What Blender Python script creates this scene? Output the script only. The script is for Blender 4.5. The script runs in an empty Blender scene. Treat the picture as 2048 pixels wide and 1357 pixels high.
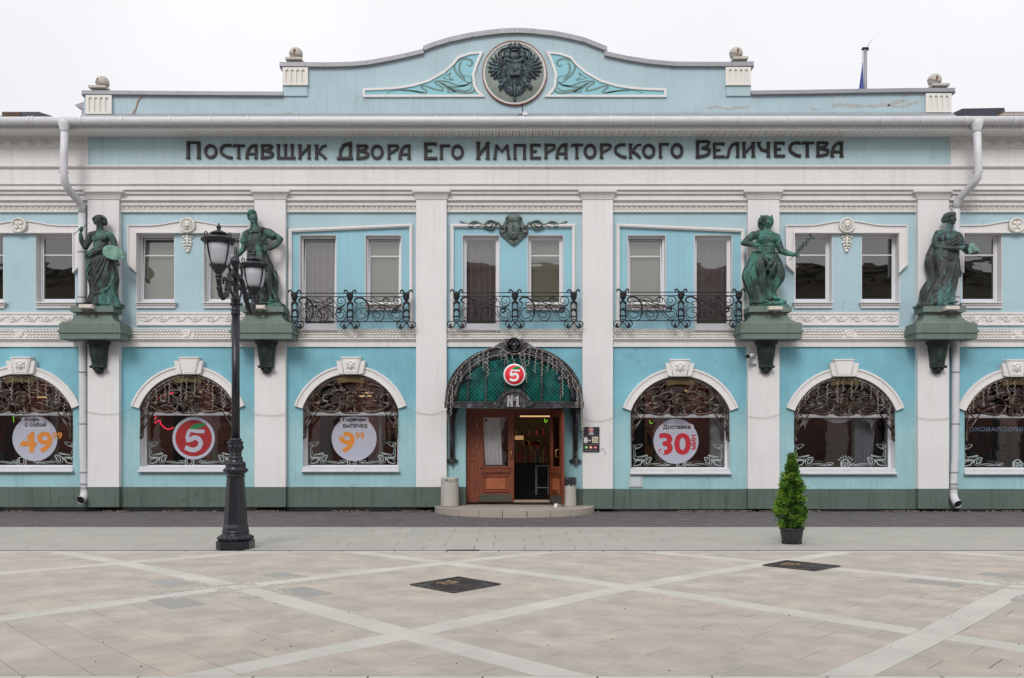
import bpy, bmesh, math, random
from mathutils import Vector, Matrix, Euler, noise
import numpy as np
random.seed(7)
R = math.radians
sc = bpy.context.scene
COL = sc.collection
# ---------------------------------------------------------------- camera
F, D, YH, CX, H = 1800.0, 22.5, 895.0, 1024.0, 1.6     # focal px, facade distance, horizon row, centre column, eye height
cam_d = bpy.data.cameras.new('camera')
cam_d.sensor_width = 36.0
cam_d.lens = 36.0 * F / 2048.0
cam_d.shift_y = (YH - 678.5) / 2048.0
cam_d.clip_end = 2000
cam_d.clip_start = 0.05
cam = bpy.data.objects.new('camera', cam_d)
COL.objects.link(cam)
cam.location = (0, -D, H)
cam.rotation_euler = (R(90), 0, 0)
sc.camera = cam
# ---------------------------------------------------------------- sky: overcast
SUN_EL, SUN_AZ = 38, 195
world = bpy.data.worlds.new('World')
sc.world = world
world.use_nodes = True
nt = world.node_tree
nt.nodes.clear()
out = nt.nodes.new('ShaderNodeOutputWorld')
bg = nt.nodes.new('ShaderNodeBackground')
sky = nt.nodes.new('ShaderNodeTexSky')
sky.sky_type = 'NISHITA'
sky.sun_disc = False
sky.sun_elevation = R(SUN_EL)
sky.sun_rotation = R(SUN_AZ)
bg.inputs['Strength'].default_value = 0.092
tc = nt.nodes.new('ShaderNodeTexCoord')
sep = nt.nodes.new('ShaderNodeSeparateXYZ')
nt.links.new(tc.outputs['Generated'], sep.inputs[0])
ramp = nt.nodes.new('ShaderNodeValToRGB')        # cloud layer: evenly bright, brighter towards the zenith
ramp.color_ramp.elements[0].position = 0.0
ramp.color_ramp.elements[0].color = (0.90, 0.905, 0.93, 1)
ramp.color_ramp.elements[1].position = 1.0
ramp.color_ramp.elements[1].color = (1.0, 1.0, 1.0, 1)
nt.links.new(sep.outputs[2], ramp.inputs[0])
mr = nt.nodes.new('ShaderNodeMapRange')
mr.inputs['From Min'].default_value = 0.0
mr.inputs['From Max'].default_value = 1.0
mr.inputs['To Min'].default_value = 9.3
mr.inputs['To Max'].default_value = 12.0
nt.links.new(sep.outputs[2], mr.inputs['Value'])
cn = nt.nodes.new('ShaderNodeTexNoise')
cn.inputs['Scale'].default_value = 2.2
cn.inputs['Detail'].default_value = 5
nt.links.new(tc.outputs['Generated'], cn.inputs['Vector'])
cmr = nt.nodes.new('ShaderNodeMapRange')
cmr.inputs['From Min'].default_value = 0.3
cmr.inputs['From Max'].default_value = 0.7
cmr.inputs['To Min'].default_value = 0.92
cmr.inputs['To Max'].default_value = 1.05
nt.links.new(cn.outputs['Fac'], cmr.inputs['Value'])
mul0 = nt.nodes.new('ShaderNodeMath'); mul0.operation = 'MULTIPLY'
nt.links.new(mr.outputs[0], mul0.inputs[0]); nt.links.new(cmr.outputs[0], mul0.inputs[1])
mul = nt.nodes.new('ShaderNodeVectorMath')
mul.operation = 'SCALE'
nt.links.new(ramp.outputs[0], mul.inputs[0])
nt.links.new(mul0.outputs[0], mul.inputs['Scale'])
mix = nt.nodes.new('ShaderNodeMix')
mix.data_type = 'RGBA'
mix.inputs['Factor'].default_value = 0.94
nt.links.new(sky.outputs[0], mix.inputs['A'])
nt.links.new(mul.outputs[0], mix.inputs['B'])
nt.links.new(mix.outputs['Result'], bg.inputs['Color'])
nt.links.new(bg.outputs[0], out.inputs[0])
# ---------------------------------------------------------------- sun (veiled by cloud)
sun_d = bpy.data.lights.new('sun', 'SUN')
sun_d.energy = 1.5
sun_d.angle = R(22)
sun_d.color = (1.0, 0.97, 0.93)
sun = bpy.data.objects.new('sun', sun_d)
COL.objects.link(sun)
sd = Vector((math.sin(R(SUN_AZ)) * math.cos(R(SUN_EL)), math.cos(R(SUN_AZ)) * math.cos(R(SUN_EL)), math.sin(R(SUN_EL))))
sun.rotation_euler = sd.to_track_quat('Z', 'Y').to_euler()
sun.location = sd * 60
vs = sc.view_settings
vs.view_transform = 'Standard'
vs.look = 'None'
vs.exposure = 0.14
vs.gamma = 1.0
vs.use_curve_mapping = False
sc.cycles.max_bounces = 6
sc.cycles.diffuse_bounces = 3
sc.cycles.transparent_max_bounces = 12
try:
    sc.cycles.use_denoising = True
except Exception:
    pass

# ================================================================ helpers
def W(px, py, y=0.0):
    """world point seen at pixel (px, py) of the photograph on the plane at this y"""
    d = D + y
    return Vector(((px - CX) * d / F, y, H - (py - YH) * d / F))
def WX(px, y=0.0): return (px - CX) * (D + y) / F
def WZ(py, y=0.0): return H - (py - YH) * (D + y) / F

def lin(r, g, b):
    f = lambda c: ((c / 255 + 0.055) / 1.055) ** 2.4 if c > 10 else c / 255 / 12.92
    return (f(r), f(g), f(b), 1.0)

class MB:
    """collects shapes, then links them as one mesh object"""
    def __init__(s):
        s.v = []; s.f = []; s.sm = []; s.tn = []; s.tone = 0.5
    def add(s, vs, fs, smooth=False):
        o = len(s.v)
        s.v += [tuple(p) for p in vs]
        for f in fs:
            s.f.append([i + o for i in f]); s.sm.append(smooth); s.tn.append(s.tone)
    def box(s, x0, x1, y0, y1, z0, z1):
        v = [(x0, y0, z0), (x1, y0, z0), (x1, y1, z0), (x0, y1, z0), (x0, y0, z1), (x1, y0, z1), (x1, y1, z1), (x0, y1, z1)]
        s.add(v, [(0, 1, 5, 4), (1, 2, 6, 5), (2, 3, 7, 6), (3, 0, 4, 7), (4, 5, 6, 7), (3, 2, 1, 0)])
    def bbox(s, x0, x1, y0, y1, z0, z1, b=0.01):
        """box with its front face chamfered by b"""
        v = [(x0, y1, z0), (x1, y1, z0), (x1, y1, z1), (x0, y1, z1),
             (x0, y0 + b, z0), (x1, y0 + b, z0), (x1, y0 + b, z1), (x0, y0 + b, z1),
             (x0 + b, y0, z0 + b), (x1 - b, y0, z0 + b), (x1 - b, y0, z1 - b), (x0 + b, y0, z1 - b)]
        f = [(8, 9, 10, 11), (3, 2, 1, 0)]
        for i in range(4):
            j = (i + 1) % 4
            f += [(4 + i, 4 + j, 8 + j, 8 + i), (i, j, 4 + j, 4 + i)]
        s.add(v, f)
    def pbox(s, px0, py0, px1, py1, yf, yb, b=0):
        x0, x1, z0, z1 = WX(px0, yf), WX(px1, yf), WZ(py1, yf), WZ(py0, yf)
        if b: s.bbox(x0, x1, yf, yb, z0, z1, b)
        else: s.box(x0, x1, yf, yb, z0, z1)
    def prism(s, pts, yf, yb, bev=0):
        """pts: (x, z) outline, counter-clockwise from the front"""
        a = sum(pts[i][0] * pts[(i + 1) % len(pts)][1] - pts[(i + 1) % len(pts)][0] * pts[i][1] for i in range(len(pts)))
        if a < 0: pts = pts[::-1]
        n = len(pts)
        v = [(p[0], yf, p[1]) for p in pts] + [(p[0], yb, p[1]) for p in pts]
        f = [tuple(range(n)), tuple(range(2 * n - 1, n - 1, -1))]
        f += [(i, i + n, (i + 1) % n + n, (i + 1) % n) for i in range(n)]
        s.add(v, f)
    def pprism(s, pts, yf, yb):
        s.prism([(WX(x, yf), WZ(y, yf)) for x, y in pts], yf, yb)
    def hprism(s, pts, z0, z1):
        """pts: (x, y) outline"""
        a = sum(pts[i][0] * pts[(i + 1) % len(pts)][1] - pts[(i + 1) % len(pts)][0] * pts[i][1] for i in range(len(pts)))
        if a < 0: pts = pts[::-1]
        n = len(pts)
        v = [(p[0], p[1], z1) for p in pts] + [(p[0], p[1], z0) for p in pts]
        f = [tuple(range(n)), tuple(range(2 * n - 1, n - 1, -1))]
        f += [(i, i + n, (i + 1) % n + n, (i + 1) % n) for i in range(n)]
        s.add(v, f)
    def tube(s, pts, r, n=6, caps=True, smooth=True):
        pts = [Vector(p) for p in pts]
        rs = r if isinstance(r, (list, tuple)) else [r] * len(pts)
        m = len(pts)
        if m < 2: return
        V = []
        up = Vector((0, 1, 0.01)).normalized()
        prev = None
        for i, p in enumerate(pts):
            t = (pts[min(i + 1, m - 1)] - pts[max(i - 1, 0)])
            if t.length < 1e-9: t = Vector((0, 0, 1))
            t.normalize()
            if prev is None:
                a = t.cross(up)
                if a.length < 1e-3: a = t.cross(Vector((1, 0, 0)))
            else:
                a = prev - t * prev.dot(t)
                if a.length < 1e-4: a = t.cross(up)
            a.normalize(); prev = a
            b = t.cross(a)
            for k in range(n):
                an = 2 * math.pi * k / n
                V.append(p + (a * math.cos(an) + b * math.sin(an)) * rs[i])
        fs = []
        for i in range(m - 1):
            for k in range(n):
                k2 = (k + 1) % n
                fs.append((i * n + k, (i + 1) * n + k, (i + 1) * n + k2, i * n + k2))
        s.add(V, fs, smooth)
        if caps:
            o = len(s.v) - len(V)
            s.f.append([o + k for k in range(n)]); s.sm.append(False); s.tn.append(s.tone)
            s.f.append([o + (m - 1) * n + k for k in range(n - 1, -1, -1)]); s.sm.append(False); s.tn.append(s.tone)
    def relief(s, pts, w, y, h, n=5, flat=False):
        """raised ribbon following the (x, z) points: half width w (number or list), back at y, crest h towards the viewer"""
        m = len(pts)
        if m < 2: return
        ws = w if isinstance(w, (list, tuple)) else [w] * m
        hs = h if isinstance(h, (list, tuple)) else [h] * m
        V = []
        for i, p in enumerate(pts):
            a, b = pts[max(i - 1, 0)], pts[min(i + 1, m - 1)]
            tx, tz = b[0] - a[0], b[1] - a[1]
            l = math.hypot(tx, tz) or 1
            nx, nz = -tz / l, tx / l
            for k in range(n):
                if flat:
                    u = (-1, -0.82, 0.82, 1)[k]; hh = (0, 1, 1, 0)[k]
                else:
                    an = math.pi * k / (n - 1)
                    u, hh = -math.cos(an), math.sin(an)
                V.append((p[0] + nx * u * ws[i], y - hh * hs[i], p[1] + nz * u * ws[i]))
        fs = []
        for i in range(m - 1):
            for k in range(n - 1):
                fs.append((i * n + k, (i + 1) * n + k, (i + 1) * n + k + 1, i * n + k + 1))
        fs.append(tuple(range(n)))
        fs.append(tuple((m - 1) * n + k for k in range(n - 1, -1, -1)))
        for i in range(m - 1):
            fs.append((i * n + n - 1, (i + 1) * n + n - 1, (i + 1) * n, i * n))
        s.add(V, fs, not flat)
    def lathe(s, prof, c, n=20, smooth=True, a0=0, squash=1.0, rot=0):
        V = []
        for r, z in prof:
            for k in range(n):
                a = rot + 2 * math.pi * k / n
                V.append((c[0] + r * math.cos(a), c[1] + r * math.sin(a) * squash, c[2] + z))
        m = len(prof)
        fs = []
        for i in range(m - 1):
            for k in range(n):
                k2 = (k + 1) % n
                fs.append((i * n + k, i * n + k2, (i + 1) * n + k2, (i + 1) * n + k))
        fs.append(tuple(range(n - 1, -1, -1)))
        fs.append(tuple((m - 1) * n + k for k in range(n)))
        s.add(V, fs, smooth)
        if True:
            s.sm[-1] = s.sm[-2] = False
    def ylathe(s, prof, c, n=32, smooth=True):
        """lathe about the y axis: prof of (radius, y)"""
        V = []
        for r, y in prof:
            for k in range(n):
                a = 2 * math.pi * k / n
                V.append((c[0] + r * math.cos(a), c[1] + y, c[2] + r * math.sin(a)))
        m = len(prof)
        fs = []
        for i in range(m - 1):
            for k in range(n):
                k2 = (k + 1) % n
                fs.append((i * n + k, (i + 1) * n + k, (i + 1) * n + k2, i * n + k2))
        fs.append(tuple(range(n)))
        fs.append(tuple((m - 1) * n + k for k in range(n - 1, -1, -1)))
        s.add(V, fs, smooth)
    def ell(s, c, r, n=10, m=7, rot=None):
        V = [Vector((0, 0, -1))]
        for i in range(1, m):
            la = -math.pi / 2 + math.pi * i / m
            for k in range(n):
                a = 2 * math.pi * k / n
                V.append(Vector((math.cos(la) * math.cos(a), math.cos(la) * math.sin(a), math.sin(la))))
        V.append(Vector((0, 0, 1)))
        fs = [(0, 1 + (k + 1) % n, 1 + k) for k in range(n)]
        for i in range(m - 2):
            for k in range(n):
                k2 = (k + 1) % n
                a = 1 + i * n
                fs.append((a + k, a + k2, a + n + k2, a + n + k))
        l = len(V) - 1
        fs += [(l, 1 + (m - 2) * n + k, 1 + (m - 2) * n + (k + 1) % n) for k in range(n)]
        out = []
        for p in V:
            q = Vector((p.x * r[0], p.y * r[1], p.z * r[2]))
            if rot is not None: q.rotate(rot)
            out.append(q + Vector(c))
        s.add(out, fs, True)
    def build(s, name, mat, parent=None, kind=None, link=True):
        me = bpy.data.meshes.new(name)
        off = Vector((0, 0, 0))
        p = parent
        while p is not None:
            off += p.location; p = p.parent
        me.from_pydata([(v[0] - off[0], v[1] - off[1], v[2] - off[2]) for v in s.v], [], s.f)
        me.polygons.foreach_set('use_smooth', s.sm)
        at = me.attributes.new('tone', 'FLOAT', 'FACE')
        at.data.foreach_set('value', s.tn)
        me.validate()
        if mat is not None: me.materials.append(mat)
        o = bpy.data.objects.new(name, me)
        COL.objects.link(o)
        if parent is not None: o.parent = parent
        if kind: o['kind'] = kind
        return o

def tag(o, label=None, cat=None, group=None, kind=None):
    if label: o['label'] = label
    if cat: o['category'] = cat
    if group: o['group'] = group
    if kind: o['kind'] = kind
    return o
def thing(name, label, cat, loc=(0, 0, 0), group=None):
    o = bpy.data.objects.new(name, None)
    COL.objects.link(o)
    o.location = loc
    o.empty_display_size = 0.2
    return tag(o, label, cat, group)
def copy_thing(root, delta, label=None):
    r = root.copy(); COL.objects.link(r); r.location = root.location + Vector(delta)
    if label: r['label'] = label
    for ch in list(root.children):
        c = ch.copy(); COL.objects.link(c); c.parent = r
        for g in list(ch.children):
            d = g.copy(); COL.objects.link(d); d.parent = c
    return r
def spline(pts, n=6, closed=False):
    """Catmull-Rom through the points"""
    P = [tuple(p) for p in pts]
    m = len(P)
    out = []
    rng = range(m if closed else m - 1)
    for i in rng:
        p0 = P[(i - 1) % m] if closed or i > 0 else P[i]
        p1, p2 = P[i], P[(i + 1) % m]
        p3 = P[(i + 2) % m] if closed or i + 2 < m else P[(i + 1) % m]
        for k in range(n):
            t = k / n
            out.append(tuple(0.5 * (2 * b + (c - a) * t + (2 * a - 5 * b + 4 * c - d) * t * t + (3 * b - a - 3 * c + d) * t ** 3)
                             for a, b, c, d in zip(p0, p1, p2, p3)))
    if not closed: out.append(P[-1])
    return out
def spiral(cx, cz, r0, r1, a0, turns, n=None):
    """a0 in degrees; positive turns go counter-clockwise; from r0 to r1"""
    n = n or max(8, int(abs(turns) * 16))
    return [(cx + (r0 + (r1 - r0) * k / n) * math.cos(R(a0) + 2 * math.pi * turns * k / n),
             cz + (r0 + (r1 - r0) * k / n) * math.sin(R(a0) + 2 * math.pi * turns * k / n)) for k in range(n + 1)]
def taper(n, w, a=0.25, b=0.25, mn=0.3):
    out = []
    for i in range(n):
        t = i / max(1, n - 1)
        f = min(1, mn + (1 - mn) * t / a if a else 1, mn + (1 - mn) * (1 - t) / b if b else 1)
        out.append(w * f)
    return out

# ================================================================ materials
def new_mat(name):
    m = bpy.data.materials.new(name)
    m.use_nodes = True
    n = m.node_tree
    b = n.nodes['Principled BSDF']
    return m, n, b
def N(n, t, **kw):
    x = n.nodes.new(t)
    for k, v in kw.items(): setattr(x, k, v)
    return x
def coords(n, scale=(1, 1, 1), obj=True):
    t = N(n, 'ShaderNodeTexCoord'); mp = N(n, 'ShaderNodeMapping')
    mp.inputs['Scale'].default_value = scale
    n.links.new(t.outputs['Object'], mp.inputs['Vector'])
    return mp.outputs[0]
def noise_tex(n, vec, scale, detail=4, rough=0.6):
    t = N(n, 'ShaderNodeTexNoise')
    t.inputs['Scale'].default_value = scale; t.inputs['Detail'].default_value = detail; t.inputs['Roughness'].default_value = rough
    n.links.new(vec, t.inputs['Vector'])
    return t.outputs['Fac']
def rng(n, v, a, b, c=0.0, d=1.0):
    t = N(n, 'ShaderNodeMapRange')
    for k, x in zip(('From Min', 'From Max', 'To Min', 'To Max'), (a, b, c, d)): t.inputs[k].default_value = x
    n.links.new(v, t.inputs['Value'])
    return t.outputs[0]
def mixc(n, fac, a, b, mode='MIX'):
    t = N(n, 'ShaderNodeMix', data_type='RGBA', blend_type=mode)
    for s, v in (('Factor', fac), ('A', a), ('B', b)):
        i = t.inputs[s]
        if s == 'Factor': i = t.inputs[0]
        elif s == 'A': i = t.inputs[6]
        else: i = t.inputs[7]
        if hasattr(v, 'links') or isinstance(v, bpy.types.NodeSocket): n.links.new(v, i)
        else: i.default_value = v
    return t.outputs[2]
def mul2(n, a, b):
    t = N(n, 'ShaderNodeMath', operation='MULTIPLY')
    for i, v in enumerate((a, b)):
        if isinstance(v, bpy.types.NodeSocket): n.links.new(v, t.inputs[i])
        else: t.inputs[i].default_value = v
    return t.outputs[0]
def bump(n, b, h, strength=0.3, dist=0.01):
    t = N(n, 'ShaderNodeBump')
    t.inputs['Strength'].default_value = strength; t.inputs['Distance'].default_value = dist
    n.links.new(h, t.inputs['Height'])
    n.links.new(t.outputs[0], b.inputs['Normal'])
def scale_col(c, k): return (min(1, c[0] * k), min(1, c[1] * k), min(1, c[2] * k), 1)

def paint(name, col, rough=0.75, dirt=0.35, dirt_col=None, streak=0.35, bmp=0.25, grain=60, blotch=0.12, lower=None, zsplit=2.5, crack=False):
    """weathered masonry paint"""
    m, n, b = new_mat(name)
    v = coords(n)
    base = col
    big = noise_tex(n, v, 0.9, 5, 0.62)
    c = mixc(n, rng(n, big, 0.3, 0.7), scale_col(col, 1 - blotch), scale_col(col, 1 + blotch * 0.6))
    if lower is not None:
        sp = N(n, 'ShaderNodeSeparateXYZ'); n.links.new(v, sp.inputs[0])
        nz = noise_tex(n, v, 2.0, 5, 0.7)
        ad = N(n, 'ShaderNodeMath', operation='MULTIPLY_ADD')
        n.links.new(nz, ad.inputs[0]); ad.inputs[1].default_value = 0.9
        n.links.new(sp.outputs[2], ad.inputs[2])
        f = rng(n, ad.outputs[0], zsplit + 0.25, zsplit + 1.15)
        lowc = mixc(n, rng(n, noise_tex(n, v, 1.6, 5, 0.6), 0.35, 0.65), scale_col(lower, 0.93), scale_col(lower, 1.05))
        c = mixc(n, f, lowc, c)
    sv = coords(n, (7.0, 7.0, 0.35))
    st = noise_tex(n, sv, 1.6, 6, 0.65)
    dc = dirt_col or scale_col(col, 0.55)
    c = mixc(n, mul2(n, rng(n, st, 0.52, 0.8), streak), c, dc)
    sp2 = noise_tex(n, v, 5.5, 8, 0.75)
    c = mixc(n, mul2(n, rng(n, sp2, 0.56, 0.8), dirt), c, dc)
    if crack:
        vo = N(n, 'ShaderNodeTexVoronoi', feature='DISTANCE_TO_EDGE')
        vo.inputs['Scale'].default_value = 0.55
        dv = N(n, 'ShaderNodeVectorMath', operation='ADD')
        nn = N(n, 'ShaderNodeTexNoise'); nn.inputs['Scale'].default_value = 1.7; nn.inputs['Detail'].default_value = 8
        n.links.new(v, nn.inputs['Vector'])
        n.links.new(v, dv.inputs[0]); n.links.new(nn.outputs['Color'], dv.inputs[1])
        n.links.new(dv.outputs[0], vo.inputs['Vector'])
        ck = rng(n, vo.outputs['Distance'], 0.0, 0.006, 1.0, 0.0)
        gate = rng(n, noise_tex(n, v, 0.7, 2), 0.55, 0.62)
        c = mixc(n, mul2(n, mul2(n, ck, gate), 0.5), c, scale_col(col, 0.4))
    n.links.new(c, b.inputs['Base Color'])
    b.inputs['Roughness'].default_value = rough
    g = noise_tex(n, v, grain, 6, 0.7)
    bump(n, b, g, bmp, 0.006)
    return m
def plain(name, col, rough=0.5, metal=0.0, var=0.15, scale=6, bmp=0.1, bscale=40, spec=0.5):
    m, n, b = new_mat(name)
    v = coords(n)
    c = mixc(n, rng(n, noise_tex(n, v, scale, 6, 0.65), 0.3, 0.7), scale_col(col, 1 - var), scale_col(col, 1 + var))
    n.links.new(c, b.inputs['Base Color'])
    b.inputs['Roughness'].default_value = rough
    b.inputs['Metallic'].default_value = metal
    b.inputs['Specular IOR Level'].default_value = spec
    if bmp: bump(n, b, noise_tex(n, v, bscale, 5, 0.6), bmp, 0.004)
    return m
def emit(name, col, s):
    m, n, b = new_mat(name)
    b.inputs['Base Color'].default_value = (0, 0, 0, 1)
    b.inputs['Emission Color'].default_value = col
    b.inputs['Emission Strength'].default_value = s
    return m
def glass(name, refl=0.12, tint=(0.85, 0.88, 0.88, 1), wave=0.0, wscale=1.4, rough=0.0):
    m, n, b = new_mat(name)
    n.nodes.remove(b)
    o = n.nodes['Material Output']
    tr = N(n, 'ShaderNodeBsdfTransparent'); tr.inputs[0].default_value = tint
    gl = N(n, 'ShaderNodeBsdfGlossy'); gl.inputs['Roughness'].default_value = rough
    fr = N(n, 'ShaderNodeFresnel'); fr.inputs[0].default_value = 1.5
    ad = N(n, 'ShaderNodeMath', operation='ADD'); ad.inputs[1].default_value = refl; ad.use_clamp = True
    n.links.new(fr.outputs[0], ad.inputs[0])
    mx = N(n, 'ShaderNodeMixShader')
    n.links.new(ad.outputs[0], mx.inputs[0]); n.links.new(tr.outputs[0], mx.inputs[1]); n.links.new(gl.outputs[0], mx.inputs[2])
    n.links.new(mx.outputs[0], o.inputs[0])
    if wave:
        v = coords(n, (1, 1, 2.2))
        t = N(n, 'ShaderNodeBump'); t.inputs['Strength'].default_value = 1.0; t.inputs['Distance'].default_value = wave
        n.links.new(noise_tex(n, v, wscale, 2, 0.4), t.inputs['Height'])
        n.links.new(t.outputs[0], gl.inputs['Normal'])
    return m
def bronze(name, dark, green, amt=0.5, rough=0.5, scale=3.0, metal=0.55):
    """bronze with verdigris lying in runs and patches"""
    m, n, b = new_mat(name)
    v = coords(n, (1, 1, 0.45))
    a = noise_tex(n, v, scale, 9, 0.72)
    f = rng(n, a, 0.62 - 0.25 * amt, 0.74 - 0.25 * amt)
    v2 = coords(n)
    a2 = noise_tex(n, v2, scale * 9, 8, 0.85)
    f2 = mul2(n, f, rng(n, a2, 0.4, 0.56, 0.15, 1.0))
    c0 = mixc(n, rng(n, noise_tex(n, v2, 8, 6), 0.3, 0.7), scale_col(dark, 0.55), scale_col(dark, 1.6))
    c = mixc(n, f2, c0, green)
    n.links.new(c, b.inputs['Base Color'])
    mt = N(n, 'ShaderNodeMath', operation='MULTIPLY_ADD')
    n.links.new(f2, mt.inputs[0]); mt.inputs[1].default_value = -metal; mt.inputs[2].default_value = metal
    n.links.new(mt.outputs[0], b.inputs['Metallic'])
    n.links.new(rng(n, f2, 0, 1, rough, 0.85), b.inputs['Roughness'])
    bump(n, b, noise_tex(n, v2, 22, 8, 0.7), 0.7, 0.018)
    return m

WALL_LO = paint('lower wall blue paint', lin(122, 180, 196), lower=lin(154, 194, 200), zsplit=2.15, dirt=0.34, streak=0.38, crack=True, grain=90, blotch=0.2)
WALL_UP = paint('upper wall pale blue paint', lin(170, 196, 206), dirt=0.24, streak=0.3, crack=True, grain=90, blotch=0.07)
WALL_MID = paint('panel blue paint', lin(146, 192, 208), dirt=0.24, streak=0.3, crack=True, grain=90, blotch=0.08)
WALL_SIGN = paint('sign panel grey blue paint', lin(172, 196, 202), dirt=0.25, streak=0.4, grain=90, blotch=0.08)
WALL_PAR = paint('parapet pale blue paint', lin(172, 194, 203), dirt=0.32, streak=0.45, crack=True, grain=90, lower=None, blotch=0.09, dirt_col=lin(150, 150, 140))
PIL = paint('pilaster white paint', lin(222, 220, 221), dirt=0.26, streak=0.3, dirt_col=lin(176, 166, 156), blotch=0.05, grain=70)
TRIM = paint('cream trim paint', lin(223, 220, 220), dirt=0.22, streak=0.3, dirt_col=lin(158, 142, 130), blotch=0.05, grain=60)
CARVE = paint('carved white plaster', lin(224, 221, 216), dirt=0.3, streak=0.15, dirt_col=lin(168, 150, 135), blotch=0.05)
PLINTH = paint('dark green plinth render', lin(88, 104, 96), dirt=0.85, streak=0.7, dirt_col=lin(48, 54, 50), blotch=0.12, bmp=1.0, grain=26)
TAR = paint('black waterproofing', lin(10, 9, 9), dirt=0.35, streak=0.1, dirt_col=lin(74, 60, 50), bmp=1.0, grain=14)
WFRAME = plain('white window frame', lin(222, 222, 228), 0.35, var=0.03, scale=3, bmp=0)
GREYMETAL = plain('grey sheet metal', lin(150, 150, 156), 0.45, 0.1, var=0.1, scale=3, bmp=0.05)
WHITEMETAL = plain('white painted metal', lin(204, 205, 210), 0.4, 0.0, var=0.07, scale=4, bmp=0.05)
SOFFIT = plain('soffit board', lin(232, 230, 228), 0.5, var=0.05, scale=3, bmp=0)
PEDG = paint('green grey cornice paint', lin(106, 122, 114), dirt=0.5, streak=0.6, dirt_col=lin(54, 66, 60), blotch=0.12, grain=40)
BRON1 = bronze('dark bronze with green patches', lin(50, 56, 53), lin(88, 146, 138), 0.5, metal=.25)
BRON3 = bronze('green bronze', lin(48, 62, 56), lin(84, 148, 136), 0.62, metal=.25)
BRON4 = bronze('brown bronze with pale green', lin(50, 54, 52), lin(94, 144, 142), 0.5, metal=.25)
MASKM = bronze('grey green bronze', lin(96, 106, 102), lin(110, 126, 118), 0.5, 0.6, metal=0.1)
EAGLEM = bronze('blackened bronze eagle', lin(62, 70, 76), lin(104, 134, 140), 0.5, 0.5, 9.0, .25)
DISCM = plain('grey green medallion disc', lin(140, 152, 144), 0.7, var=0.15, scale=2.5)
COPPER = plain('copper rim', lin(150, 110, 88), 0.5, 0.4, var=0.2)
IRON = plain('black iron', lin(34, 32, 36), 0.5, 0.3, var=0.3, scale=12, bmp=0.4)
GRILLE = bronze('brown iron grille', lin(74, 56, 48), lin(140, 134, 130), 0.5, 0.28, 9.0, 0.8)
CANOPY = bronze('forged canopy metal', lin(66, 62, 66), lin(122, 134, 142), 0.42, 0.35, 5.0, 0.7)
LAMPB = plain('black lamp post paint', lin(34, 34, 42), 0.32, 0.2, var=0.15, scale=8, bmp=0.1)
LETTER = plain('dark brown letters', lin(32, 20, 22), 0.5, 0.1, var=0.2, scale=10)
BLIND = plain('beige roller blind', lin(166, 162, 146), 0.8, var=0.03, scale=2, bmp=0)
CURT = plain('mauve curtain', lin(144, 126, 132), 0.85, var=0.06, scale=3, bmp=0)
GLASS_UP = glass('upper window glass', 0.09, (.94, .95, .94, 1), wave=0.0035, wscale=.8)
GLASS_WAVY = glass('wavy upper window glass', 0.12, (0.7, 0.7, 0.7, 1), wave=0.006, wscale=1.0)
GLASS_SHOP = glass('shop window glass', 0.10, (0.95, 0.96, 0.97, 1), wave=0.004, wscale=1.0)
WOOD = None
# ================================================================ BUILDING
bld = thing('shop_building', 'two storey pale blue and white building with arched shop windows and curved parapet', 'building', (0, 0.0, 0))
PL = [(175, 238), (509, 571), (832, 893), (1165, 1226), (1496, 1559), (1836, 1898)]   # pilaster edges
XL, XR = -420, 2470                       # how far the facade runs past the frame
allp = [(-158, -96)] + PL + [(2172, 2234)]
def plinth_y(px): return 974.5 if px < 1050 else 978.0
# ---- ground floor blue wall, bay by bay
ARCH = [  # centre, springing half width, foot row, top row of opening, sill top, sill bottom, archivolt outer extra, keystone with face
    dict(c=41, hw=105, dy=0, face=True), dict(c=377, hw=97, dy=0, face=False), dict(c=701.5, hw=95.5, dy=0, face=True),
    dict(c=1360, hw=99, dy=4.5, face=True), dict(c=1689, hw=101, dy=4.5, face=False), dict(c=2033, hw=104, dy=5, face=True)]
def arch_pts(c, hw, foot, top, n=22, extra=0):
    """points of the arch from left foot to right foot, photo px"""
    s = foot - top
    r = (hw * hw + s * s) / (2 * s)
    cy = top + r
    r += extra
    cyy = cy
    a = math.acos(max(-1, min(1, hw / (r - extra)))) if s < r else 0
    a = math.asin((cy - foot) / (r - extra))
    return [(c - r * math.cos(a + (math.pi - 2 * a) * k / n), cyy - r * math.sin(a + (math.pi - 2 * a) * k / n)) for k in range(n + 1)]
WT = 0.34    # wall thickness
GTOP = 694
mb = MB()
gb = [(-96, 175), (238, 509), (571, 832), (1226, 1496), (1559, 1836), (1898, 2172)]
for (x0, x1), A in zip(gb, ARCH):
    c, hw, dy = A['c'], A['hw'], A['dy']
    sill = 934 + dy
    foot, top = 817 + dy, 748 + dy
    arc = arch_pts(c, hw, foot, top)
    # above the sill: wall with the arched notch
    pts = [(x0 - 3, sill), (x0 - 3, GTOP - 6), (x1 + 3, GTOP - 6), (x1 + 3, sill), (c + hw, sill)] + arc[::-1] + [(c - hw, sill)]
    mb.pprism(pts, 0, WT)
    mb.pbox(x0 - 3, sill, x1 + 3, 984, 0.0, WT)
# entrance bay: wall round the door
mb.pbox(890, GTOP - 6, 1168, 817, 0, WT)
mb.pbox(890, 817, 931.5, 984, 0, WT)
mb.pbox(1127, 817, 1168, 984, 0, WT)
mb.pbox(XL, GTOP - 6, -158, 984, 0, WT)
mb.pbox(2234, GTOP - 6, XR, 984, 0, WT)
mb.build('wall', WALL_LO, bld)
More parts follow.
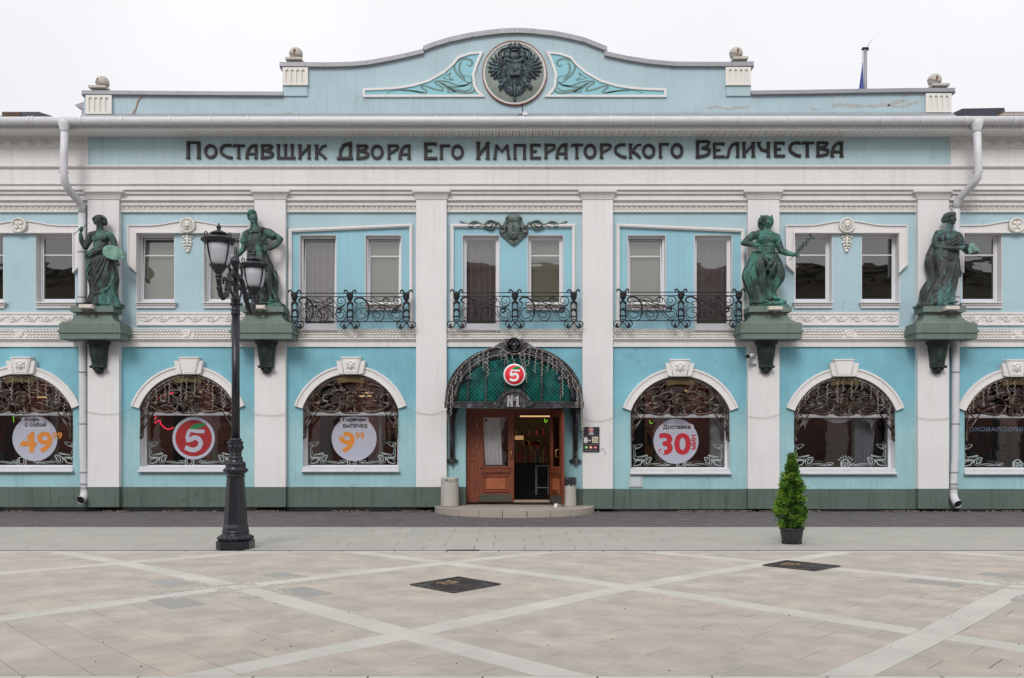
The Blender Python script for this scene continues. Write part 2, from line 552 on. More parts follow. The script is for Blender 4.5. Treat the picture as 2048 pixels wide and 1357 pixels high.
# ---- plinth
mb = MB(); tb = MB()
edges = [XL, 100, 238, 470, 571, 745, 832, 882]
for a, b in zip(edges, edges[1:]):
    mb = MB(); mb.pbox(a, 974.5, b - 0.4, 1014.5, -0.06, 0.3); mb.build('plinth', PLINTH, bld)
mb = MB(); mb.pbox(882, 974.5, 931.5, 1015, -0.06, 0.3); mb.build('plinth', PLINTH, bld)
edges = [1127, 1165, 1226, 1262, 1496, 1559, 1790, 1836, 1862, 1898, 2100, XR]
for a, b in zip(edges, edges[1:]):
    mb = MB(); mb.pbox(a, 978.5, b - 0.4, 1018.5, -0.06, 0.3); mb.build('plinth', PLINTH, bld)
for a, b in allp:
    t = plinth_y(a)
    mb = MB(); mb.pbox(a, t, b, t + 40, -0.19, -0.06); mb.build('plinth', PLINTH, bld)
rr = random.Random(3)
x = XL
while x < XR:
    w = rr.uniform(6, 26)
    if not (884 < x < 1150):
        tb.pbox(x, 1013 + rr.uniform(-1, 1), x + w, 1027, -0.03 - rr.uniform(0, 0.03), 0.3)
    x += w
tb.build('damp_proof_course', TAR, bld)
# ---- pilasters
for a, b in allp:
    t = plinth_y(a)
    mb = MB()
    mb.pbox(a, 394, b, t, -0.16, 0.05)
    p = mb.build('pilaster', PIL, bld)
    mb = MB()
    mb.pbox(a - 7.5, 380, b + 7.5, 384, -0.30, -0.1, 0.008)
    mb.pbox(a - 1.6, 395.5, b + 1.6, 398.5, -0.185, -0.1, 0.006)
    X0, X1 = WX(a, -.2), WX(b, -.2); cav = [(384, .085, .285), (386, .075, .27), (389, .05, .235), (392, .03, .21), (395.6, .02, .19)]
    for (ya, ea, pa), (yb_, eb, pb) in zip(cav, cav[1:]):
        za_, zb_ = WZ(ya, -.2), WZ(yb_, -.2)
        mb.add([(X0 - eb, -pb, zb_), (X1 + eb, -pb, zb_), (X1 + eb, -.1, zb_), (X0 - eb, -.1, zb_), (X0 - ea, -pa, za_), (X1 + ea, -pa, za_), (X1 + ea, -.1, za_), (X0 - ea, -.1, za_)], [(0, 1, 5, 4), (1, 2, 6, 5), (3, 0, 4, 7)])
    mb.build('capital', TRIM, p)
# ---- belt between the storeys (between pilasters)
bays = [(-96, 175), (238, 509), (571, 832), (893, 1165), (1226, 1496), (1559, 1836), (1898, 2172)]
for i, (a, b) in enumerate(bays):
    mb = MB()
    mb.pbox(a, 683.5, b, 694, -0.05, 0.0)
    mb.pbox(a, 679, b, 683.5, -0.075, 0.0, 0.006)
    mb.pbox(a, 676.5, b, 679.3, -0.125, 0.0, 0.006)
    mb.pbox(a, 659.5, b, 676.5, -0.03, 0.0)
    mb.pbox(a, 658, b, 659.6, -0.06, 0.0)
    belt = mb.build('belt_course', TRIM, bld)
    # garland of overlapping leaves with a rosette in the middle
    mb = MB()
    xc = (a + b) / 2
    x = a + 4
    while x < b - 3:
        s = -1 if x < xc else 1
        if abs(x - xc) > 12:
            for k, yy in enumerate((662.5, 668, 673.5)):
                xo = x + (3 if k == 1 else 0)
                c = W(xo, yy, -0.045)
                mb.ell(c, (0.052, 0.02, 0.026), 7, 4, Euler((0, 0.5 * s * (1 - k), 0)))
        x += 6.6
    mb.build('garland_leaves', CARVE, belt, kind='stuff')
    mb = MB()
    c = W(xc, 668, -0.03)
    mb.prism([(c.x - .16, c.z + .1), (c.x - .05, c.z - .0), (c.x - .16, c.z - .1), (c.x + .16, c.z - .1), (c.x + .05, c.z), (c.x + .16, c.z + .1)], -0.05, 0)
    mb.ylathe([(0.0, -0.09), (0.025, -0.085), (0.04, -0.06), (0.06, -0.06), (0.075, -0.085), (0.095, -0.07), (0.1, -0.03)], (c.x, 0, c.z), 16)
    mb.build('rosette', CARVE, belt)
# ---- upper wall with window openings
SIDE = [(-73, 7), (71, 151), (272.6, 349), (406.5, 480), (1589, 1665), (1723, 1799), (1924, 2004), (2064, 2140)]
MIDW = [(599, 673, True), (730, 803, False), (924.6, 999, True), (1055, 1127, False), (1255, 1331.5, False), (1388.6, 1464.6, True)]
def wall_cols(mb, x0, x1, y0, y1, holes, yf, yb):
    x = x0
    for (a, b, t, s) in holes:
        if a > x: mb.pbox(x, y0, a, y1, yf, yb)
        if t > y0: mb.pbox(a, y0, b, t, yf, yb)
        if s < y1: mb.pbox(a, s, b, y1, yf, yb)
        x = b
    mb.pbox(x, y0, x1, y1, yf, yb)
mb = MB(); mm = MB()
UW = 0.34
for (a, b) in [(-96, 175), (238, 509), (1559, 1836), (1898, 2172)]:
    hs = [(p, q, 467, 604) for p, q in SIDE if p > a and q < b]
    if a > 1500: hs = [(p, q, 466, 604) for p, q in SIDE if p > a and q < b]
    wall_cols(mb, a - 3, b + 3, 424, 660, hs, 0, UW)
MOLD = [((577, 458), (825, 447.5)), ((901, 448), (1150.5, 448)), ((1233, 447.5), (1489, 458))]
for (a, b), (ml, mr) in zip([(571, 832), (893, 1165), (1226, 1496)], MOLD):
    hs = [(p, q, 470, 658 if tall else 611) for p, q, tall in MIDW if p > a and q < b]
    # pale surround
    mb.pbox(a - 3, 424, ml[0] + 3, 660, 0, UW)
    mb.pbox(mr[0] - 3, 424, b + 3, 660, 0, UW)
    mb.pprism([(ml[0] + 3, 424), (mr[0] - 3, 424), (mr[0] - 3, mr[1] + 3), (ml[0] + 3, ml[1] + 3)], 0, UW)
    top = max(ml[1], mr[1]) + 3
    mm.pprism([(ml[0] + 3, ml[1] + 3), (mr[0] - 3, mr[1] + 3), (mr[0] - 3, top + .02), (ml[0] + 3, top + .02)][:4], 0.02, UW)
    wall_cols(mm, ml[0] + 3, mr[0] - 3, top, 660, hs, 0.02, UW)
mb.pbox(XL, 424, -158, 660, 0, UW); mb.pbox(2234, 424, XR, 660, 0, UW)
mb.build('wall', WALL_UP, bld)
mm.build('wall', WALL_MID, bld)
# moulding frames of the three middle bays
for (a, b), (ml, mr) in zip([(571, 832), (893, 1165), (1226, 1496)], MOLD):
    mb = MB()
    for k, (ins, yf) in enumerate(((0, -0.05), (1.6, -0.07), (4.2, -0.05))):
        w = (1.6, 2.6, 2.2)[k]
        o = ins; i2 = ins + w
        L, Rr = ml[0], mr[0]
        mb.pprism([(L + o, ml[1] + o), (Rr - o, mr[1] + o), (Rr - i2, mr[1] + i2), (L + i2, ml[1] + i2)], yf, 0.03)
        mb.pprism([(L + o, ml[1] + o), (L + i2, ml[1] + i2), (L + i2, 659.5), (L + o, 659.5)], yf, 0.03)
        mb.pprism([(Rr - i2, mr[1] + i2), (Rr - o, mr[1] + o), (Rr - o, 659.5), (Rr - i2, 659.5)], yf, 0.03)
    mb.build('panel_moulding', TRIM, bld)
# ---- eyebrow surrounds over the paired side windows
for k, c in enumerate((40, 376.5, 1694, 2033)):
    rosette = k in (0, 3)
    dx = 122
    mb = MB()
    def brow(off):
        base = [(-dx, 0), (-80, 0), (-58, -1.5), (-40, -5), (-22, -8), (-8, -9.5), (8, -9.5), (22, -8), (40, -5), (58, -1.5), (80, 0), (dx, 0)]
        return [(c + (p[0] - off if p[0] < 0 else p[0] + off) if abs(p[0]) == dx else c + p[0], 450 + p[1] - off * 0.9) for p in base]
    for (o0, o1, yf) in ((0, -2.4, -0.115), (-2.4, -14, -0.08)):
        up = [(x, y) for x, y in brow(o0)]
        lo_y = 466 if o1 == -14 else None
        if lo_y: lo = [(c - dx - o1 - 0.0 + 0, 466), (c + dx + o1, 466)]
        if lo_y:
            pts = up + [(c + dx - 2.4, 466), (c - dx + 2.4, 466)]
        else:
            pts = up + brow(o1)[::-1]
        mb.pprism(pts, yf, 0)
    mb.pbox(c - dx + 17.5, 463.5, c + dx - 17.5, 466.3, -0.105, -0.02)
    for s in (-1, 1):
        xo, xi = c + s * dx, c + s * (dx - 17.5)
        xm, xn = c + s * (dx - 2.4), c + s * (dx - 15)
        mb.pprism([(xm, 465.9), (xn, 465.9), (xn, 541), (xm, 528.5)], -0.08, 0)
        mb.pprism([(xo, 450), (xm, 450), (xm, 530), (xo, 529)], -0.112, 0)
        mb.pprism([(xn, 464), (xi, 464), (xi, 544), (xn, 541)], -0.105, 0)
        mb.pprism([(xo, 529), (xm, 528), (xn, 540), (xi, 544), (xi, 546)], -0.11, 0)
    sur = mb.build('window_surround', TRIM, bld)
    mb = MB()
    cc = W(c - 1, 451.5, -0.1)
    mb.ylathe([(0.0, -0.02), (0.145, -0.02), (0.15, -0.055), (0.175, -0.065), (0.19, -0.045), (0.2, 0.0)], (cc.x, -0.11, cc.z), 28)
    y0 = -0.125
    if rosette:
        for q in range(4):
            a = R(45 + 90 * q)
            mb.ell((cc.x + .075 * math.cos(a), y0 - .015, cc.z + .075 * math.sin(a)), (0.058, 0.03, 0.046), 9, 5, Euler((0, -a, 0)))
            mb.relief([(cc.x + r * math.cos(a), cc.z + r * math.sin(a)) for r in (0.02, 0.07, 0.12)], [.006, .012, .004], y0 - .03, 0.015)
        mb.ell((cc.x, y0 - .03, cc.z), (0.03, 0.025, 0.03), 8, 5)
    else:
        for q in range(14):       # mane
            a = R(20 + q * 360 / 14)
            mb.ell((cc.x + .1 * math.cos(a), y0 - .02, cc.z + .1 * math.sin(a)), (0.042, 0.03, 0.022), 8, 4, Euler((0, -a, 0)))
        mb.ell((cc.x, y0 - .03, cc.z + .02), (0.07, 0.05, 0.075), 10, 7)
        mb.ell((cc.x, y0 - .08, cc.z - .015), (0.03, 0.03, 0.028), 8, 5)
        for s in (-1, 1):
            mb.ell((cc.x + s * .03, y0 - .075, cc.z + .045), (0.022, 0.015, 0.01), 7, 4, Euler((0, s * .4, 0)))
            mb.ell((cc.x + s * .028, y0 - .075, cc.z - .035), (0.02, 0.02, 0.02), 7, 4)
            mb.ell((cc.x + s * .06, y0 - .04, cc.z + .085), (0.02, 0.02, 0.025), 7, 4)
        mb.ell((cc.x, y0 - .07, cc.z - .08), (0.02, 0.02, 0.03), 7, 4)
    mb.build('rosette' if rosette else 'lion_head', CARVE, sur)
    if not rosette:           # hanging acanthus below the lion
        mb = MB()
        for q, (yy, w, L) in enumerate(((473, 10, 6), (478, 7, 6.5), (484, 8.5, 6), (490, 7, 5.5), (496, 5, 5))):
            for s in (-1, 1):
                p0 = W(c - 1, yy, 0); p1 = W(c - 1 + s * w * .8, yy + 1, 0); p2 = W(c - 1 + s * w, yy + L * .7, 0)
                mb.relief(spline([(p0.x, p0.z), (p1.x, p1.z), (p2.x, p2.z)], 4), taper(9, .035, .5, .5, .4), 0, 0.055)
        p0, p1 = W(c - 1, 470, 0), W(c - 1, 498, 0)
        mb.relief([(p0.x, p0.z), ((p0.x + p1.x) / 2, (p0.z + p1.z) / 2), (p1.x, p1.z)], [0.05, .035, .02], 0, 0.07)
        e = W(c - 1, 502, -0.02)
        mb.ell(e, (0.055, 0.05, 0.05), 10, 6)
        mb.build('acanthus_drop', CARVE, sur)
# ---- carved vine panels below the side windows
def vine(mb, x0, x1, z, h, y, seed=1):
    rr = random.Random(seed)
    n = max(1, round((x1 - x0) / (h * 2.0)))
    st = (x1 - x0) / n
    main = [(x0 + st * i / 4, z + h * .28 * math.sin(math.pi * i / 2 + .7)) for i in range(4 * n + 1)]
    mb.relief(spline(main, 3), h * .05, y, h * .1)
    for i in range(n):
        cx = x0 + st * (i + .5)
        s = 1 if i % 2 else -1
        mb.relief(spiral(cx, z + s * h * .05, h * .36, h * .06, 200 * s, s * 1.3, 18), taper(19, h * .07, .2, .2), y, h * .13)
        mb.ell((cx, y - h * .05, z + s * h * .05), (h * .1, h * .08, h * .1), 7, 4)
        for q in range(15):
            a = rr.uniform(0, 6.28); d = h * rr.uniform(.12, .5)
            px, pz = cx + math.cos(a) * d * 1.6, z + math.sin(a) * d * .85
            mb.ell((px, y - h * .02, pz), (h * rr.uniform(.08, .17), h * .07, h * rr.uniform(.04, .07)), 7, 4, Euler((0, rr.uniform(0, 3.1), 0)))
for (a, b) in [(-90, 146), (272.5, 508), (1559, 1798), (1924, 2160)]:
    mb = MB()
    mb.pbox(a, 626, b, 651, -0.035, 0)
    mb.pbox(a, 625, b, 629, -0.055, 0, .004)
    mb.pbox(a, 648, b, 651.2, -0.055, 0, .004)
    mb.pbox(a, 629, a + 2.2, 648, -0.055, 0)
    mb.pbox(b - 2.2, 629, b, 648, -0.055, 0)
    fz = mb.build('frieze_panel', TRIM, bld)
    mb = MB()
    vine(mb, WX(a + 3), WX(b - 3), WZ(638.5), 0.22, -0.035, int(abs(a)))
    mb.build('vine_relief', CARVE, fz, kind='stuff')
# ---- entablature: mouldings, egg and dart
mb = MB()
for (a, b) in [(XL, -158)] + bays + [(2234, XR)]:
    mb.pbox(a, 401, b, 411, -0.075, 0.02)
    mb.pbox(a, 397, b, 401, -0.145, 0.02, .006)
    mb.pbox(a, 388, b, 397, -0.13, 0.02)
    mb.pbox(a, 385.5, b, 388, -0.19, 0.02, .006)
    mb.pbox(a, 380, b, 385.5, -0.17, 0.02)
    mb.pbox(a, 411, b, 413, -0.06, 0.02)
    mb.pbox(a, 413, b, 421, -0.04, 0.02)
    mb.pbox(a, 421, b, 424.5, -0.07, 0.02, .006)
mb.pbox(XL, 377, XR, 380, -0.235, 0.02, .006)
mb.pbox(XL, 369, XR, 377, -0.205, 0.02)
mb.pbox(XL, 366.5, XR, 369, -0.25, 0.02, .006)
mb.pbox(XL, 336, XR, 366.5, -0.22, 0.02)
mb.pbox(XL, 333.5, XR, 336.5, -0.26, 0.02, .006)
mb.pbox(XL, 330.5, XR, 333.7, -0.29, 0.02, .006)
mb.build('cornice', TRIM, bld)
mb = MB()
mb.pbox(XL, 262, 176, 331, -0.22, 0.02)
mb.pbox(1901, 262, XR, 331, -0.22, 0.02)
mb.pbox(176.0, 262, 1901, 275, -0.20, 0.02)
mb.pbox(XL, 294.5, 176, 297.2, -0.245, -0.2)
mb.pbox(1901, 294.5, XR, 297.2, -0.245, -0.2)
fr = mb.build('frieze', TRIM, bld)
mb = MB()
mb.pbox(176.5, 274.5, 1900.5, 330.6, -0.232, 0.0)
mb.build('sign_panel', WALL_SIGN, bld)
mb = MB()
for a, b in ((-20, 176), (1901, 2070)):
    vine(mb, WX(a, -.22), WX(b - 2, -.22), WZ(285.5, -.22), 0.2, -0.22, 5)
mb.build('scroll_relief', CARVE, fr, kind='stuff')
mb = MB()
for (a, b) in bays:
    n = round((b - a) / 10.65)
    for i in range(n):
        px = a + (i + .5) * (b - a) / n
        if not -12 < px < 2060: continue
        c = W(px, 417, -0.04)
        mb.ell(c, (0.04, 0.018, 0.045), 7, 5)
        for s in (-1, 1):
            mb.relief([(c.x + s * .045, c.z + .05), (c.x + s * .05, c.z), (c.x + s * .02, c.z - .05)], .009, -0.04, 0.009, 3)
        c2 = W(px + 5.3, 417, -0.03)
        mb.relief([(c2.x, c2.z + .05), (c2.x, c2.z - .05)], [.014, .004], -0.04, .009, 3)
    m2 = int((b - a) / 3.6)
    for i in range(m2):
        px = a + (i + .5) * (b - a) / m2
        if -12 < px < 2060:
            mb.ell(W(px, 410.6, -0.1), (0.016, 0.014, 0.016), 5, 3)
mb.build('egg_and_dart', CARVE, bld, kind='stuff')
# ---- eaves: soffit boards, fascia, gutter, roof
zs = WZ(275, -0.21)
mb = MB()
mb.box(WX(XL), WX(XR), -0.70, -0.0, zs + 0.03, zs + 0.1)
mb.build('soffit_backing', IRON, bld)
xa, xb, nb = WX(-70), WX(2120), 168
bw = (xb - xa) / nb
sm_mesh = None
for i in range(nb):
    x0 = xa + i * bw
    if sm_mesh is None:
        mb = MB()
        g = 0.012
        mb.box(g / 2, bw * .5 - g * .3, -0.70, -0.20, zs, zs + 0.03)
        mb.box(bw * .5 + g * .1, bw - g / 2, -0.70, -0.20, zs + .004, zs + 0.03)
        o = mb.build('soffit_board', SOFFIT, bld); sm_mesh = o
        o.location.x = x0
    else:
        o = sm_mesh.copy(); COL.objects.link(o); o.location.x = x0
mb = MB()
mb.box(WX(XL), WX(XR), -0.735, -0.70, zs - 0.012, zs + .03)
mb.box(WX(XL), WX(XR), -0.72, -0.69, zs + .03, zs + .16)
x = WX(XL)
while x < WX(XR):
    mb.box(x, x + 0.075, -0.74, -0.715, zs + .03, zs + .15)
    x += 0.112
mb.build('fascia', TRIM, bld)
gz, gr = 9.445, 0.098
mb = MB()
seg = WX(XR) - WX(XL)
mb.tube([(WX(XL), -0.85, gz), (0, -0.85, gz + .012), (WX(XR), -0.85, gz + .02)], gr, 20)
gut = mb.build('gutter', WHITEMETAL, bld)
for px in (60, 67, 163, 245, 341, 422, 497, 595, 697, 775, 871, 950, 1047, 1127, 1221, 1305, 1402, 1483, 1580, 1663, 1763, 1843, 1930, 2027):
    x = WX(px, -.85); mb = MB()
    V = []
    for k in range(16):
        a = 2 * math.pi * k / 16
        for xx, r in ((x - .012, gr + .012), (x + .012, gr + .012)):
            V.append((xx, -.85 + r * math.cos(a), gz + .01 + r * math.sin(a)))
    mb.add(V, [(2 * k, 2 * k + 1, (2 * k + 3) % 32, (2 * k + 2) % 32) for k in range(16)], True)
    mb.build('gutter_clamp', WFRAME, gut)
mb = MB()
rp = [(-0.72, zs + .14), (0.0, 9.74), (9.0, 11.6), (9.0, 11.3), (0.0, 9.6), (-0.6, zs + .05)]
x0, x1 = WX(XL), WX(XR)
mb.add([(x0, y, z) for y, z in rp] + [(x1, y, z) for y, z in rp], [(0, 6, 7, 1), (1, 7, 8, 2), (2, 8, 9, 3), (3, 9, 10, 4), (4, 10, 11, 5), (5, 11, 6, 0), (0, 1, 2, 3, 4, 5), (11, 10, 9, 8, 7, 6)])
for k in range(int((x1 - x0) / .35)):
    xx = x0 + k * .35
    mb.add([(xx, -.72, zs + .14), (xx + .06, -.72, zs + .14), (xx + .03, -.72, zs + .175), (xx, -0.01, 9.74), (xx + .06, -.01, 9.74), (xx + .03, -.01, 9.775)],
           [(0, 1, 2), (0, 2, 5, 3), (2, 1, 4, 5)])
mb.build('roof', GREYMETAL, bld)
# ---- the rest of the building body (sides, back, floors, room behind the shop windows)
ROOMW = plain('dark shop wall', lin(84, 40, 40), 0.8, var=0.3, scale=1.5, bmp=0)
ROOMD = plain('dark shop interior', lin(34, 28, 28), 0.7, var=0.4, scale=2, bmp=0)
mb = MB()
zf = 4.35
mb.box(WX(XL), WX(XR), WT, 9.0, -0.1, 0.16)
mb.build('shop_floor', ROOMD, bld)
mb = MB()
mb.box(WX(XL), WX(XR), 0.36, 9.0, 3.95, zf)
mb.build('shop_ceiling', ROOMD, bld)
mb = MB()
mb.box(WX(XL), WX(XR), 4.2, 4.3, 0.16, 3.95)
mb.build('shop_back_wall', ROOMW, bld)
mb = MB()
mb.box(WX(XL), WX(XL) + .3, .35, 9.0, 0, 9.6); mb.box(WX(XR) - .3, WX(XR), .35, 9.0, 0, 9.6); mb.box(WX(XL), WX(XR), 8.8, 9.0, 0, 11.3)
mb.box(WX(XL), WX(XR), .36, 8.8, 8.3, 8.5)
mb.box(WX(XL), WX(XR), 3.2, 3.3, zf, 8.3)
mb.build('wall', WALL_UP, bld)
# ---- upper windows
def sash(parent_name, x0, x1, z0, z1, yf, panel=0.0, transom=None, gl=GLASS_UP, tilt=0.0):
    """a white framed window in an opening; returns the window part"""
    mb = MB()
    # plaster reveal lining: thin white returns
    rv = 0.012
    mb.box(x0, x0 + rv, 0.004, yf, z0, z1); mb.box(x1 - rv, x1, 0.004, yf, z0, z1); mb.box(x0 + rv, x1 - rv, 0.004, yf, z1 - rv, z1)
    win = mb.build(parent_name, TRIM, bld)
    mb = MB()
    f = 0.05; g = 0.035
    a0, a1, c0, c1 = x0 + rv, x1 - rv, z0, z1 - rv - 0.0
    mb.bbox(a0, a0 + f, yf, yf + .07, c0, c1, .006); mb.bbox(a1 - f, a1, yf, yf + .07, c0, c1, .006)
    mb.bbox(a0 + f, a1 - f, yf, yf + .07, c1 - f, c1, .006); mb.bbox(a0 + f, a1 - f, yf, yf + .07, c0, c0 + f + panel, .006)
    y2 = yf + .02; nfix = len(mb.v)
    b0, b1, d0, d1 = a0 + f, a1 - f, c0 + f + panel, c1 - f
    mb.bbox(b0, b0 + g, y2, y2 + .04, d0, d1, .006); mb.bbox(b1 - g, b1, y2, y2 + .04, d0, d1, .006)
    mb.bbox(b0 + g, b1 - g, y2, y2 + .04, d1 - g, d1, .006); mb.bbox(b0 + g, b1 - g, y2, y2 + .04, d0, d0 + g, .006)
    if transom is not None:
        mb.bbox(b0 + g, b1 - g, y2, y2 + .04, transom - .015, transom + .015, .005)
    shear = lambda m_, k0: setattr(m_, 'v', m_.v[:k0] + [(x_, y_ + tilt * (z_ - d0), z_) for x_, y_, z_ in m_.v[k0:]])
    if tilt: shear(mb, nfix)
    mb.build('window_frame', WFRAME, win)
    mb = MB()
    mb.box(b0 + g - .01, b1 - g + .01, y2 + .015, y2 + .022, d0 + g - .01, d1 - g + .01)
    if tilt: shear(mb, 0)
    mb.build('pane', gl, win)
    return win, (b0 + g, b1 - g, d0 + g, d1 - g, y2 + .03)
def blind_in(win, b, gap=0.05, mat=None):
    mb = MB()
    mb.box(b[0] - .03, b[1] + .03, b[4] + .14, b[4] + .15, b[2] - .03, b[3] - gap)
    mb.build('roller_blind', mat or BLIND, win)
def curtain_in(win, b, gap=0.02, seed=0, x0=None, x1=None):
    rr = random.Random(seed)
    mb = MB()
    xa, xb = (b[0] - .05 if x0 is None else x0), (b[1] + .05 if x1 is None else x1)
    n = 72
    V = []
    ph = [rr.uniform(0, 6.28) for _ in range(4)]
    for i in range(n + 1):
        t = i / n
        x = xa + (xb - xa) * t
        y = b[4] + .17 + .03 * math.sin(t * 38 + ph[0] + 1.3 * math.sin(t * 7 + ph[1])) + .012 * math.sin(t * 90 + ph[2])
        V += [(x, y, b[2] - .05), (x + rr.uniform(-.002, .002), y, b[3] - gap)]
    mb.add(V, [(2 * i, 2 * i + 2, 2 * i + 3, 2 * i + 1) for i in range(n)], True)
    mb.build('curtain', CURT, win)
def sill(win, px0, px1, py0, yfront=-0.11):
    mb = MB()
    mb.pbox(px0 - 1, py0, px1 + 1, py0 + 2.2, yfront - .03, 0.2, .004)
    mb.pbox(px0, py0 + 2.2, px1, py0 + 7, yfront + .02, 0.0, .004)
    mb.pbox(px0 + .5, py0 + 7, px1 - .5, py0 + 12.5, yfront + .05, 0.0, .004)
    mb.build('window_sill', TRIM, win)
for k, (a, b) in enumerate(SIDE):
    z0, z1 = WZ(604), WZ(466.5)
    wavy = k in (0, 1, 4, 5, 6, 7)
    win, bb = sash('window', WX(a), WX(b), z0, z1, 0.2, 0.02, transom=WZ(511, .23), gl=GLASS_WAVY if wavy else GLASS_UP, tilt=0 if wavy else .055)
    if not wavy: blind_in(win, bb, 0.05)
    sill(win, a - 1, b + 1, 604)
for k, (a, b, tall) in enumerate(MIDW):
    z0, z1 = WZ(657 if tall else 611), WZ(470)
    win, bb = sash('window', WX(a), WX(b), z0, z1, 0.16, 0.06 if tall else 0.02, transom=None if tall else WZ(512.5, .2), tilt=.055 if k in (0, 1, 4) else 0)
    if tall:
        curtain_in(win, bb, 0.02, k)
        mb = MB()
        mb.add([(WX(a - 2), -0.10, WZ(661)), (WX(b + 2), -0.10, WZ(661)), (WX(b + 2), 0.18, WZ(656.5)), (WX(a - 2), 0.18, WZ(656.5)),
                (WX(a - 2), -0.10, WZ(662.3)), (WX(b + 2), -0.10, WZ(662.3)), (WX(b + 2), 0.18, WZ(661)), (WX(a - 2), 0.18, WZ(661))],
               [(0, 1, 2, 3), (4, 5, 1, 0), (5, 6, 2, 1), (7, 4, 0, 3), (7, 6, 5, 4)])
        mb.build('window_sill', WHITEMETAL, win)
    else:
        blind_in(win, bb, 0.03)
        sill(win, a - 1, b + 1, 608)
# ---- arched shop windows
SHOPWIN = []
def keystone(mbk, c, y):
    mbk.pprism([(c - 29, y + 8), (c - 19, y + 8), (c - 14, y + 35), (c - 24, y + 33)], -0.16, 0)
    mbk.pprism([(c + 19, y + 8), (c + 29, y + 8), (c + 24, y + 33), (c + 14, y + 35)], -0.16, 0)
    mbk.pprism([(c - 20.5, y), (c + 20.5, y), (c + 12.5, y + 34.5), (c - 12.5, y + 34.5)], -0.2, 0)
    mbk.pprism([(c - 20.5, y), (c + 20.5, y), (c + 20, y + 2.5), (c - 20, y + 2.5)], -0.225, -0.2)
    mbk.pprism([(c - 16, y + 4.5), (c + 16, y + 4.5), (c + 10.5, y + 31.5), (c - 10.5, y + 31.5)], -0.212, -0.2)
def small_face(mb, x, z, s, y):
    mb.ell((x, y, z), (.34 * s, .3 * s, .42 * s), 12, 8)
    mb.ell((x, y - .3 * s, z - .03 * s), (.05 * s, .09 * s, .12 * s), 7, 5)
    for q in (-1, 1):
        mb.ell((x + q * .14 * s, y - .27 * s, z + .1 * s), (.1 * s, .06 * s, .035 * s), 7, 4)
        mb.ell((x + q * .3 * s, y - .08 * s, z + .25 * s), (.18 * s, .2 * s, .2 * s), 8, 5)
        mb.ell((x + q * .38 * s, y - .05 * s, z - .1 * s), (.1 * s, .15 * s, .3 * s), 8, 5)
        mb.relief(spline([(x + q * .2 * s, z + .4 * s), (x + q * .5 * s, z + .62 * s), (x + q * .75 * s, z + .45 * s), (x + q * .6 * s, z + .3 * s)], 4), taper(13, .09 * s), y + .15 * s, .2 * s)
        mb.relief([(x, z - .4 * s), (x + q * .3 * s, z - .62 * s)], [.12 * s, .04 * s], y + .15 * s, .2 * s)
    mb.ell((x, y - .06 * s, z + .38 * s), (.3 * s, .25 * s, .14 * s), 9, 5)
    mb.ell((x, y - .28 * s, z - .2 * s), (.1 * s, .05 * s, .03 * s), 7, 4)
    mb.ell((x, y - .22 * s, z - .33 * s), (.1 * s, .08 * s, .06 * s), 7, 4)
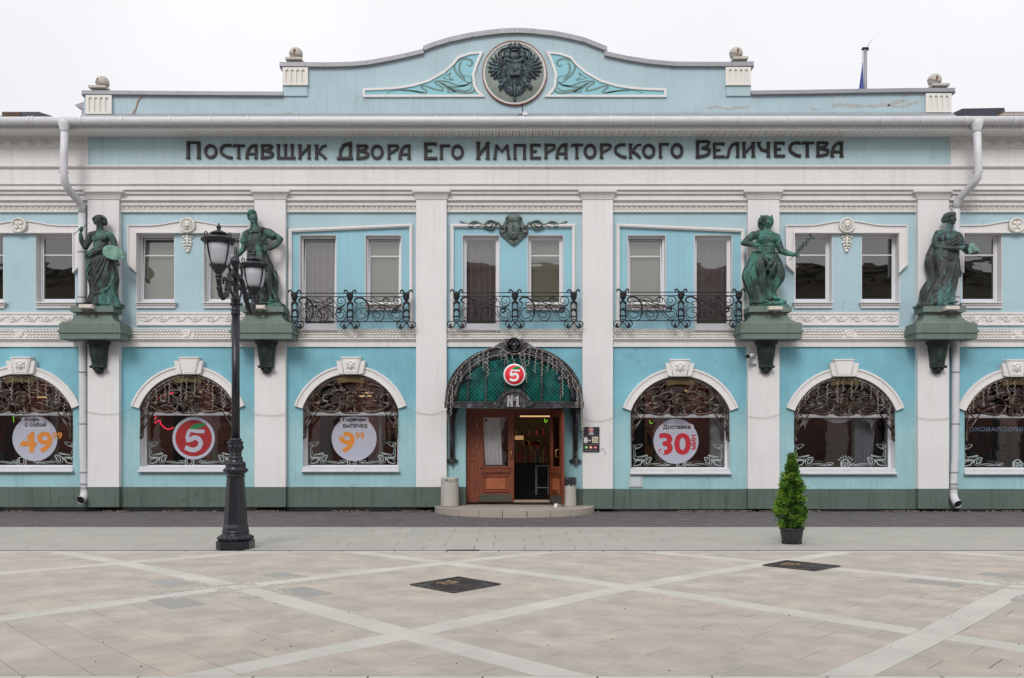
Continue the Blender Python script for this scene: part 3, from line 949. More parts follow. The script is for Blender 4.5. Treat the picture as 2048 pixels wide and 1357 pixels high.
for k, A in enumerate(ARCH):
    c, hw, dy = A['c'], A['hw'], A['dy']
    foot, top, st, sb = 817 + dy, 748 + dy, 934 + dy, 945 + dy
    win = MB()
    arc = arch_pts(c, hw, foot, top, 26)
    # frame: arch ring + jambs, recessed
    yf = 0.26
    inner = arch_pts(c, hw - 4.5, foot, top + 4.5, 26)
    ring = [(p, q) for p, q in zip(arc, inner)]
    def ringstrip(mb, outer, innr, yf, yb):
        for i in range(len(outer) - 1):
            pts = [outer[i], outer[i + 1], innr[i + 1], innr[i]]
            P = [(WX(x, 0), WZ(y, 0)) for x, y in pts]
            a = sum(P[j][0] * P[(j + 1) % 4][1] - P[(j + 1) % 4][0] * P[j][1] for j in range(4))
            if a < 0: P = P[::-1]
            v = [(p[0], yf, p[1]) for p in P] + [(p[0], yb, p[1]) for p in P]
            mb.add(v, [(0, 1, 2, 3)])
            # outer and inner edges
        for path, flip in ((outer, False), (innr, True)):
            V = []
            for x, y in path:
                V += [(WX(x, 0), yf, WZ(y, 0)), (WX(x, 0), yb, WZ(y, 0))]
            fs = [(2 * i, 2 * i + 2, 2 * i + 3, 2 * i + 1) for i in range(len(path) - 1)]
            if flip: fs = [f[::-1] for f in fs]
            mb.add(V, [f[::-1] for f in fs], True)
    ringstrip(win, arc, inner, yf, yf + .08)
    win.pbox(c - hw, foot, c - hw + 4.5, st + 1, 0.0, 0.0) if False else None
    win.box(WX(c - hw), WX(c - hw + 4.5), yf, yf + .08, WZ(st), WZ(foot))
    win.box(WX(c + hw - 4.5), WX(c + hw), yf, yf + .08, WZ(st), WZ(foot))
    win.bbox(WX(c - hw + 4.5), WX(c + hw - 4.5), yf - .03, yf + .08, WZ(831.5 + dy, yf), WZ(824.5 + dy, yf), .01)
    win.box(WX(c - hw + 4.5), WX(c + hw - 4.5), yf, yf + .08, WZ(st), WZ(st - 3))
    wobj = win.build('arched_window', WFRAME, bld)
    SHOPWIN.append((wobj, A))
    mb = MB()   # lower pane
    mb.box(WX(c - hw + 4), WX(c + hw - 4), yf + .035, yf + .045, WZ(st - 2), WZ(831 + dy, yf))
    mb.build('pane', GLASS_SHOP, wobj)
    mb = MB()   # arched pane
    pts = [(x, y) for x, y in inner] + [(c + hw - 4, 825.5 + dy), (c - hw + 4, 825.5 + dy)]
    mb.prism([(WX(x), WZ(y)) for x, y in pts], yf + .035, yf + .045)
    mb.build('pane', GLASS_SHOP, wobj)
    mb = MB()   # white returns of the opening
    path = [(c - hw, st)] + arc + [(c + hw, st)]
    V = []
    for x, y in path:
        V += [(WX(x) + (.006 if x < c else -.006), .003, WZ(y) - .004), (WX(x) + (.006 if x < c else -.006), yf, WZ(y) - .004)]
    mb.add(V, [(2 * i, 2 * i + 2, 2 * i + 3, 2 * i + 1) for i in range(len(path) - 1)], False)
    mb.build('reveal', PIL, wobj)
    mb = MB()   # archivolt
    o1 = arch_pts(c, hw, foot, top, 26, 17)
    o2 = arch_pts(c, hw, foot, top, 26, 13)
    o3 = arch_pts(c, hw, foot, top, 26, 3)
    # ends cut square to the arc
    ringstrip(mb, o1, o2, -0.085, 0.0)
    ringstrip(mb, o2, o3, -0.06, 0.0)
    ringstrip(mb, o3, arc, -0.075, 0.0)
    for s in (0, -1):
        mb.prism([(WX(p[0]), WZ(p[1])) for p in (o1[s], arc[s], (arc[s][0], arc[s][1] + .6), (o1[s][0], o1[s][1] + .6))], -0.08, 0.0)
    mb.build('archivolt', TRIM, wobj)
    mb = MB()
    keystone(mb, c, 714 + dy)
    if A['face']:
        f = W(c, 731 + dy, -0.2)
        small_face(mb, f.x, f.z, 0.24, -0.2)
    mb.build('keystone', TRIM, wobj)
    mb = MB()
    x0, x1 = WX(c - hw - 1), WX(c + hw + 1)
    za, zb = WZ(935.5 + dy), WZ(sb)
    mb.bbox(x0, x1, -0.03, yf + .02, WZ(942 + dy), WZ(st - .5), .01)
    mb.bbox(x0 - .02, x1 + .02, -0.11, -0.03, WZ(sb), WZ(941 + dy), .012)
    mb.build('window_sill', WHITEMETAL, wobj)

# the shop's own lit lamps (their tubes are seen through the grilles)
for i, (px_, y_) in enumerate(((60, 2.6), (395, 2.4), (730, 2.6), (1065, 2.4), (1350, 2.4), (1700, 3.0), (2040, 3.0))):
    ld_ = bpy.data.lights.new('shop_lamp', 'AREA'); ld_.energy = (42, 42, 42, 13, 42, 12, 12)[i]; ld_.size = 1.6; ld_.color = (1.0, .78, .52)
    lo_ = bpy.data.objects.new('shop_lamp', ld_); COL.objects.link(lo_); lo_.location = (WX(px_, y_), y_, 3.85)
# ================================================================ PARAPET, MEDALLION, LETTERS
par = [(168, 228), (168, 190), (565, 192.5), (565, 170), (616, 170), (616, 134.5), (640, 133.5), (700, 133), (740, 129), (780, 121), (820, 111), (852, 102), (864, 99), (864, 95),
       (880, 88), (910, 80), (950, 73), (990, 69), (1030, 68), (1070, 69), (1110, 73), (1150, 81), (1185, 91), (1196, 95), (1196, 99), (1212, 104), (1250, 115), (1290, 124), (1330, 130), (1370, 133.5), (1410, 134), (1451, 134),
       (1451, 170), (1502, 170), (1502, 190), (1903, 186), (1903, 226)]
mb = MB()
mb.pprism(par + [(1903, 240), (168, 240)], 0.0, 0.5)
pp = mb.build('parapet', WALL_PAR, bld)
def cap_run(pts, th, yf=-0.09, yb=0.55):
    mb = MB()
    n = len(pts)
    for i in range(n - 1):
        a, b = pts[i], pts[i + 1]
        mb.tone = 0.5 + random.uniform(-.2, .2)
        mb.pprism([(a[0], a[1]), (b[0] - .5, b[1]), (b[0] - .5, b[1] + th), (a[0], a[1] + th)], yf, yb)
        mb.pprism([(a[0], a[1] + th), (b[0], b[1] + th), (b[0], b[1] + th + 2.8), (a[0], a[1] + th + 2.8)], yf + .045, yb)
    return mb.build('parapet_cap', GREYMETAL, pp)
cap_run([(163, 181), (260, 181.5), (358, 182.3), (460, 183), (566, 183.5)], 7.5)
cap_run([(559, 124), (610, 124.5), (650, 125), (700, 124), (735, 121), (780, 113), (815, 105.5), (848, 97.5)], 8.5)
cap_run([(846, 92), (870, 83), (900, 74), (945, 64.5), (975, 60.5), (1005, 57), (1035, 56), (1060, 57), (1110, 62), (1140, 68), (1168, 74.5), (1215, 93)], 9.5)
cap_run([(1209, 102), (1255, 112), (1300, 119), (1350, 123.5), (1415, 124), (1465, 124), (1508, 123)], 8.5)
cap_run([(1503, 181.5), (1610, 180), (1715, 178), (1820, 176.5), (1911, 176)], 7.5)
mb = MB()   # apron flashing at the foot of the parapet
mb.add([(WX(168), -0.35, WZ(236, -.35)), (WX(1903), -0.35, WZ(235, -.35)), (WX(1903), -0.012, WZ(225.5)), (WX(168), -0.012, WZ(228.5)),
        (WX(168), -0.05, WZ(238, -.35)), (WX(1903), -0.05, WZ(237, -.35))], [(0, 1, 2, 3), (4, 5, 1, 0), (3, 2, 5, 4), (0, 3, 4), (1, 5, 2)])
mb.build('roof_flashing', GREYMETAL, pp)
for (x0, x1, y0, y1) in ((171, 223, 190.5, 228), (565, 615.5, 135, 170.5), (1451.5, 1502, 134.5, 170.5), (1852, 1903.5, 187, 225)):
    mb = MB()
    mb.pbox(x0, y0, x1, y1, -0.05, 0.0)
    n = 4
    # flutes as raised fillets between recessed grooves
    w = (x1 - x0 - 8) / n
    ztop, zbot = y0 + 4, y1 - 4
    mb.pbox(x0, y0, x1, ztop, -0.085, -0.05); mb.pbox(x0, zbot, x1, y1, -0.085, -0.05)
    for i in range(n + 1):
        cx = x0 + 4 + i * w
        mb.pbox(cx - 2 - (2 if i == 0 else 0), ztop, cx + 2 + (2 if i == n else 0), zbot, -0.085, -0.05)
    for i in range(n):
        cx = x0 + 4 + (i + .5) * w
        h = w / 2 - 2
        mb.pprism([(cx - h - .1, ztop - .1), (cx + h + .1, ztop - .1), (cx + h + .1, ztop + h), (cx + h * .7, ztop + h * .4), (cx, ztop + .3), (cx - h * .7, ztop + h * .4), (cx - h - .1, ztop + h)], -0.083, -0.05)
    mb.build('fluted_block', CARVE, pp)
    if y0 < 150:
        mb = MB(); mb.pbox(x0 + 1, 171, x1 - 1, 192, -0.04, 0.0); mb.build('block_base', WALL_PAR, pp)
# art nouveau panels beside the medallion
PANEL = paint('parapet panel turquoise paint', lin(140, 192, 204), dirt=0.1, streak=0.15, grain=90, blotch=0.04)
SCROLLG = plain('grey green painted scroll', lin(108, 134, 130), 0.7, var=0.1)
def zx(X, Y): return (520 + X / 3.94, 40 + Y / 3.94)
for s in (-1, 1):
    def mp(p):
        x, y = p
        return (x, y) if s < 0 else (2 * 1029.3 - x, y + .2)
    outer = [zx(*p) for p in ((810, 540), (950, 536), (1080, 527), (1200, 508), (1320, 472), (1440, 405), (1520, 335), (1555, 288), (1650, 256), (1760, 247), (1715, 350), (1690, 430), (1700, 520), (1730, 565), (1772, 605), (810, 607))]
    inner = [zx(*p) for p in ((828, 556), (950, 552), (1085, 543), (1205, 524), (1330, 487), (1450, 420), (1530, 350), (1568, 302), (1650, 273), (1728, 264), (1695, 350), (1670, 430), (1680, 520), (1705, 565), (1728, 590), (828, 590))]
    outer = [mp(p) for p in outer]; inner = [mp(p) for p in inner]
    mb = MB(); mb.pprism(inner, -0.02, 0.0)
    pn = mb.build('ornament_panel', PANEL, pp)
    mb = MB()
    n = len(outer)
    for i in range(n):
        j = (i + 1) % n
        mb.pprism([outer[i], outer[j], inner[j], inner[i]], -0.05 - .0005 * (i % 2), 0.0)
    mb.build('panel_border', TRIM, pn)
    mb = MB()
    strokes = [
        ([(995, 577), (1060, 558), (1150, 553), (1230, 565), (1300, 575), (1310, 560), (1270, 530), (1300, 522), (1370, 545), (1440, 558), (1430, 530), (1380, 495), (1400, 483), (1480, 490), (1560, 520), (1620, 515), (1670, 480), (1655, 448), (1600, 440)], 4),
        ([(1100, 556), (1200, 562), (1290, 578)], 3),
        ([(1400, 487), (1450, 510), (1520, 530), (1600, 520), (1650, 510)], 4),
        ([(1430, 500), (1500, 545), (1570, 570), (1650, 575), (1692, 555), (1680, 510), (1640, 495)], 5),
        ([(1440, 525), (1540, 548), (1620, 560), (1660, 545), (1670, 520)], 3),
        ([(1645, 500), (1600, 470), (1550, 420), (1530, 370), (1550, 330), (1610, 308), (1660, 318), (1672, 345), (1650, 366), (1633, 350)], 5),
        ([(1590, 330), (1570, 370), (1580, 420), (1620, 470)], 5),
        ([(1440, 460), (1500, 420), (1490, 450), (1520, 475), (1440, 460)], 2.5),
        ([(1465, 540), (1545, 568), (1480, 568), (1490, 550)], 3),
    ]
    for st, w in strokes:
        P = spline([mp(zx(*p)) for p in st], 6)
        mb.relief([(WX(x, -.02), WZ(y, -.02)) for x, y in P], taper(len(P), w / 3.94 / 80 * 1.8, .2, .2, .35), -0.02, 0.006, 4, flat=True)
    mb.build('painted_scroll', SCROLLG, pn)

# ---- stone balls on the parapet
RUSTP = plain('rust stained opening', lin(112, 72, 54), .9, var=.4, scale=20)
BALLM = paint('weathered stone ball', lin(186, 180, 172), dirt=0.9, streak=0.5, dirt_col=lin(118, 96, 80), blotch=0.2, bmp=0.8, grain=30)
for k, (px, py, bx0, bx1, by, lab) in enumerate((
        (205, 166, 183, 217, 180, 'tilted weathered stone ball with a rust stain above the painter statue end of the parapet'),
        (592, 108.5, 574, 606, 124, 'weathered stone ball on the raised parapet block nearest the street lamp'),
        (1472, 108, 1463, 1493, 123, 'weathered stone ball on the raised parapet block above the winged helmet statue'),
        (1869, 161.5, 1859, 1893, 176, 'weathered stone ball on the parapet end beyond the flagpole'))):
    yb = 0.12
    base = W(px, by, yb)
    t = thing('stone_ball', lab, 'stone ball', base, 'stone balls on the parapet')
    mb = MB(); r = 0.168
    cz = WZ(py, yb)
    mb.ell((WX(px, yb), yb, cz), (r, r, r * .97), 20, 14, Euler((R(20), R(14), 0)))
    mb.build('ball', BALLM, t)
    mb = MB(); a_ = (-.6, .0, .1, -.1)[k]; e_ = Euler((0, 0, 0)); mb.ell((WX(px, yb) + .11 * a_, yb - r * .96 + .03 * abs(a_), cz + .01), (.03, .012, .06), 8, 5, Euler((0, .2, a_))); mb.build('rust_patch', RUSTP, t)
    mb = MB()
    V = []
    for q in range(28):
        a = 2 * math.pi * q / 28
        V.append(Vector((math.cos(a) * (r + .003), math.sin(a) * (r + .003), -.03)))
    e = Euler((R(14), R(16), 0))
    for v in V: v.rotate(e)
    mb.tube([tuple(v + Vector((WX(px, yb), yb, cz))) for v in V + [V[0]]], .004, 4)
    mb.build('joint_line', IRON, t)
    mb = MB()
    mb.box(WX(bx0, yb), WX(bx1, yb), yb - .18, yb + .18, base.z - .01, base.z + .045)
    mb.lathe([(0.11, .04), (.1, .06), (.09, .09)], (WX(px, yb), yb, base.z), 14)
    mb.build('base_block', BALLM, t)

# ---- double headed eagle relief, reused at several sizes
def eagle(mb, x, z, s, y, feathers=8):
    """s = half height"""
    def e(dx, dz, rx, rz, d=.1, a=0, dy=0): mb.ell((x + dx * s, y - dy * s, z + dz * s), (rx * s, d * s, rz * s), 8, 5, Euler((0, -R(a), 0)))
    e(0, .05, .26, .34, .2)
    for q in (-1, 1):
        for i in range(feathers):
            t = i / (feathers - 1)
            a = 100 - 150 * t
            L = .52 - .1 * t
            ca, sa = math.cos(R(a)), math.sin(R(a))
            bx, bz = .40, .12
            e(q * (bx + ca * L * .62), bz + sa * L * .62, L * .5, .055, .08, a if q > 0 else 180 - a, .02)
        for i in range(feathers - 2):
            t = i / (feathers - 3)
            a = 95 - 140 * t
            ca, sa = math.cos(R(a)), math.sin(R(a))
            e(q * (.36 + ca * .2), .1 + sa * .2, .17, .05, .1, a if q > 0 else 180 - a, .07)
        e(q * .33, .12, .2, .24, .12)
        e(q * .2, .36, .07, .2, .1, 90 + q * 25, .08)
        e(q * .24, .5, .11, .09, .12, 0, .1)
        e(q * .36, .47, .08, .03, .07, -q * 20, .1)
        for c in range(3): e(q * (.17 + c * .07), .63 + (.03 if c == 1 else 0), .035, .08, .06, 90, .06)
        e(q * .24, .58, .12, .025, .07, 0, .09)
        # claws with sceptre and orb
        e(q * .3, -.3, .08, .17, .09, q * 40, .04)
        e(q * .42, -.42, .09, .07, .08, 0, .06)
        mb.relief([(x + q * .36 * s, z - .36 * s), (x + q * .5 * s, z + (.0 if q > 0 else -.6) * s)], .02 * s, y, .12 * s, 4)
        e(q * .5, -.5 if q > 0 else -.46, .09 if q > 0 else .05, .09, .1, 0, .03)
        for i in range(3):
            e(q * (.1 + i * .1), -.62 + i * .08, .06, .17, .07, -q * (12 + 22 * i), .02)
            mb.relief(spiral(x + q * (.14 + .09 * i) * s, z - (.7 - .09 * i) * s, .07 * s, .02 * s, 90, q * 1.0, 8), .018 * s, y, .12 * s, 4)
        mb.relief(spline([(x + q * .12 * s, z + .95 * s), (x + q * .25 * s, z + .8 * s), (x + q * .42 * s, z + .74 * s), (x + q * .52 * s, z + .62 * s)], 3), .025 * s, y, .08 * s, 4)
        e(q * .5, .64, .05, .1, .07, q * 30, .02)
    e(0, -.55, .07, .3, .1, 0, .03)
    e(0, -.88, .06, .1, .07)
    for c in (-1, 0, 1): e(c * .09, .8, .045, .12, .07, 90 - c * 20, .05)
    e(0, .7, .17, .035, .09, 0, .05)
    e(0, .95, .03, .06, .05)
    # breast shield
    w, h = .17 * s, .2 * s
    mb.box(x - w, x + w, y - .26 * s, y, z + .02 * s - h, z + .02 * s + h)
    for a, b in (((-w, -h), (w, -h)), ((w, -h), (w, h)), ((w, h), (-w, h)), ((-w, h), (-w, -h))):
        mb.relief([(x + a[0], z + .02 * s + a[1]), (x + b[0], z + .02 * s + b[1])], .018 * s, y - .25 * s, .04 * s, 4)
    e(0.0, .04, .08, .12, .06, 10, .25); e(.03, .0, .11, .05, .05, 30, .26)

cm = W(1029, 146.5, -0.05)
med = thing('eagle_medallion', 'round bronze double headed eagle medallion at the top centre of the parapet', 'medallion', (cm.x, 0, cm.z))
mb = MB()
mb.ylathe([(0.0, -0.03), (0.74, -0.03), (0.745, -0.012), (0.75, 0.0)], (cm.x, 0, cm.z), 48)
mb.build('disc', DISCM, med)
mb = MB()
mb.ylathe([(0.735, -0.02), (0.742, -0.05), (0.755, -0.055), (0.762, -0.03), (0.775, -0.065), (0.787, -0.06), (0.79, 0.0)], (cm.x, 0, cm.z), 56)
mb.build('inner_rim', TRIM, med)
mb = MB()
mb.ylathe([(0.785, 0.0), (0.785, -0.075), (0.797, -0.08), (0.807, -0.07), (0.81, 0.0)], (cm.x, 0, cm.z), 56)
mb.build('outer_rim', COPPER, med)
mb = MB()
eagle(mb, cm.x + .01, cm.z + .02, 0.77, -0.03, 9)
for q in (-1, 1):
    mb.ell((cm.x + q * .3, -.05, cm.z + .05), (.15, .06, .24), 12, 8, Euler((0, q * .25, 0))); mb.ell((cm.x + q * .2, -.05, cm.z - .22), (.16, .06, .12), 10, 7); mb.ell((cm.x + q * .13, -.05, cm.z - .42), (.12, .05, .12), 10, 7)
mb.ell((cm.x, -.06, cm.z + .0), (.24, .1, .36), 14, 9); mb.ell((cm.x, -.05, cm.z + .42), (.16, .06, .12), 12, 7)
rr = random.Random(4)
for i in range(210):       # small feather scales so the casting reads as worked
    a = rr.uniform(0, 6.28); d = rr.uniform(0.1, .46)
    px, pz = cm.x + .0 + math.copysign(abs(math.cos(a)) * d, math.cos(a)), cm.z + .06 + math.sin(a) * d * .6
    mb.ell((px, -.13 + .1 * d, pz), (rr.uniform(.012, .03), .03, rr.uniform(.02, .04)), 5, 3, Euler((0, rr.uniform(-1, 1), 0)))
for k, a in enumerate([150, 165, 180, 195, 210, 225, 240, 300, 315, 330, 345, 0, 15, 30]):
    px, pz = cm.x + .4 * math.cos(R(a)), cm.z - .02 + .36 * math.sin(R(a))
    mb.ell((px, -.06, pz), (.06, .05, .05), 7, 4, Euler((0, a, 0)))
mb.build('eagle', EAGLEM, med)
mb = MB()
mb.tube(spline([tuple(W(1044, 208, -.05)), tuple(W(1044.5, 216, -.07)), tuple(W(1046, 224, -.1)), tuple(W(1049, 229, -.2))], 5), .012, 5)
mb.build('cable', IRON, med)
fl = thing('floodlight', 'small white floodlight on the roof flashing under the eagle medallion', 'floodlight', W(1050, 231, -0.3))
mb = MB(); c = W(1050, 230, -.3)
mb.box(c.x - .06, c.x + .06, -.36, -.26, c.z - .03, c.z + .04)
mb.lathe([(0.0, .04), (.045, .045), (.05, .07), (.03, .1), (0.0, .105)], (c.x - .01, -.3, c.z - .02), 10)
mb.build('housing', WHITEMETAL, fl)
mb = MB(); mb.tube(spline([(c.x - .2, -.34, c.z - .07), (c.x - .15, -.34, c.z - .01), (c.x - .05, -.32, c.z)], 4), .01, 5); mb.build('cable', IRON, fl)
wr = tag(None or (lambda m: (m.tube([tuple(W(a, b, y)) for a, b, y in spline([(240, 236, -.36), (255, 235.5, -.3), (264, 229, -.06), (272, 215, -.02), (275, 204, -.02), (283, 193, -.02)], 5)], .014, 6), m.build('orange_cable', plain('orange cable', lin(176, 140, 112), .6), None))[1])(MB()),
         'thin orange brown cable hanging down the parapet near its end', 'cable')

# ---- roof hatches seen over the eaves at both ends
for k, (pts, lab) in enumerate((
        (((4, 224), (78, 224), (104, 232.5), (104, 238), (4, 238)), 'dark roof hatch behind the gutter, on the same side as the painter statue'),
        (((1925, 217.5), (2009, 216), (2010, 224), (1996, 228), (1996, 234), (1906, 234), (1906, 226)), 'dark roof hatch with raised lid beyond the flagpole end of the parapet'))):
    b = W(pts[0][0], 236, 0.6)
    t = thing('roof_hatch', lab, 'roof hatch', (b.x, 0.6, b.z), 'roof hatches')
    mb = MB(); mb.pprism(pts, 0.6, 1.5); mb.build('lid', plain('dark roof hatch metal', lin(62, 60, 74), .5, .2), t)
    mb = MB()
    x0, x1 = (6, 40) if k == 0 else (2000, 2060)
    for q in range(3): mb.pbox(x0 - q * 3, 226 + q * 3 - 2 * k, x1, 227 + q * 3 - 2 * k, 0.56, 0.6)
    mb.build('timber_rail', plain('weathered timber rail', lin(140, 110, 88), .8), t)
t = thing('dormer_vent', 'small pointed metal vent behind the painter statue end of the parapet', 'roof vent', W(160, 225, .7))
mb = MB()
mb.pprism([(149, 210.5), (170, 203), (172, 222)], .7, 1.2); mb.pbox(163, 218, 176, 232, .7, 1.2)
mb.build('hood', GREYMETAL, t)

# ---- flagpole with a limp blue flag
fp = thing('flagpole', 'grey mast with a thin whip aerial rising behind the parapet', 'mast', W(1730, 190, 2.5))
mb = MB()
x = WX(1730.5, 2.5)
mb.lathe([(0.05, WZ(190, 2.5) - .8), (.05, WZ(98, 2.5))], (x, 2.5, 0), 12)
mb.build('pole', GREYMETAL, fp)
mb = MB(); mb.box(x - .09, x + .07, 2.44, 2.56, WZ(99, 2.5), WZ(96.5, 2.5)); mb.box(x - .02, x + .09, 2.45, 2.55, WZ(101, 2.5), WZ(99, 2.5)); mb.build('bracket', IRON, fp)
mb = MB(); mb.tube([(x + .03, 2.5, WZ(97, 2.5)), (WX(1745, 2.5), 2.5, WZ(78, 2.5))], .007, 4); mb.build('whip_aerial', GREYMETAL, fp)
FLAG = plain('blue flag cloth', lin(70, 84, 160), .8, var=.2, scale=8)
fg = thing('flag', 'limp dark blue flag hanging on a halyard beside the mast', 'flag', W(1724, 190, 2.45))
mb = MB()
V = []
for i in range(9):
    t = i / 8
    for k in range(7):
        u = k / 6
        px = 1724.2 + (u - .8) * (1 + 10.5 * t)
        V.append((WX(px, 2.45), 2.4 + .06 * math.sin(u * 9) * t, WZ(128 + 62 * t, 2.45)))
mb.add(V, [(i * 7 + k, (i + 1) * 7 + k, (i + 1) * 7 + k + 1, i * 7 + k + 1) for i in range(8) for k in range(6)], True)
mb.build('cloth', FLAG, fg)
mb = MB(); mb.tube([(WX(1724.5, 2.45), 2.45, WZ(98, 2.45)), (WX(1724.5, 2.45), 2.45, WZ(190, 2.45))], .005, 4); mb.build('halyard', IRON, fg)

# ---- sign lettering
T = 0.2     # stroke
def arcp(cx, cy, rx, ry, a0, a1, n=14):
    return [(cx + rx * math.cos(R(a0 + (a1 - a0) * k / n)), cy + ry * math.sin(R(a0 + (a1 - a0) * k / n))) for k in range(n + 1)]
h = T / 2
# glyphs: width given per letter; strokes in unit height, x scaled by the letter's own width
def glyph(ch, w):
    S = []; l, r = h, w - h
    V = lambda x, a=0.0, b=1.0: S.append(([(x, a), (x, b)], 1.0))
    def foot(x, z=0.0, e=.035): S.append(([(x - h - e, z + (.03 if z < .5 else -.03)), (x + h + e, z + (.03 if z < .5 else -.03))], .3))
    if ch == 'п': V(l); V(r); S.append(([(0, .93), (w, .93)], .7)); foot(l); foot(r)
    elif ch == 'о': S.append((arcp(w / 2, .5, w / 2 - h, .5 - h * .9, 0, 360, 26), 1))
    elif ch == 'с': S.append(([(w * .92, .92), (w * .72, .93)] + arcp(w * .55, .55, w * .55 - h, .38, 90, 215, 12) + [(w * .6, .12), (w, .06)], 1))
    elif ch == 'т': V(w / 2); S.append(([(w * .06, .92), (w, .92)], .8)); foot(w / 2); foot(0 + .06, .86, -.05)
    elif ch == 'а': V(r); S.append(([(l, .0), (l * 1.1, .3), (w * .3, .68), (w * .6, .9), (w, .93)], 1)); S.append(([(w * .2, .34), (r, .34)], .7)); foot(l + .02); foot(r)
    elif ch == 'в': V(l); S.append(([(0, .93), (w * .75, .93), (w * .88, .84), (w * .7, .7), (w * .3, .58)], .8)); S.append(([(w * .3, .58), (w * .8, .46), (w * .93, .32), (w * .75, .14), (0, .05)], 1)) ; foot(l)
    elif ch == 'щ': V(l); V(w * .42 + h * .5); V(w * .86 - h * .5); S.append(([(0, .07), (w, .07)], .8)); foot(l, 1); foot(w * .42 + h * .5, 1); foot(w * .86 - h * .5, 1); S.append(([(w * .96, .14), (w * .96, 0)], .6))
    elif ch == 'и': V(l); V(r); S.append(([(l, .22), (r, .85)], .8)); foot(l); foot(r); foot(l, 1); foot(r, 1)
    elif ch == 'к': V(l); S.append(([(w, .93), (w * .72, .9), (l + .05, .45)], .8)); S.append(([(l + .12, .5), (w * .62, .3), (w * .95, .03)], 1)); foot(l); foot(l, 1)
    elif ch == 'Д': V(r - .05, .1, 1); S.append(([(w * .2, .1), (w * .22, .5), (w * .42, .82), (r, .96)], .9)); S.append(([(0, .08), (w, .08)], .9)); S.append(([(.05, 0), (.05, .14)], .5))
    elif ch == 'р': V(l); S.append(([(0, .93), (w * .8, .93), (w * .92, .84), (w * .8, .66), (l, .38)], .8)); foot(l)
    elif ch in 'Ее': V(l); S.append(([(0, .93), (w * .95, .93)], .85)); S.append(([(l, .52 if ch == 'Е' else .5), (w * .62, .52)], .7)); S.append(([(0, .07), (w, .07)], .85)); S.append(([(w * .93, .98), (w * .9, .78)], .4)); 
    elif ch == 'г': V(l); S.append(([(0, .93), (w, .93)], .8)); S.append(([(w * .95, .98), (w * .93, .82)], .4)); foot(l)
    elif ch == 'И': V(l); V(r); S.append(([(l, .2), (r, .9)], .8)); foot(l); foot(r); foot(l, 1); foot(r, 1)
    elif ch == 'м': S.append(([(l, 0), (w * .2, .97)], 1)); S.append(([(r, 0), (w * .8, .97)], 1)); S.append(([(w * .2, .93), (w * .5, .5), (w * .8, .93)], .8)); foot(l); foot(r)
    elif ch == 'л': V(r); S.append(([(0, .04), (w * .16, .08), (w * .28, .55), (w * .55, .88), (w, .95)], .95)); foot(r)
    elif ch == 'ч': V(r); S.append(([(l, 1), (l, .78), (w * .3, .5), (r, .38)], .9)); foot(l, 1); foot(r, 1); foot(r)
    elif ch == 'П': V(l); V(r); S.append(([(0, .95), (w, .95)], .6)); foot(l); foot(r)
    elif ch == 'В': V(l); S.append(([(0, .95), (w * .8, .95), (w * .92, .86), (w * .7, .66), (w * .4, .58)], .7)); S.append(([(w * .4, .58), (w * .85, .52), (w * .93, .36), (w * .7, .16), (0, .05)], .9)); foot(l)
    return S
LET = [('П', 373, 401, 284, 318), ('о', 408, 435, 289, 318), ('с', 439, 465, 289, 318), ('т', 465, 490, 289.5, 318), ('а', 491, 515, 289.5, 318), ('в', 522, 547, 289.5, 318),
       ('щ', 554, 591, 289.5, 318.5), ('и', 597, 621, 290, 318.5), ('к', 630, 653, 290, 319), ('Д', 674, 706, 285, 320), ('в', 713, 738, 290, 319), ('о', 741, 767.5, 290, 319.5), ('р', 775, 798, 290, 319),
       ('а', 797, 821, 290, 319), ('Е', 848, 874.5, 286, 319.5), ('г', 880, 900, 290, 319), ('о', 902, 928, 290, 319.5), ('И', 953, 979, 285, 319), ('м', 986.5, 1021, 289, 319), ('п', 1027, 1052, 289, 319),
       ('е', 1060, 1082, 288.5, 318.5), ('р', 1089, 1111, 288.5, 318), ('а', 1111, 1135, 288, 318), ('т', 1141.5, 1166, 288, 318), ('о', 1167, 1193.5, 288, 318.5), ('р', 1200, 1223, 288, 317.5), ('с', 1228, 1253, 288, 317),
       ('к', 1258, 1282, 288, 317.5), ('о', 1284, 1311, 288, 317.5), ('г', 1318, 1337.5, 287, 316.5), ('о', 1341, 1367, 287, 317), ('В', 1392, 1421, 282, 316.5), ('е', 1426, 1450, 286, 316), ('л', 1452, 1478.5, 285.5, 315.5),
       ('и', 1485, 1509.5, 285, 315), ('ч', 1515, 1540, 285, 315), ('е', 1548, 1570, 284.5, 314.5), ('с', 1577, 1602, 284, 314.5), ('т', 1601.5, 1628, 284, 314.5), ('в', 1633, 1658, 284, 314), ('а', 1661, 1686, 284, 314.5)]
c0 = W(1030, 302, -0.25)
sign = thing('sign_lettering', 'long dark brown raised lettering sign in old style Cyrillic under the eaves', 'sign', (c0.x, -0.232, c0.z))
for ch, a, b, t, bt in LET:
    yf = -0.25
    x0, x1, z0, z1 = WX(a, yf), WX(b, yf), WZ(bt, yf), WZ(t, yf)
    hh = z1 - z0
    mb = MB()
    for i, (st, wt) in enumerate(glyph(ch, (x1 - x0) / hh)):
        P = [(x0 + p[0] * hh, z0 + p[1] * hh) for p in st]
        if len(P) == 5: P = spline(P, 4)
        mb.relief(P, T * .5 * wt * hh, -0.236, 0.045 + .0012 * i, 4, flat=True)
    mb.build('letter', LETTER, sign)

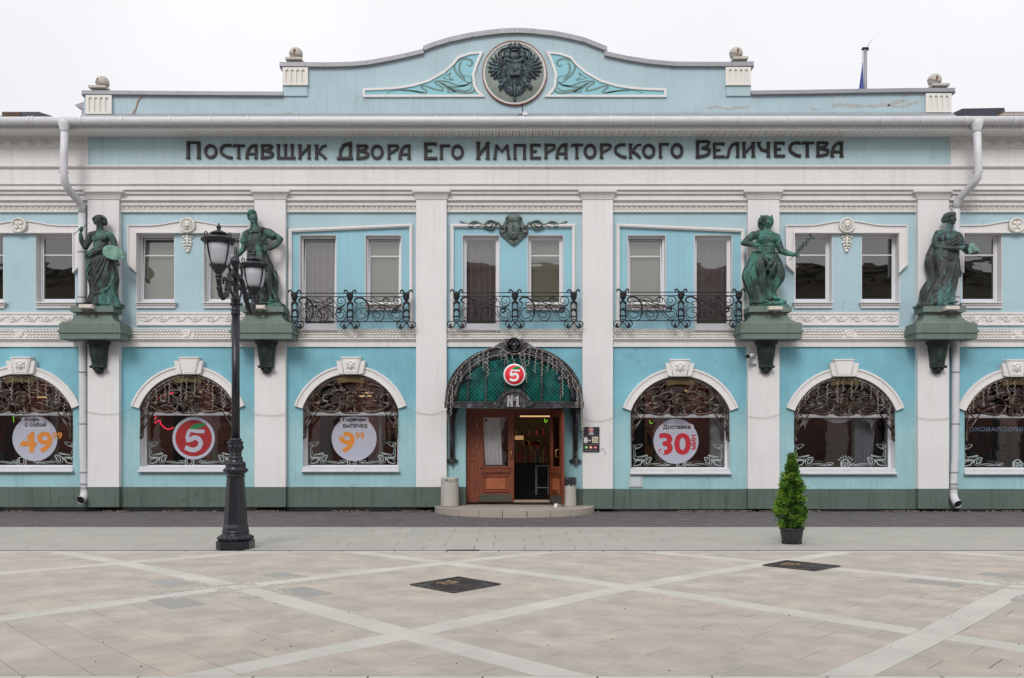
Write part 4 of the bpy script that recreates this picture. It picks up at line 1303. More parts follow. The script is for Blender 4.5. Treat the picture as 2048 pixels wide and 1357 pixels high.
# peeled plaster on the parapet near the flagpole end
PEEL = paint('bare grey plaster', lin(172, 174, 172), dirt=.5, bmp=.8)
rr = random.Random(15)
for (pts, w_) in ((((1664, 214), (1680, 210), (1705, 212), (1740, 212), (1775, 210), (1800, 203), (1812, 201)), 2.6), (((1775, 211), (1800, 214), (1828, 206), (1836, 205)), 2.0), (((1415, 216), (1432, 214), (1455, 218), (1480, 215), (1498, 213)), 1.6), (((1805, 190), (1818, 189)), 2.2), (((1620, 218), (1640, 221)), 1.3), (((565, 227), (578, 226), (590, 228)), 1.0)):
    mb = MB(); P = spline(pts, 6)
    P = [(x + rr.uniform(-.5, .5), y + rr.uniform(-.9, .9)) for x, y in P]
    mb.relief([(WX(x), WZ(y)) for x, y in P], [w_ / 80 * rr.uniform(.7, 2.0) for _ in P], 0.0, .003, 4, flat=True)
    mb.build('peeled_patch', PEEL, pp)
# ================================================================ IRONWORK: window grilles
PLAQ = plain('dark gilt plaque', lin(98, 84, 58), .45, .5, var=.4, scale=14, bmp=.4, bscale=60)
def gz(X, Y): return ((X - 955) / 9.695, (Y / 9.695 + 720) - 827.0)      # offsets from window centre / transom row
GST = [
    ([(700, 470), (690, 430), (640, 440), (600, 490), (520, 490), (420, 510), (330, 560), (290, 610), (340, 660), (440, 680), (540, 650), (640, 605), (760, 590), (820, 620), (825, 680), (770, 730), (700, 735), (668, 700), (690, 655), (740, 650)], 2.1),
    ([(510, 810), (450, 805), (410, 770), (425, 710), (490, 670), (580, 675), (680, 720), (745, 800), (750, 890), (700, 970), (610, 1015), (480, 1010), (340, 975), (230, 900), (180, 830), (185, 740), (240, 680), (300, 685), (330, 720), (360, 745)], 2.2),
    ([(870, 1035), (780, 1020), (700, 970), (620, 905), (520, 885), (430, 905), (330, 960), (250, 1060), (180, 1160), (110, 1260), (70, 1340)], 2.0),
    ([(955, 905), (880, 880), (810, 855), (720, 840), (600, 840), (500, 880), (400, 950)], 1.5),
    ([(955, 980), (930, 1030), (850, 1040), (880, 960), (860, 890), (790, 860)], 2.4),
    ([(520, 920), (580, 900), (615, 940), (590, 965), (545, 955)], 1.6),
    ([(180, 1010), (110, 1000), (90, 950), (120, 890), (180, 850), (330, 835), (360, 815)], 2.2),
    ([(835, 620), (790, 560), (750, 530), (730, 480), (700, 440), (680, 400)], 2.4),
    ([(600, 490), (640, 540), (620, 580), (580, 590)], 1.8),
    ([(330, 560), (240, 640), (150, 760), (80, 900), (50, 1000)], 1.3),
    ([(290, 870), (330, 870), (350, 820), (330, 790)], 1.6),
    ([(70, 1130), (140, 1110), (170, 1060), (110, 1030)], 1.2),
    ([(300, 690), (330, 640), (380, 640)], 1.3),
    ([(955, 625), (890, 630), (830, 690), (815, 760), (840, 840), (900, 890), (955, 900)], 1.3),
]
def build_grille(label, A):
    c, hw, dy = A['c'], A['hw'], A['dy']
    yy = -0.02
    k = hw / 98.0
    org = W(c, 827 + dy, 0)
    t = thing('window_grille', label, 'window grille', (org.x, 0.0, org.z), 'wrought iron grilles in the arched shop windows')
    def m(px, py, s=1): 
        return (org.x + s * px * k / 80, org.z - py / 80)
    mb = MB()
    for off, w in ((2.5, 1.1), (7, .9)):
        a = arch_pts(0, hw, 48, -79, 30, -off) if False else arch_pts(c, hw, 817 + dy, 748 + dy, 30, -off)
        P = [(WX(x), WZ(y)) for x, y in a]
        P = [(P[0][0], WZ(876 + dy))] + P + [(P[-1][0], WZ(876 + dy))]
        mb.relief(P, w / 80, yy + .02, .035)
    mb.build('arch_bar', GRILLE, t)
    for s in (1, -1):
        mb = MB()
        for i, (st, w) in enumerate(GST):
            P = spline([m(*gz(*p), s) for p in st], 5)
            n = len(P)
            ws = [w / 80 * (0.3 + 0.85 * abs(math.sin(2.2 * math.pi * q / n + i))) * 1.0 for q in range(n)]
            mb.relief(P, ws, yy + .02 + .004 * (i % 3), 0.04 + .006 * (i % 3))
        # side bracket with curled twigs
        bx = -hw + 3.2
        P = spline([m(bx / k, p, s) for p in (14, 30, 44, 51)], 3)
        mb.relief(P, [.018] * 3 + [.03] * 3 + [.02] * 3 + [.028], yy, .05)
        for (a, b) in (((8, 18), (2, 30)), ((12, 4), (6, 16)), ((5, 32), (1, 44))):
            P = spline([m((bx + a[0]) / k, a[1], s), m((bx + a[0] * .3) / k, (a[1] + b[1]) / 2 - 3, s), m(bx / k, b[1], s)], 5)
            mb.relief(P, taper(len(P), .022, .6, 0), yy, .045)
        mb.ell((m(bx / k, 48, s)[0], yy - .02, m(bx / k, 48, s)[1]), (.035, .03, .05), 7, 5)
        mb.build('scrollwork', GRILLE, t)
    mb = MB()
    e = m(0, -28.6)
    P = [(e[0] + .165 * math.cos(R(a)) * (1 - .12 * (math.sin(R(a)) < 0) * abs(math.sin(R(a)))), e[1] + .175 * math.sin(R(a)) - .01) for a in range(0, 361, 15)]
    mb.relief(P, .022, yy + .01, .05)
    eagle(mb, e[0], e[1], .135, yy + .02, 5)
    mb.ylathe([(0, -.0), (.13, -.0), (.14, .01)], (e[0], yy + .015, e[1]), 16)
    mb.build('eagle_shield', GRILLE, t)
    mb = MB()
    P = [m(-27 + 54 * q / 10, -64.5 - 3.5 * math.sin(math.pi * q / 10)) for q in range(11)]
    mb.relief(P, .085, yy + .01, .035, 4, flat=True)
    mb.build('plaque', PLAQ, t)
    mb = MB()
    rr = random.Random(int(c))
    for row, z0 in ((0, -66.5), (1, -62.5)):
        q = -20
        while q < 20:
            w = rr.uniform(1.2, 2.6)
            p0 = m(q, z0 - 3.2 * math.cos(q / 27 * 1.5)); p1 = m(q + w, z0 - 3.2 * math.cos((q + w) / 27 * 1.5))
            mb.relief([p0, p1], .012, yy - .024, .006, 3)
            q += w + rr.choice((1.0, 1.0, 2.2))
    return t
GL = ['dark scrolled iron grille over the cut off 49 99 coffee sticker window',
      'dark scrolled iron grille behind the street lamp, over the big red 5 disc',
      'bronze scrolled iron grille in the arched window over the hot pastry 9 99 sticker',
      'brown scrolled iron grille in the arched window over the red 30 minute delivery sticker',
      'brown scrolled iron grille hung with string lights in the arched window behind the potted conifer',
      'brown scrolled iron grille in the cut off window beyond the dented drainpipe']
for A, l in zip(ARCH, GL): build_grille(l, A)

# ================================================================ balcony railings
def rzp(X, Y): return (570 + X / 7.877, 570 + Y / 7.877)
RST = [  # strokes in zoomed photo px of the panel between the middle and the outer post
    ([(1150, 300), (1120, 285), (1095, 250), (1120, 215), (1180, 200), (1240, 225), (1290, 275), (1320, 350), (1315, 440), (1290, 520)], 9),
    ([(1150, 300), (1105, 380), (1085, 450), (1095, 520), (1140, 565), (1205, 580), (1280, 560), (1320, 500), (1325, 440), (1290, 385), (1220, 365), (1150, 385), (1110, 440), (1125, 500), (1170, 535), (1230, 530), (1270, 490), (1255, 455), (1210, 445), (1190, 415), (1225, 400)], 4.5),
    ([(1390, 330), (1365, 400), (1365, 470), (1400, 540), (1460, 572), (1530, 550), (1560, 480), (1545, 410), (1490, 370), (1430, 375), (1395, 420), (1395, 480), (1430, 520), (1480, 520), (1505, 480), (1490, 450), (1440, 445), (1415, 420), (1450, 395)], 4.5),
    ([(1540, 350), (1600, 410), (1650, 500), (1710, 555), (1770, 572), (1830, 545), (1850, 480), (1835, 420), (1780, 375), (1715, 375), (1690, 420), (1690, 480), (1730, 525), (1790, 520), (1815, 480), (1800, 440), (1750, 430)], 4.5),
    ([(1700, 400), (1735, 385), (1770, 395), (1740, 440), (1700, 430)], 9),
    ([(1640, 360), (1650, 430), (1680, 490)], 4),
    ([(1580, 215), (1640, 225), (1690, 300), (1740, 340), (1790, 335), (1835, 290), (1835, 230), (1790, 195), (1735, 205), (1710, 250), (1730, 290), (1775, 295), (1790, 260), (1760, 245)], 4.5),
    ([(1280, 210), (1330, 220), (1380, 205), (1430, 225), (1480, 260), (1530, 250), (1560, 210), (1610, 205), (1635, 250), (1615, 290), (1570, 290), (1545, 255), (1575, 225), (1605, 245), (1590, 270)], 4),
    ([(1240, 225), (1400, 270), (1520, 310), (1640, 350), (1760, 360), (1830, 320)], 5),
    ([(1200, 205), (1330, 260), (1450, 330), (1540, 370), (1600, 410)], 4),
    ([(1240, 330), (1200, 325), (1180, 300), (1220, 280), (1290, 290), (1330, 340), (1385, 310), (1370, 360)], 4),
    ([(1480, 300), (1500, 370), (1530, 320), (1570, 310), (1560, 350), (1580, 380), (1610, 350)], 4),
]
def railing(px_posts, py0, label):
    """py0: row offset against the left-hand railing"""
    yf = -0.30
    mid = px_posts[1]
    o = W(mid, 655 + py0, yf)
    t = thing('balcony_railing', label, 'balcony railing', (o.x, yf, o.z), 'wrought iron balcony railings')
    w_ = lambda x, y: (WX(x, yf), WZ(y + py0, yf))
    for p in px_posts:
        mb = MB()
        for s in (-1, 1):
            P = [w_(p + s * 5.3, 605), w_(p + s * 5.3, 644)]
            mb.tube([(a, yf, b) for a, b in P], .016, 5)
            P = spline([w_(p + s * 3, 588), w_(p + s * 5.5, 584), w_(p + s * 8, 581), w_(p + s * 11, 581.5), w_(p + s * 12, 584.5), w_(p + s * 10.3, 585.5)], 4)
            mb.relief(P, taper(len(P), .02, 0, .5, .5), yf + .015, .04)
            P = spline([w_(p, 646), w_(p + s * 5, 652), w_(p + s * 9, 658), w_(p + s * 15, 656), w_(p + s * 19, 650), w_(p + s * 15, 644.5), w_(p + s * 6, 645)], 5)
            mb.tube([(a, yf, b) for a, b in P], .013, 5)
            P = spline([w_(p + s * 8, 654), w_(p + s * 11, 655), w_(p + s * 12.5, 651), w_(p + s * 9, 649)], 4)
            mb.relief(P, taper(len(P), .03, .4, .4), yf + .01, .03)
        mb.ell((w_(p, 594.5)[0], yf, w_(p, 594.5)[1]), (.078, .06, .1), 12, 8)
        for q in (-1, 0, 1): mb.ell((w_(p + q * 4, 590)[0], yf - .03, w_(p, 590)[1]), (.035, .035, .07), 7, 5)
        mb.ell((w_(p, 602)[0], yf, w_(p, 602)[1]), (.04, .035, .04), 8, 5)
        for yy in (606, 621):
            P = spline([w_(p - 5.5, yy + 4), w_(p - 3.5, yy + .5), w_(p, yy - .8), w_(p + 3.5, yy + .5), w_(p + 5.5, yy + 4)], 4)
            mb.relief(P, .03, yf + .02, .05)
        mb.box(w_(p - 7.5, 0)[0], w_(p + 7.5, 0)[0], yf - .03, yf + .03, w_(0, 636)[1], w_(0, 633)[1])
        P = [(w_(p, 643)[0] + .035 * math.cos(R(a)), w_(p, 643)[1] + .035 * math.sin(R(a))) for a in range(0, 361, 30)]
        mb.relief(P, .014, yf + .01, .03)
        mb.box(w_(p - 1, 0)[0], w_(p + 1, 0)[0], yf, 0.0, w_(0, 645)[1], w_(0, 643.5)[1])
        mb.build('post', IRON, t)
    for a, b in zip(px_posts, px_posts[1:]):
        mb = MB()
        for yy in (587, 594, 643.7):
            mb.tube([(WX(a + (6 if yy < 590 else 5), yf), yf, w_(0, yy)[1]), (WX(b - 6, yf), yf, w_(0, yy)[1])], .012, 5)
        mb.build('rail', IRON, t)
        mb = MB()
        k = (b - a) / (1915 - 1025) * 7.877
        for i, (st, w) in enumerate(RST):
            P = []
            for X, Y in st:
                P.append(w_(a + (X - 1025) / 7.877 * k, 570 + Y / 7.877))
            P = spline(P, 4)
            mb.relief(P, taper(len(P), w / 7.877 / 80 * 1.55, .25, .25, .55), yf + .015 + .003 * (i % 3), .03, 4)
        mb.build('scroll_panel', IRON, t)
    return t
railing((589, 700, 812.7), 0, 'black wrought iron balcony railing beside the apron wearing statue and its pedestal')
railing((913, 1030, 1147.4), -1, 'black wrought iron balcony railing directly above the entrance canopy')
railing((1246, 1362, 1477.5), -2, 'black wrought iron balcony railing beside the winged helmet statue and its pedestal')

# ================================================================ mask above the entrance
o = W(1028, 457, 0)
mk = thing('face_relief', 'large grey green relief of a calm face with curled side ornaments above the entrance balcony', 'relief', (o.x, 0, o.z))
def voxel(mb, name, mat, parent, size=0.012, smooth=3, disp=None):
    """fuse overlapping shapes into one continuous surface"""
    o = mb.build('tmp', None, None)
    m = o.modifiers.new('r', 'REMESH'); m.mode = 'VOXEL'; m.voxel_size = size; m.use_smooth_shade = True
    if smooth:
        s = o.modifiers.new('s', 'SMOOTH'); s.iterations = smooth; s.factor = 0.5
    dg = bpy.context.evaluated_depsgraph_get()
    dg.update()
    me = bpy.data.meshes.new_from_object(o.evaluated_get(dg))
    bpy.data.objects.remove(o)
    off = Vector((0, 0, 0)); p = parent
    while p is not None: off += p.location; p = p.parent
    n = len(me.vertices)
    co = np.empty(n * 3, dtype=np.float32); me.vertices.foreach_get('co', co)
    co = co.reshape(-1, 3)
    if disp:
        no = np.empty(n * 3, dtype=np.float32); me.vertices.foreach_get('normal', no); no = no.reshape(-1, 3)
        co = disp(co, no)
    co = co - np.array(off, dtype=np.float32)
    me.vertices.foreach_set('co', co.ravel())
    me.polygons.foreach_set('use_smooth', [True] * len(me.polygons))
    me.name = name
    me.materials.append(mat)
    ob = bpy.data.objects.new(name, me); COL.objects.link(ob); ob.parent = parent
    return ob
def mz(X, Y): p = (900 + X / 8.192, 420 + Y / 8.192); return (WX(p[0]), WZ(p[1]))
mb = MB()
cx, cz = mz(1040, 300)
u = 1 / 8.192 / 80
def E(X, Y, rx, ry, d, y=0, rot=0): 
    p = mz(X, Y); mb.ell((p[0], y, p[1]), (rx * u, d * u, ry * u), 16, 10, Euler((0, R(rot), 0)) if rot else None)
E(1042, 330, 112, 165, 110, -0.03)
E(1042, 300, 118, 120, 105, -0.03)
E(1042, 395, 72, 70, 105, -0.035)
mb.relief([mz(1042, 205), mz(1040, 250), mz(1040, 300), mz(1040, 320)], [15 * u, 13 * u, 19 * u, 28 * u], -.12, [.07, .10, .14, .09])
for s in (-1, 1):
    E(1042 + s * 22, 312, 14, 12, 20, -0.175)
    E(1042 + s * 62, 300, 42, 40, 30, -.125)
    P = spline([mz(1042 + s * 22, 212), mz(1042 + s * 60, 196), mz(1042 + s * 95, 222)], 5)
    mb.relief(P, 11 * u, -.135, .05)
    P = spline([mz(1042 + s * 30, 243), mz(1042 + s * 58, 228), mz(1042 + s * 88, 245)], 5)
    mb.relief(P, 7 * u, -.14, .03)
    P = spline([mz(1042 + s * 30, 252), mz(1042 + s * 58, 258), mz(1042 + s * 86, 252)], 5)
    mb.relief(P, 5 * u, -.14, .03)
    E(1042 + s * 58, 248, 24, 12, 18, -.15)
E(1042, 352, 38, 8, 24, -.185); E(1042, 374, 32, 10, 24, -.18); E(1042, 408, 30, 20, 26, -.155)
mask = voxel(mb, 'face', MASKM, mk, .0055, 0)
mb = MB()
P0 = [(915, 160), (940, 110), (985, 82), (1045, 72), (1105, 82), (1150, 110), (1180, 160)]
E(1045, 160, 138, 88, 110, -.03)
mb.relief([mz(x, y) for x, y in spline([(912, 165), (980, 150), (1045, 148), (1110, 150), (1182, 165)], 4)], 9 * u, -.1, .08)
for s in (-1, 1):
    q = lambda x, y: mz(1042 + s * x, y)
    for st, w, d in (([(110, 170), (130, 210), (165, 260), (215, 270), (240, 235), (290, 225)], 26, .09), ([(80, 170), (110, 200), (125, 250), (135, 300), (160, 310), (190, 290)], 22, .1),
                     ([(215, 330), (200, 290), (150, 290), (145, 350), (170, 390), (210, 370), (200, 335), (175, 345)], 16, .11), ([(150, 390), (140, 430), (100, 440), (90, 470), (60, 480)], 26, .09),
                     ([(225, 330), (215, 390), (160, 440), (90, 500), (40, 545), (0, 585)], 20, .06), ([(60, 500), (30, 530), (0, 560)], 24, .07), ([(120, 430), (100, 400), (125, 380)], 16, .1),
                     ([(290, 225), (260, 250), (225, 275), (240, 225), (290, 215), (330, 195), (390, 185), (440, 210), (480, 250), (540, 270), (600, 285)], 17, .08),
                     ([(240, 250), (300, 270), (350, 320), (400, 320), (450, 300), (500, 290)], 19, .08), ([(330, 200), (340, 250), (390, 290), (440, 280), (470, 250), (420, 230), (380, 250)], 19, .1),
                     ([(250, 245), (280, 230), (300, 255), (270, 265)], 15, .11),
                     ([(480, 250), (540, 240), (600, 205), (660, 205), (710, 230), (730, 265), (700, 285), (650, 270)], 18, .08), ([(600, 230), (650, 235), (690, 250)], 17, .1),
                     ([(700, 235), (740, 235), (790, 222), (830, 210), (868, 195)], 9, .05)):
        P = spline([q(*p) for p in st], 5)
        mb.relief(P, taper(len(P), w * u, .15, .15, .5), 0.0, d)
    mb.ell((q(868, 195)[0], -.03, q(868, 195)[1]), (.018, .02, .018), 8, 5)
    mb.ell((q(180, 370)[0], -.06, q(180, 370)[1]), (.06, .05, .05), 8, 5)
mb.build('hair_and_scrolls', MASKM, mk)

# ================================================================ statue pedestals
def pedestal(pc, label_n, k):
    """pc: pilaster centre px"""
    X = WX(pc)
    mb = MB()
    def zz(py, yf): return WZ(py, yf)
    # (top row, bottom row, half width m, projection m) measured on the front faces
    z = lambda py, p: WZ(py, -p)
    def tier(zt, zb, hw, pr, hw2=None, pr2=None):
        hw2 = hw if hw2 is None else hw2; pr2 = pr if pr2 is None else pr2
        v = [(X - hw2, -pr2, zb), (X + hw2, -pr2, zb), (X + hw2, -.1, zb), (X - hw2, -.1, zb), (X - hw, -pr, zt), (X + hw, -pr, zt), (X + hw, -.1, zt), (X - hw, -.1, zt)]
        mb.add(v, [(0, 1, 5, 4), (1, 2, 6, 5), (2, 3, 7, 6), (3, 0, 4, 7), (4, 5, 6, 7), (3, 2, 1, 0)])
    zA, zB, zC, zD, zE, zF = z(613, .62), z(624, .62), z(647, .7), z(660, .72), z(666, .74), z(678, .72)
    tier(zA, zB, .52, .62)
    prof = [(0, .43, .50), (.12, .435, .51), (.4, .46, .54), (.7, .53, .6), (.9, .62, .67), (1, .67, .70)]
    for (t0, h0, p0), (t1, h1, p1) in zip(prof, prof[1:]):
        tier(zB + (zC - zB) * t0, zB + (zC - zB) * t1, h0, p0, h1, p1)
    tier(zC, zD, .735, .73)
    tier(zD, zE, .765, .76)
    tier(zE, zF, .735, .73)
    p = mb.build('statue_pedestal', PEDG, bld)
    mb = MB()
    mb.relief([(X - .4, zB - .02), (X + .4, zB - .02)], .012, -.52, .03, 4, flat=True)
    mb.box(X - .69, X + .69, -.715, -.1, zC - .008, zC + .025)
    mb.build('ledge', paint('weathered ledge', lin(138, 132, 122), dirt=.9, streak=.3, dirt_col=lin(70, 62, 56), bmp=.9), p)
    mb = MB()
    cz = z(636, .55)
    for a in range(0, 360, 40):
        mb.ell((X + .07 * math.cos(R(a)), -.56, cz + .07 * math.sin(R(a))), (.022, .025, .022), 7, 4)
    mb.ell((X, -.56, cz), (.06, .03, .07), 9, 6); mb.ell((X, -.57, cz - .11), (.02, .02, .04), 7, 4)
    mb.build('wreath', PEDG, p)
    # scrolled console below
    mb = MB()
    rows = [(684, .27, .44), (688, .25, .42), (691, .215, .40), (700, .20, .42), (712, .185, .38), (724, .17, .32), (733, .165, .29), (736, .155, .30)]
    V = []
    nn = 17
    for (py, hw, pr) in rows:
        for i in range(nn):
            t = i / (nn - 1)
            a = t * 2 - 1
            ridge = .035 * abs(math.sin(t * math.pi * 3)) * (1 if py > 690 else 0)
            V.append((X + hw * a, -.14 - (pr - .14) * (1 - .25 * a * a) - ridge, WZ(py, -.3)))
    m = len(rows)
    mb.add(V, [(i * nn + k2, (i + 1) * nn + k2, (i + 1) * nn + k2 + 1, i * nn + k2 + 1) for i in range(m - 1) for k2 in range(nn - 1)], True)
    for s in (0, nn - 1):
        for i in range(m - 1):
            a, b = V[i * nn + s], V[(i + 1) * nn + s]
            mb.add([a, b, (b[0], -.14, b[2]), (a[0], -.14, a[2])], [(0, 1, 2, 3)])
    mb.add([V[(m - 1) * nn], V[m * nn - 1], (V[m * nn - 1][0], -.14, V[-1][2]), (V[(m - 1) * nn][0], -.14, V[-1][2])], [(0, 1, 2, 3)])
    for i in range(5):
        mb.ell((X + (i - 2) * .075, -.33, WZ(734, -.3)), (.05, .05, .04), 8, 5)
    mb.ell((X, -.22, WZ(741, -.25)), (.12, .1, .1), 12, 7)
    mb.ell((X, -.3, WZ(739, -.3)), (.07, .04, .05), 9, 5)
    for s in (-1, 1): mb.ell((X + s * .1, -.25, WZ(738.5, -.25)), (.05, .06, .04), 8, 5)
    mb.lathe([(0.0, -.03), (.03, -.02), (.035, 0)], (X, -.43, WZ(691, -.4)), 10)
    mb.build('console', BRON_DK, p)
    return X
BRON_DK = bronze('dark green bronze console', lin(38, 50, 48), lin(66, 92, 86), .35, .5, 5, .3)
PEDX = [pedestal(c, '', i) for i, c in enumerate((206.5, 538.5, 1526.5, 1866))]
def spot(px, py, label):
    c = W(px, py, -.66)
    t = thing('floodlight', label, 'floodlight', (c.x, c.y, c.z - .1), 'white floodlights on the statue pedestals')
    mb = MB()
    mb.bbox(c.x - .17, c.x + .17, -.78, -.6, c.z - .05, c.z + .05, .02)
    mb.box(c.x - .15, c.x + .15, -.80, -.78, c.z - .035, c.z + .035)
    mb.build('housing', plain('cream floodlight housing', lin(206, 196, 188), .5), t)
    mb = MB(); mb.tube([(c.x - .0, -.68, c.z - .05), (c.x + .02, -.68, c.z - .1)], .02, 6); mb.box(c.x - .08, c.x + .1, -.7, -.66, c.z - .07, c.z - .055); mb.build('bracket', GREYMETAL, t)
spot(175, 614.5, 'cream floodlight on the pedestal at the feet of the painter statue')
spot(518, 616, 'cream floodlight on the pedestal at the feet of the bearded statue behind the street lamp')
spot(1549, 618, 'cream floodlight on the pedestal at the feet of the winged helmet statue')
spot(1901, 617.5, 'cream floodlight on the pedestal at the feet of the woman statue holding a tablet')
# CCTV camera
c = W(1504, 712, -.35)
cc = thing('security_camera', 'small white security camera with a curled cable on the pilaster under the winged helmet statue', 'security camera', (c.x, -.16, c.z))
mb = MB(); mb.tube([tuple(W(1496, 714, -.5)), tuple(W(1509, 708.5, -.3))], .045, 8); mb.build('body', WHITEMETAL, cc)
mb = MB(); mb.tube([tuple(W(1495, 713.6, -.52)), tuple(W(1497, 712.8, -.49))], .05, 8); mb.build('sun_shield', IRON, cc)
mb = MB(); mb.box(WX(1505, -.25), WX(1513, -.25), -.25, -.16, WZ(728, -.25), WZ(719, -.25)); mb.build('junction_box', WHITEMETAL, cc)
mb = MB(); mb.tube([tuple(W(x, y, -.22)) for x, y in spline([(1506, 711), (1500, 717), (1498, 726), (1502, 732), (1508, 727)], 4)], .012, 5); mb.build('cable', GREYMETAL, cc)

# ================================================================ drainpipes
def clampring(mb, x, y, z, r):
    mb.lathe([(r + .008, -.018), (r + .014, 0), (r + .008, .018)], (x, y, z), 12)
def drainpipe(label, xt, y_top_pts, xw_pts, shoe):
    t = thing('drainpipe', label, 'drainpipe', W(xw_pts[-1][0], 1010, -.12), 'grey white drainpipes')
    mb = MB()
    c = W(xt, 245, -.85)
    mb.lathe([(.095, -.24), (.1, -.2), (.14, -.05), (.14, .08)], (c.x, -.85, c.z), 16)
    mb.build('hopper', WHITEMETAL, t)
    mb = MB(); r = .092
    P = [tuple(W(x, y, d)) for x, y, d in y_top_pts]
    mb.tube(P, r, 14)
    mb.build('upper_pipe', WHITEMETAL, t)
    mb = MB()
    P2 = [tuple(W(x, y, -.12)) for x, y in xw_pts]
    mb.tube(P2, [.095] * len(P2), 14)
    mb.build('lower_pipe', WHITEMETAL, t)
    mb = MB()
    P = [tuple(W(x, y, d)) for x, y, d in shoe]
    mb.tube(spline(P, 4), .1, 14, caps=False)
    mb.build('outlet_shoe', WHITEMETAL, t)
    mb = MB(); e = P[-1]; mb.tube([P[-2], tuple(Vector(P[-2]).lerp(Vector(P[-1]), .85))], .088, 12); mb.build('outlet_mouth', IRON, t)
    for py in (285, 345, 505, 595, 745, 848, 945, 968):
        mb = MB()
        if py < 360: x, y = (WX(y_top_pts[0][0] + (y_top_pts[1][0] - y_top_pts[0][0]) * (py - 257) / 110, -.8), -.82)
        else:
            q = min(range(len(xw_pts)), key=lambda i: abs(xw_pts[i][1] - py)); x, y = WX(xw_pts[q][0], -.12), -.12
        clampring(mb, x, y, WZ(py, y), .095)
        mb.build('pipe_clamp', GREYMETAL, t)
drainpipe('grey white drainpipe running down beside the painter statue and behind her pedestal', 129,
          [(129.5, 252, -.85), (128, 310, -.85), (127.5, 350, -.85), (129, 362, -.83), (136, 378, -.7), (158, 404, -.25), (163.5, 414, -.16), (164.5, 428, -.12)],
          [(164.5, 425), (164.5, 505), (164, 595), (165.5, 690), (166, 745), (166.5, 848), (167, 905), (168, 945), (169, 968), (169.5, 984)],
          [(169.5, 980, -.12), (169, 990, -.14), (166, 997, -.24), (161, 1001, -.36)])
drainpipe('grey white drainpipe with a dented outlet running down beside the statue holding a tablet', 1954,
          [(1954, 252, -.85), (1955.5, 310, -.85), (1957, 340, -.85), (1955, 356, -.83), (1947, 368, -.7), (1922, 394, -.25), (1914, 404, -.16), (1912, 420, -.12)],
          [(1912, 416), (1911.5, 505), (1911, 595), (1911, 690), (1911, 745), (1910.5, 848), (1909.5, 920), (1908, 945), (1907, 968), (1906.5, 984)],
          [(1906.5, 980, -.12), (1907, 992, -.14), (1911, 1003, -.26), (1916.5, 1009, -.38)])

# ---- sagging cables across the pilasters
CABLE = plain('thin grey cable', lin(150, 148, 144), .6, bmp=0)
for k, (pts, lab) in enumerate((
        (((158, 818), (175, 824), (205, 829), (235, 827), (264, 819)), 'thin grey cable sagging across the pilaster under the painter statue'),
        (((490, 817), (510, 828), (540, 831), (571, 829), (589, 820)), 'thin grey cable sagging across the pilaster behind the street lamp'),
        (((814, 815), (832, 824), (862, 829), (888, 822)), 'thin grey cable sagging across the pilaster just before the entrance canopy'),
        (((1166, 838), (1195, 843), (1226, 836), (1244, 826)), 'thin grey cable sagging over the pilaster above the opening hours sign'),
        (((1478, 826), (1497, 833), (1530, 836), (1559, 829), (1572, 822)), 'thin grey cable sagging across the pilaster beside the potted conifer'),
        (((1806, 826), (1836, 836), (1866, 839), (1898, 836), (1918, 824)), 'thin grey cable sagging across the pilaster under the statue with a tablet'))):
    mb = MB(); mb.tube([tuple(W(x, y, -.20)) for x, y in spline(pts, 4)], .005, 4)
    tag(mb.build('wall_cable', CABLE, None), lab, 'cable', 'thin cables sagging across the pilasters')
# meter hatch
mb = MB(); mb.pbox(1257.5, 951, 1285.5, 975.5, -.035, 0, .01)
hb = mb.build('meter_box', plain('pale meter box', lin(196, 206, 210), .5, var=.05), None)
tag(hb, 'small square pale meter box on the blue wall under the delivery window', 'meter box')
mb = MB()
for a, b, c2, d in ((1260, 953.4, 1283, 954.2), (1260, 972.4, 1283, 973.2), (1260, 953.4, 1260.8, 973.2), (1282.2, 953.4, 1283, 973.2)): mb.pbox(a, b, c2, d, -.037, -.03)
mb.build('door_gap', plain('rusty seam', lin(130, 100, 100), .7), hb)
# ================================================================ ENTRANCE
def wood_mat(name, c1, c2, rough=0.45):
    m, n, b = new_mat(name)
    v = coords(n, (14, 14, 1.3))
    a = noise_tex(n, v, 3.0, 8, 0.65)
    c = mixc(n, rng(n, a, .3, .7), c1, c2)
    w = noise_tex(n, coords(n), 2.2, 5)
    c = mixc(n, rng(n, w, .5, .75), c, scale_col(c1, .55))
    n.links.new(c, b.inputs['Base Color']); b.inputs['Roughness'].default_value = rough
    bump(n, b, a, .3, .004)
    return m
WOODR = wood_mat('red brown door wood', lin(94, 42, 27), lin(134, 70, 44))
WOODP = wood_mat('worn door panel wood', lin(132, 66, 38), lin(176, 104, 66), .5)
BRASS = plain('old brass', lin(176, 140, 80), .35, .9, var=.2)
KICK = plain('worn kick plate', lin(78, 76, 70), .5, .3, var=.3, scale=9)
YD = 0.12
dr = MB()
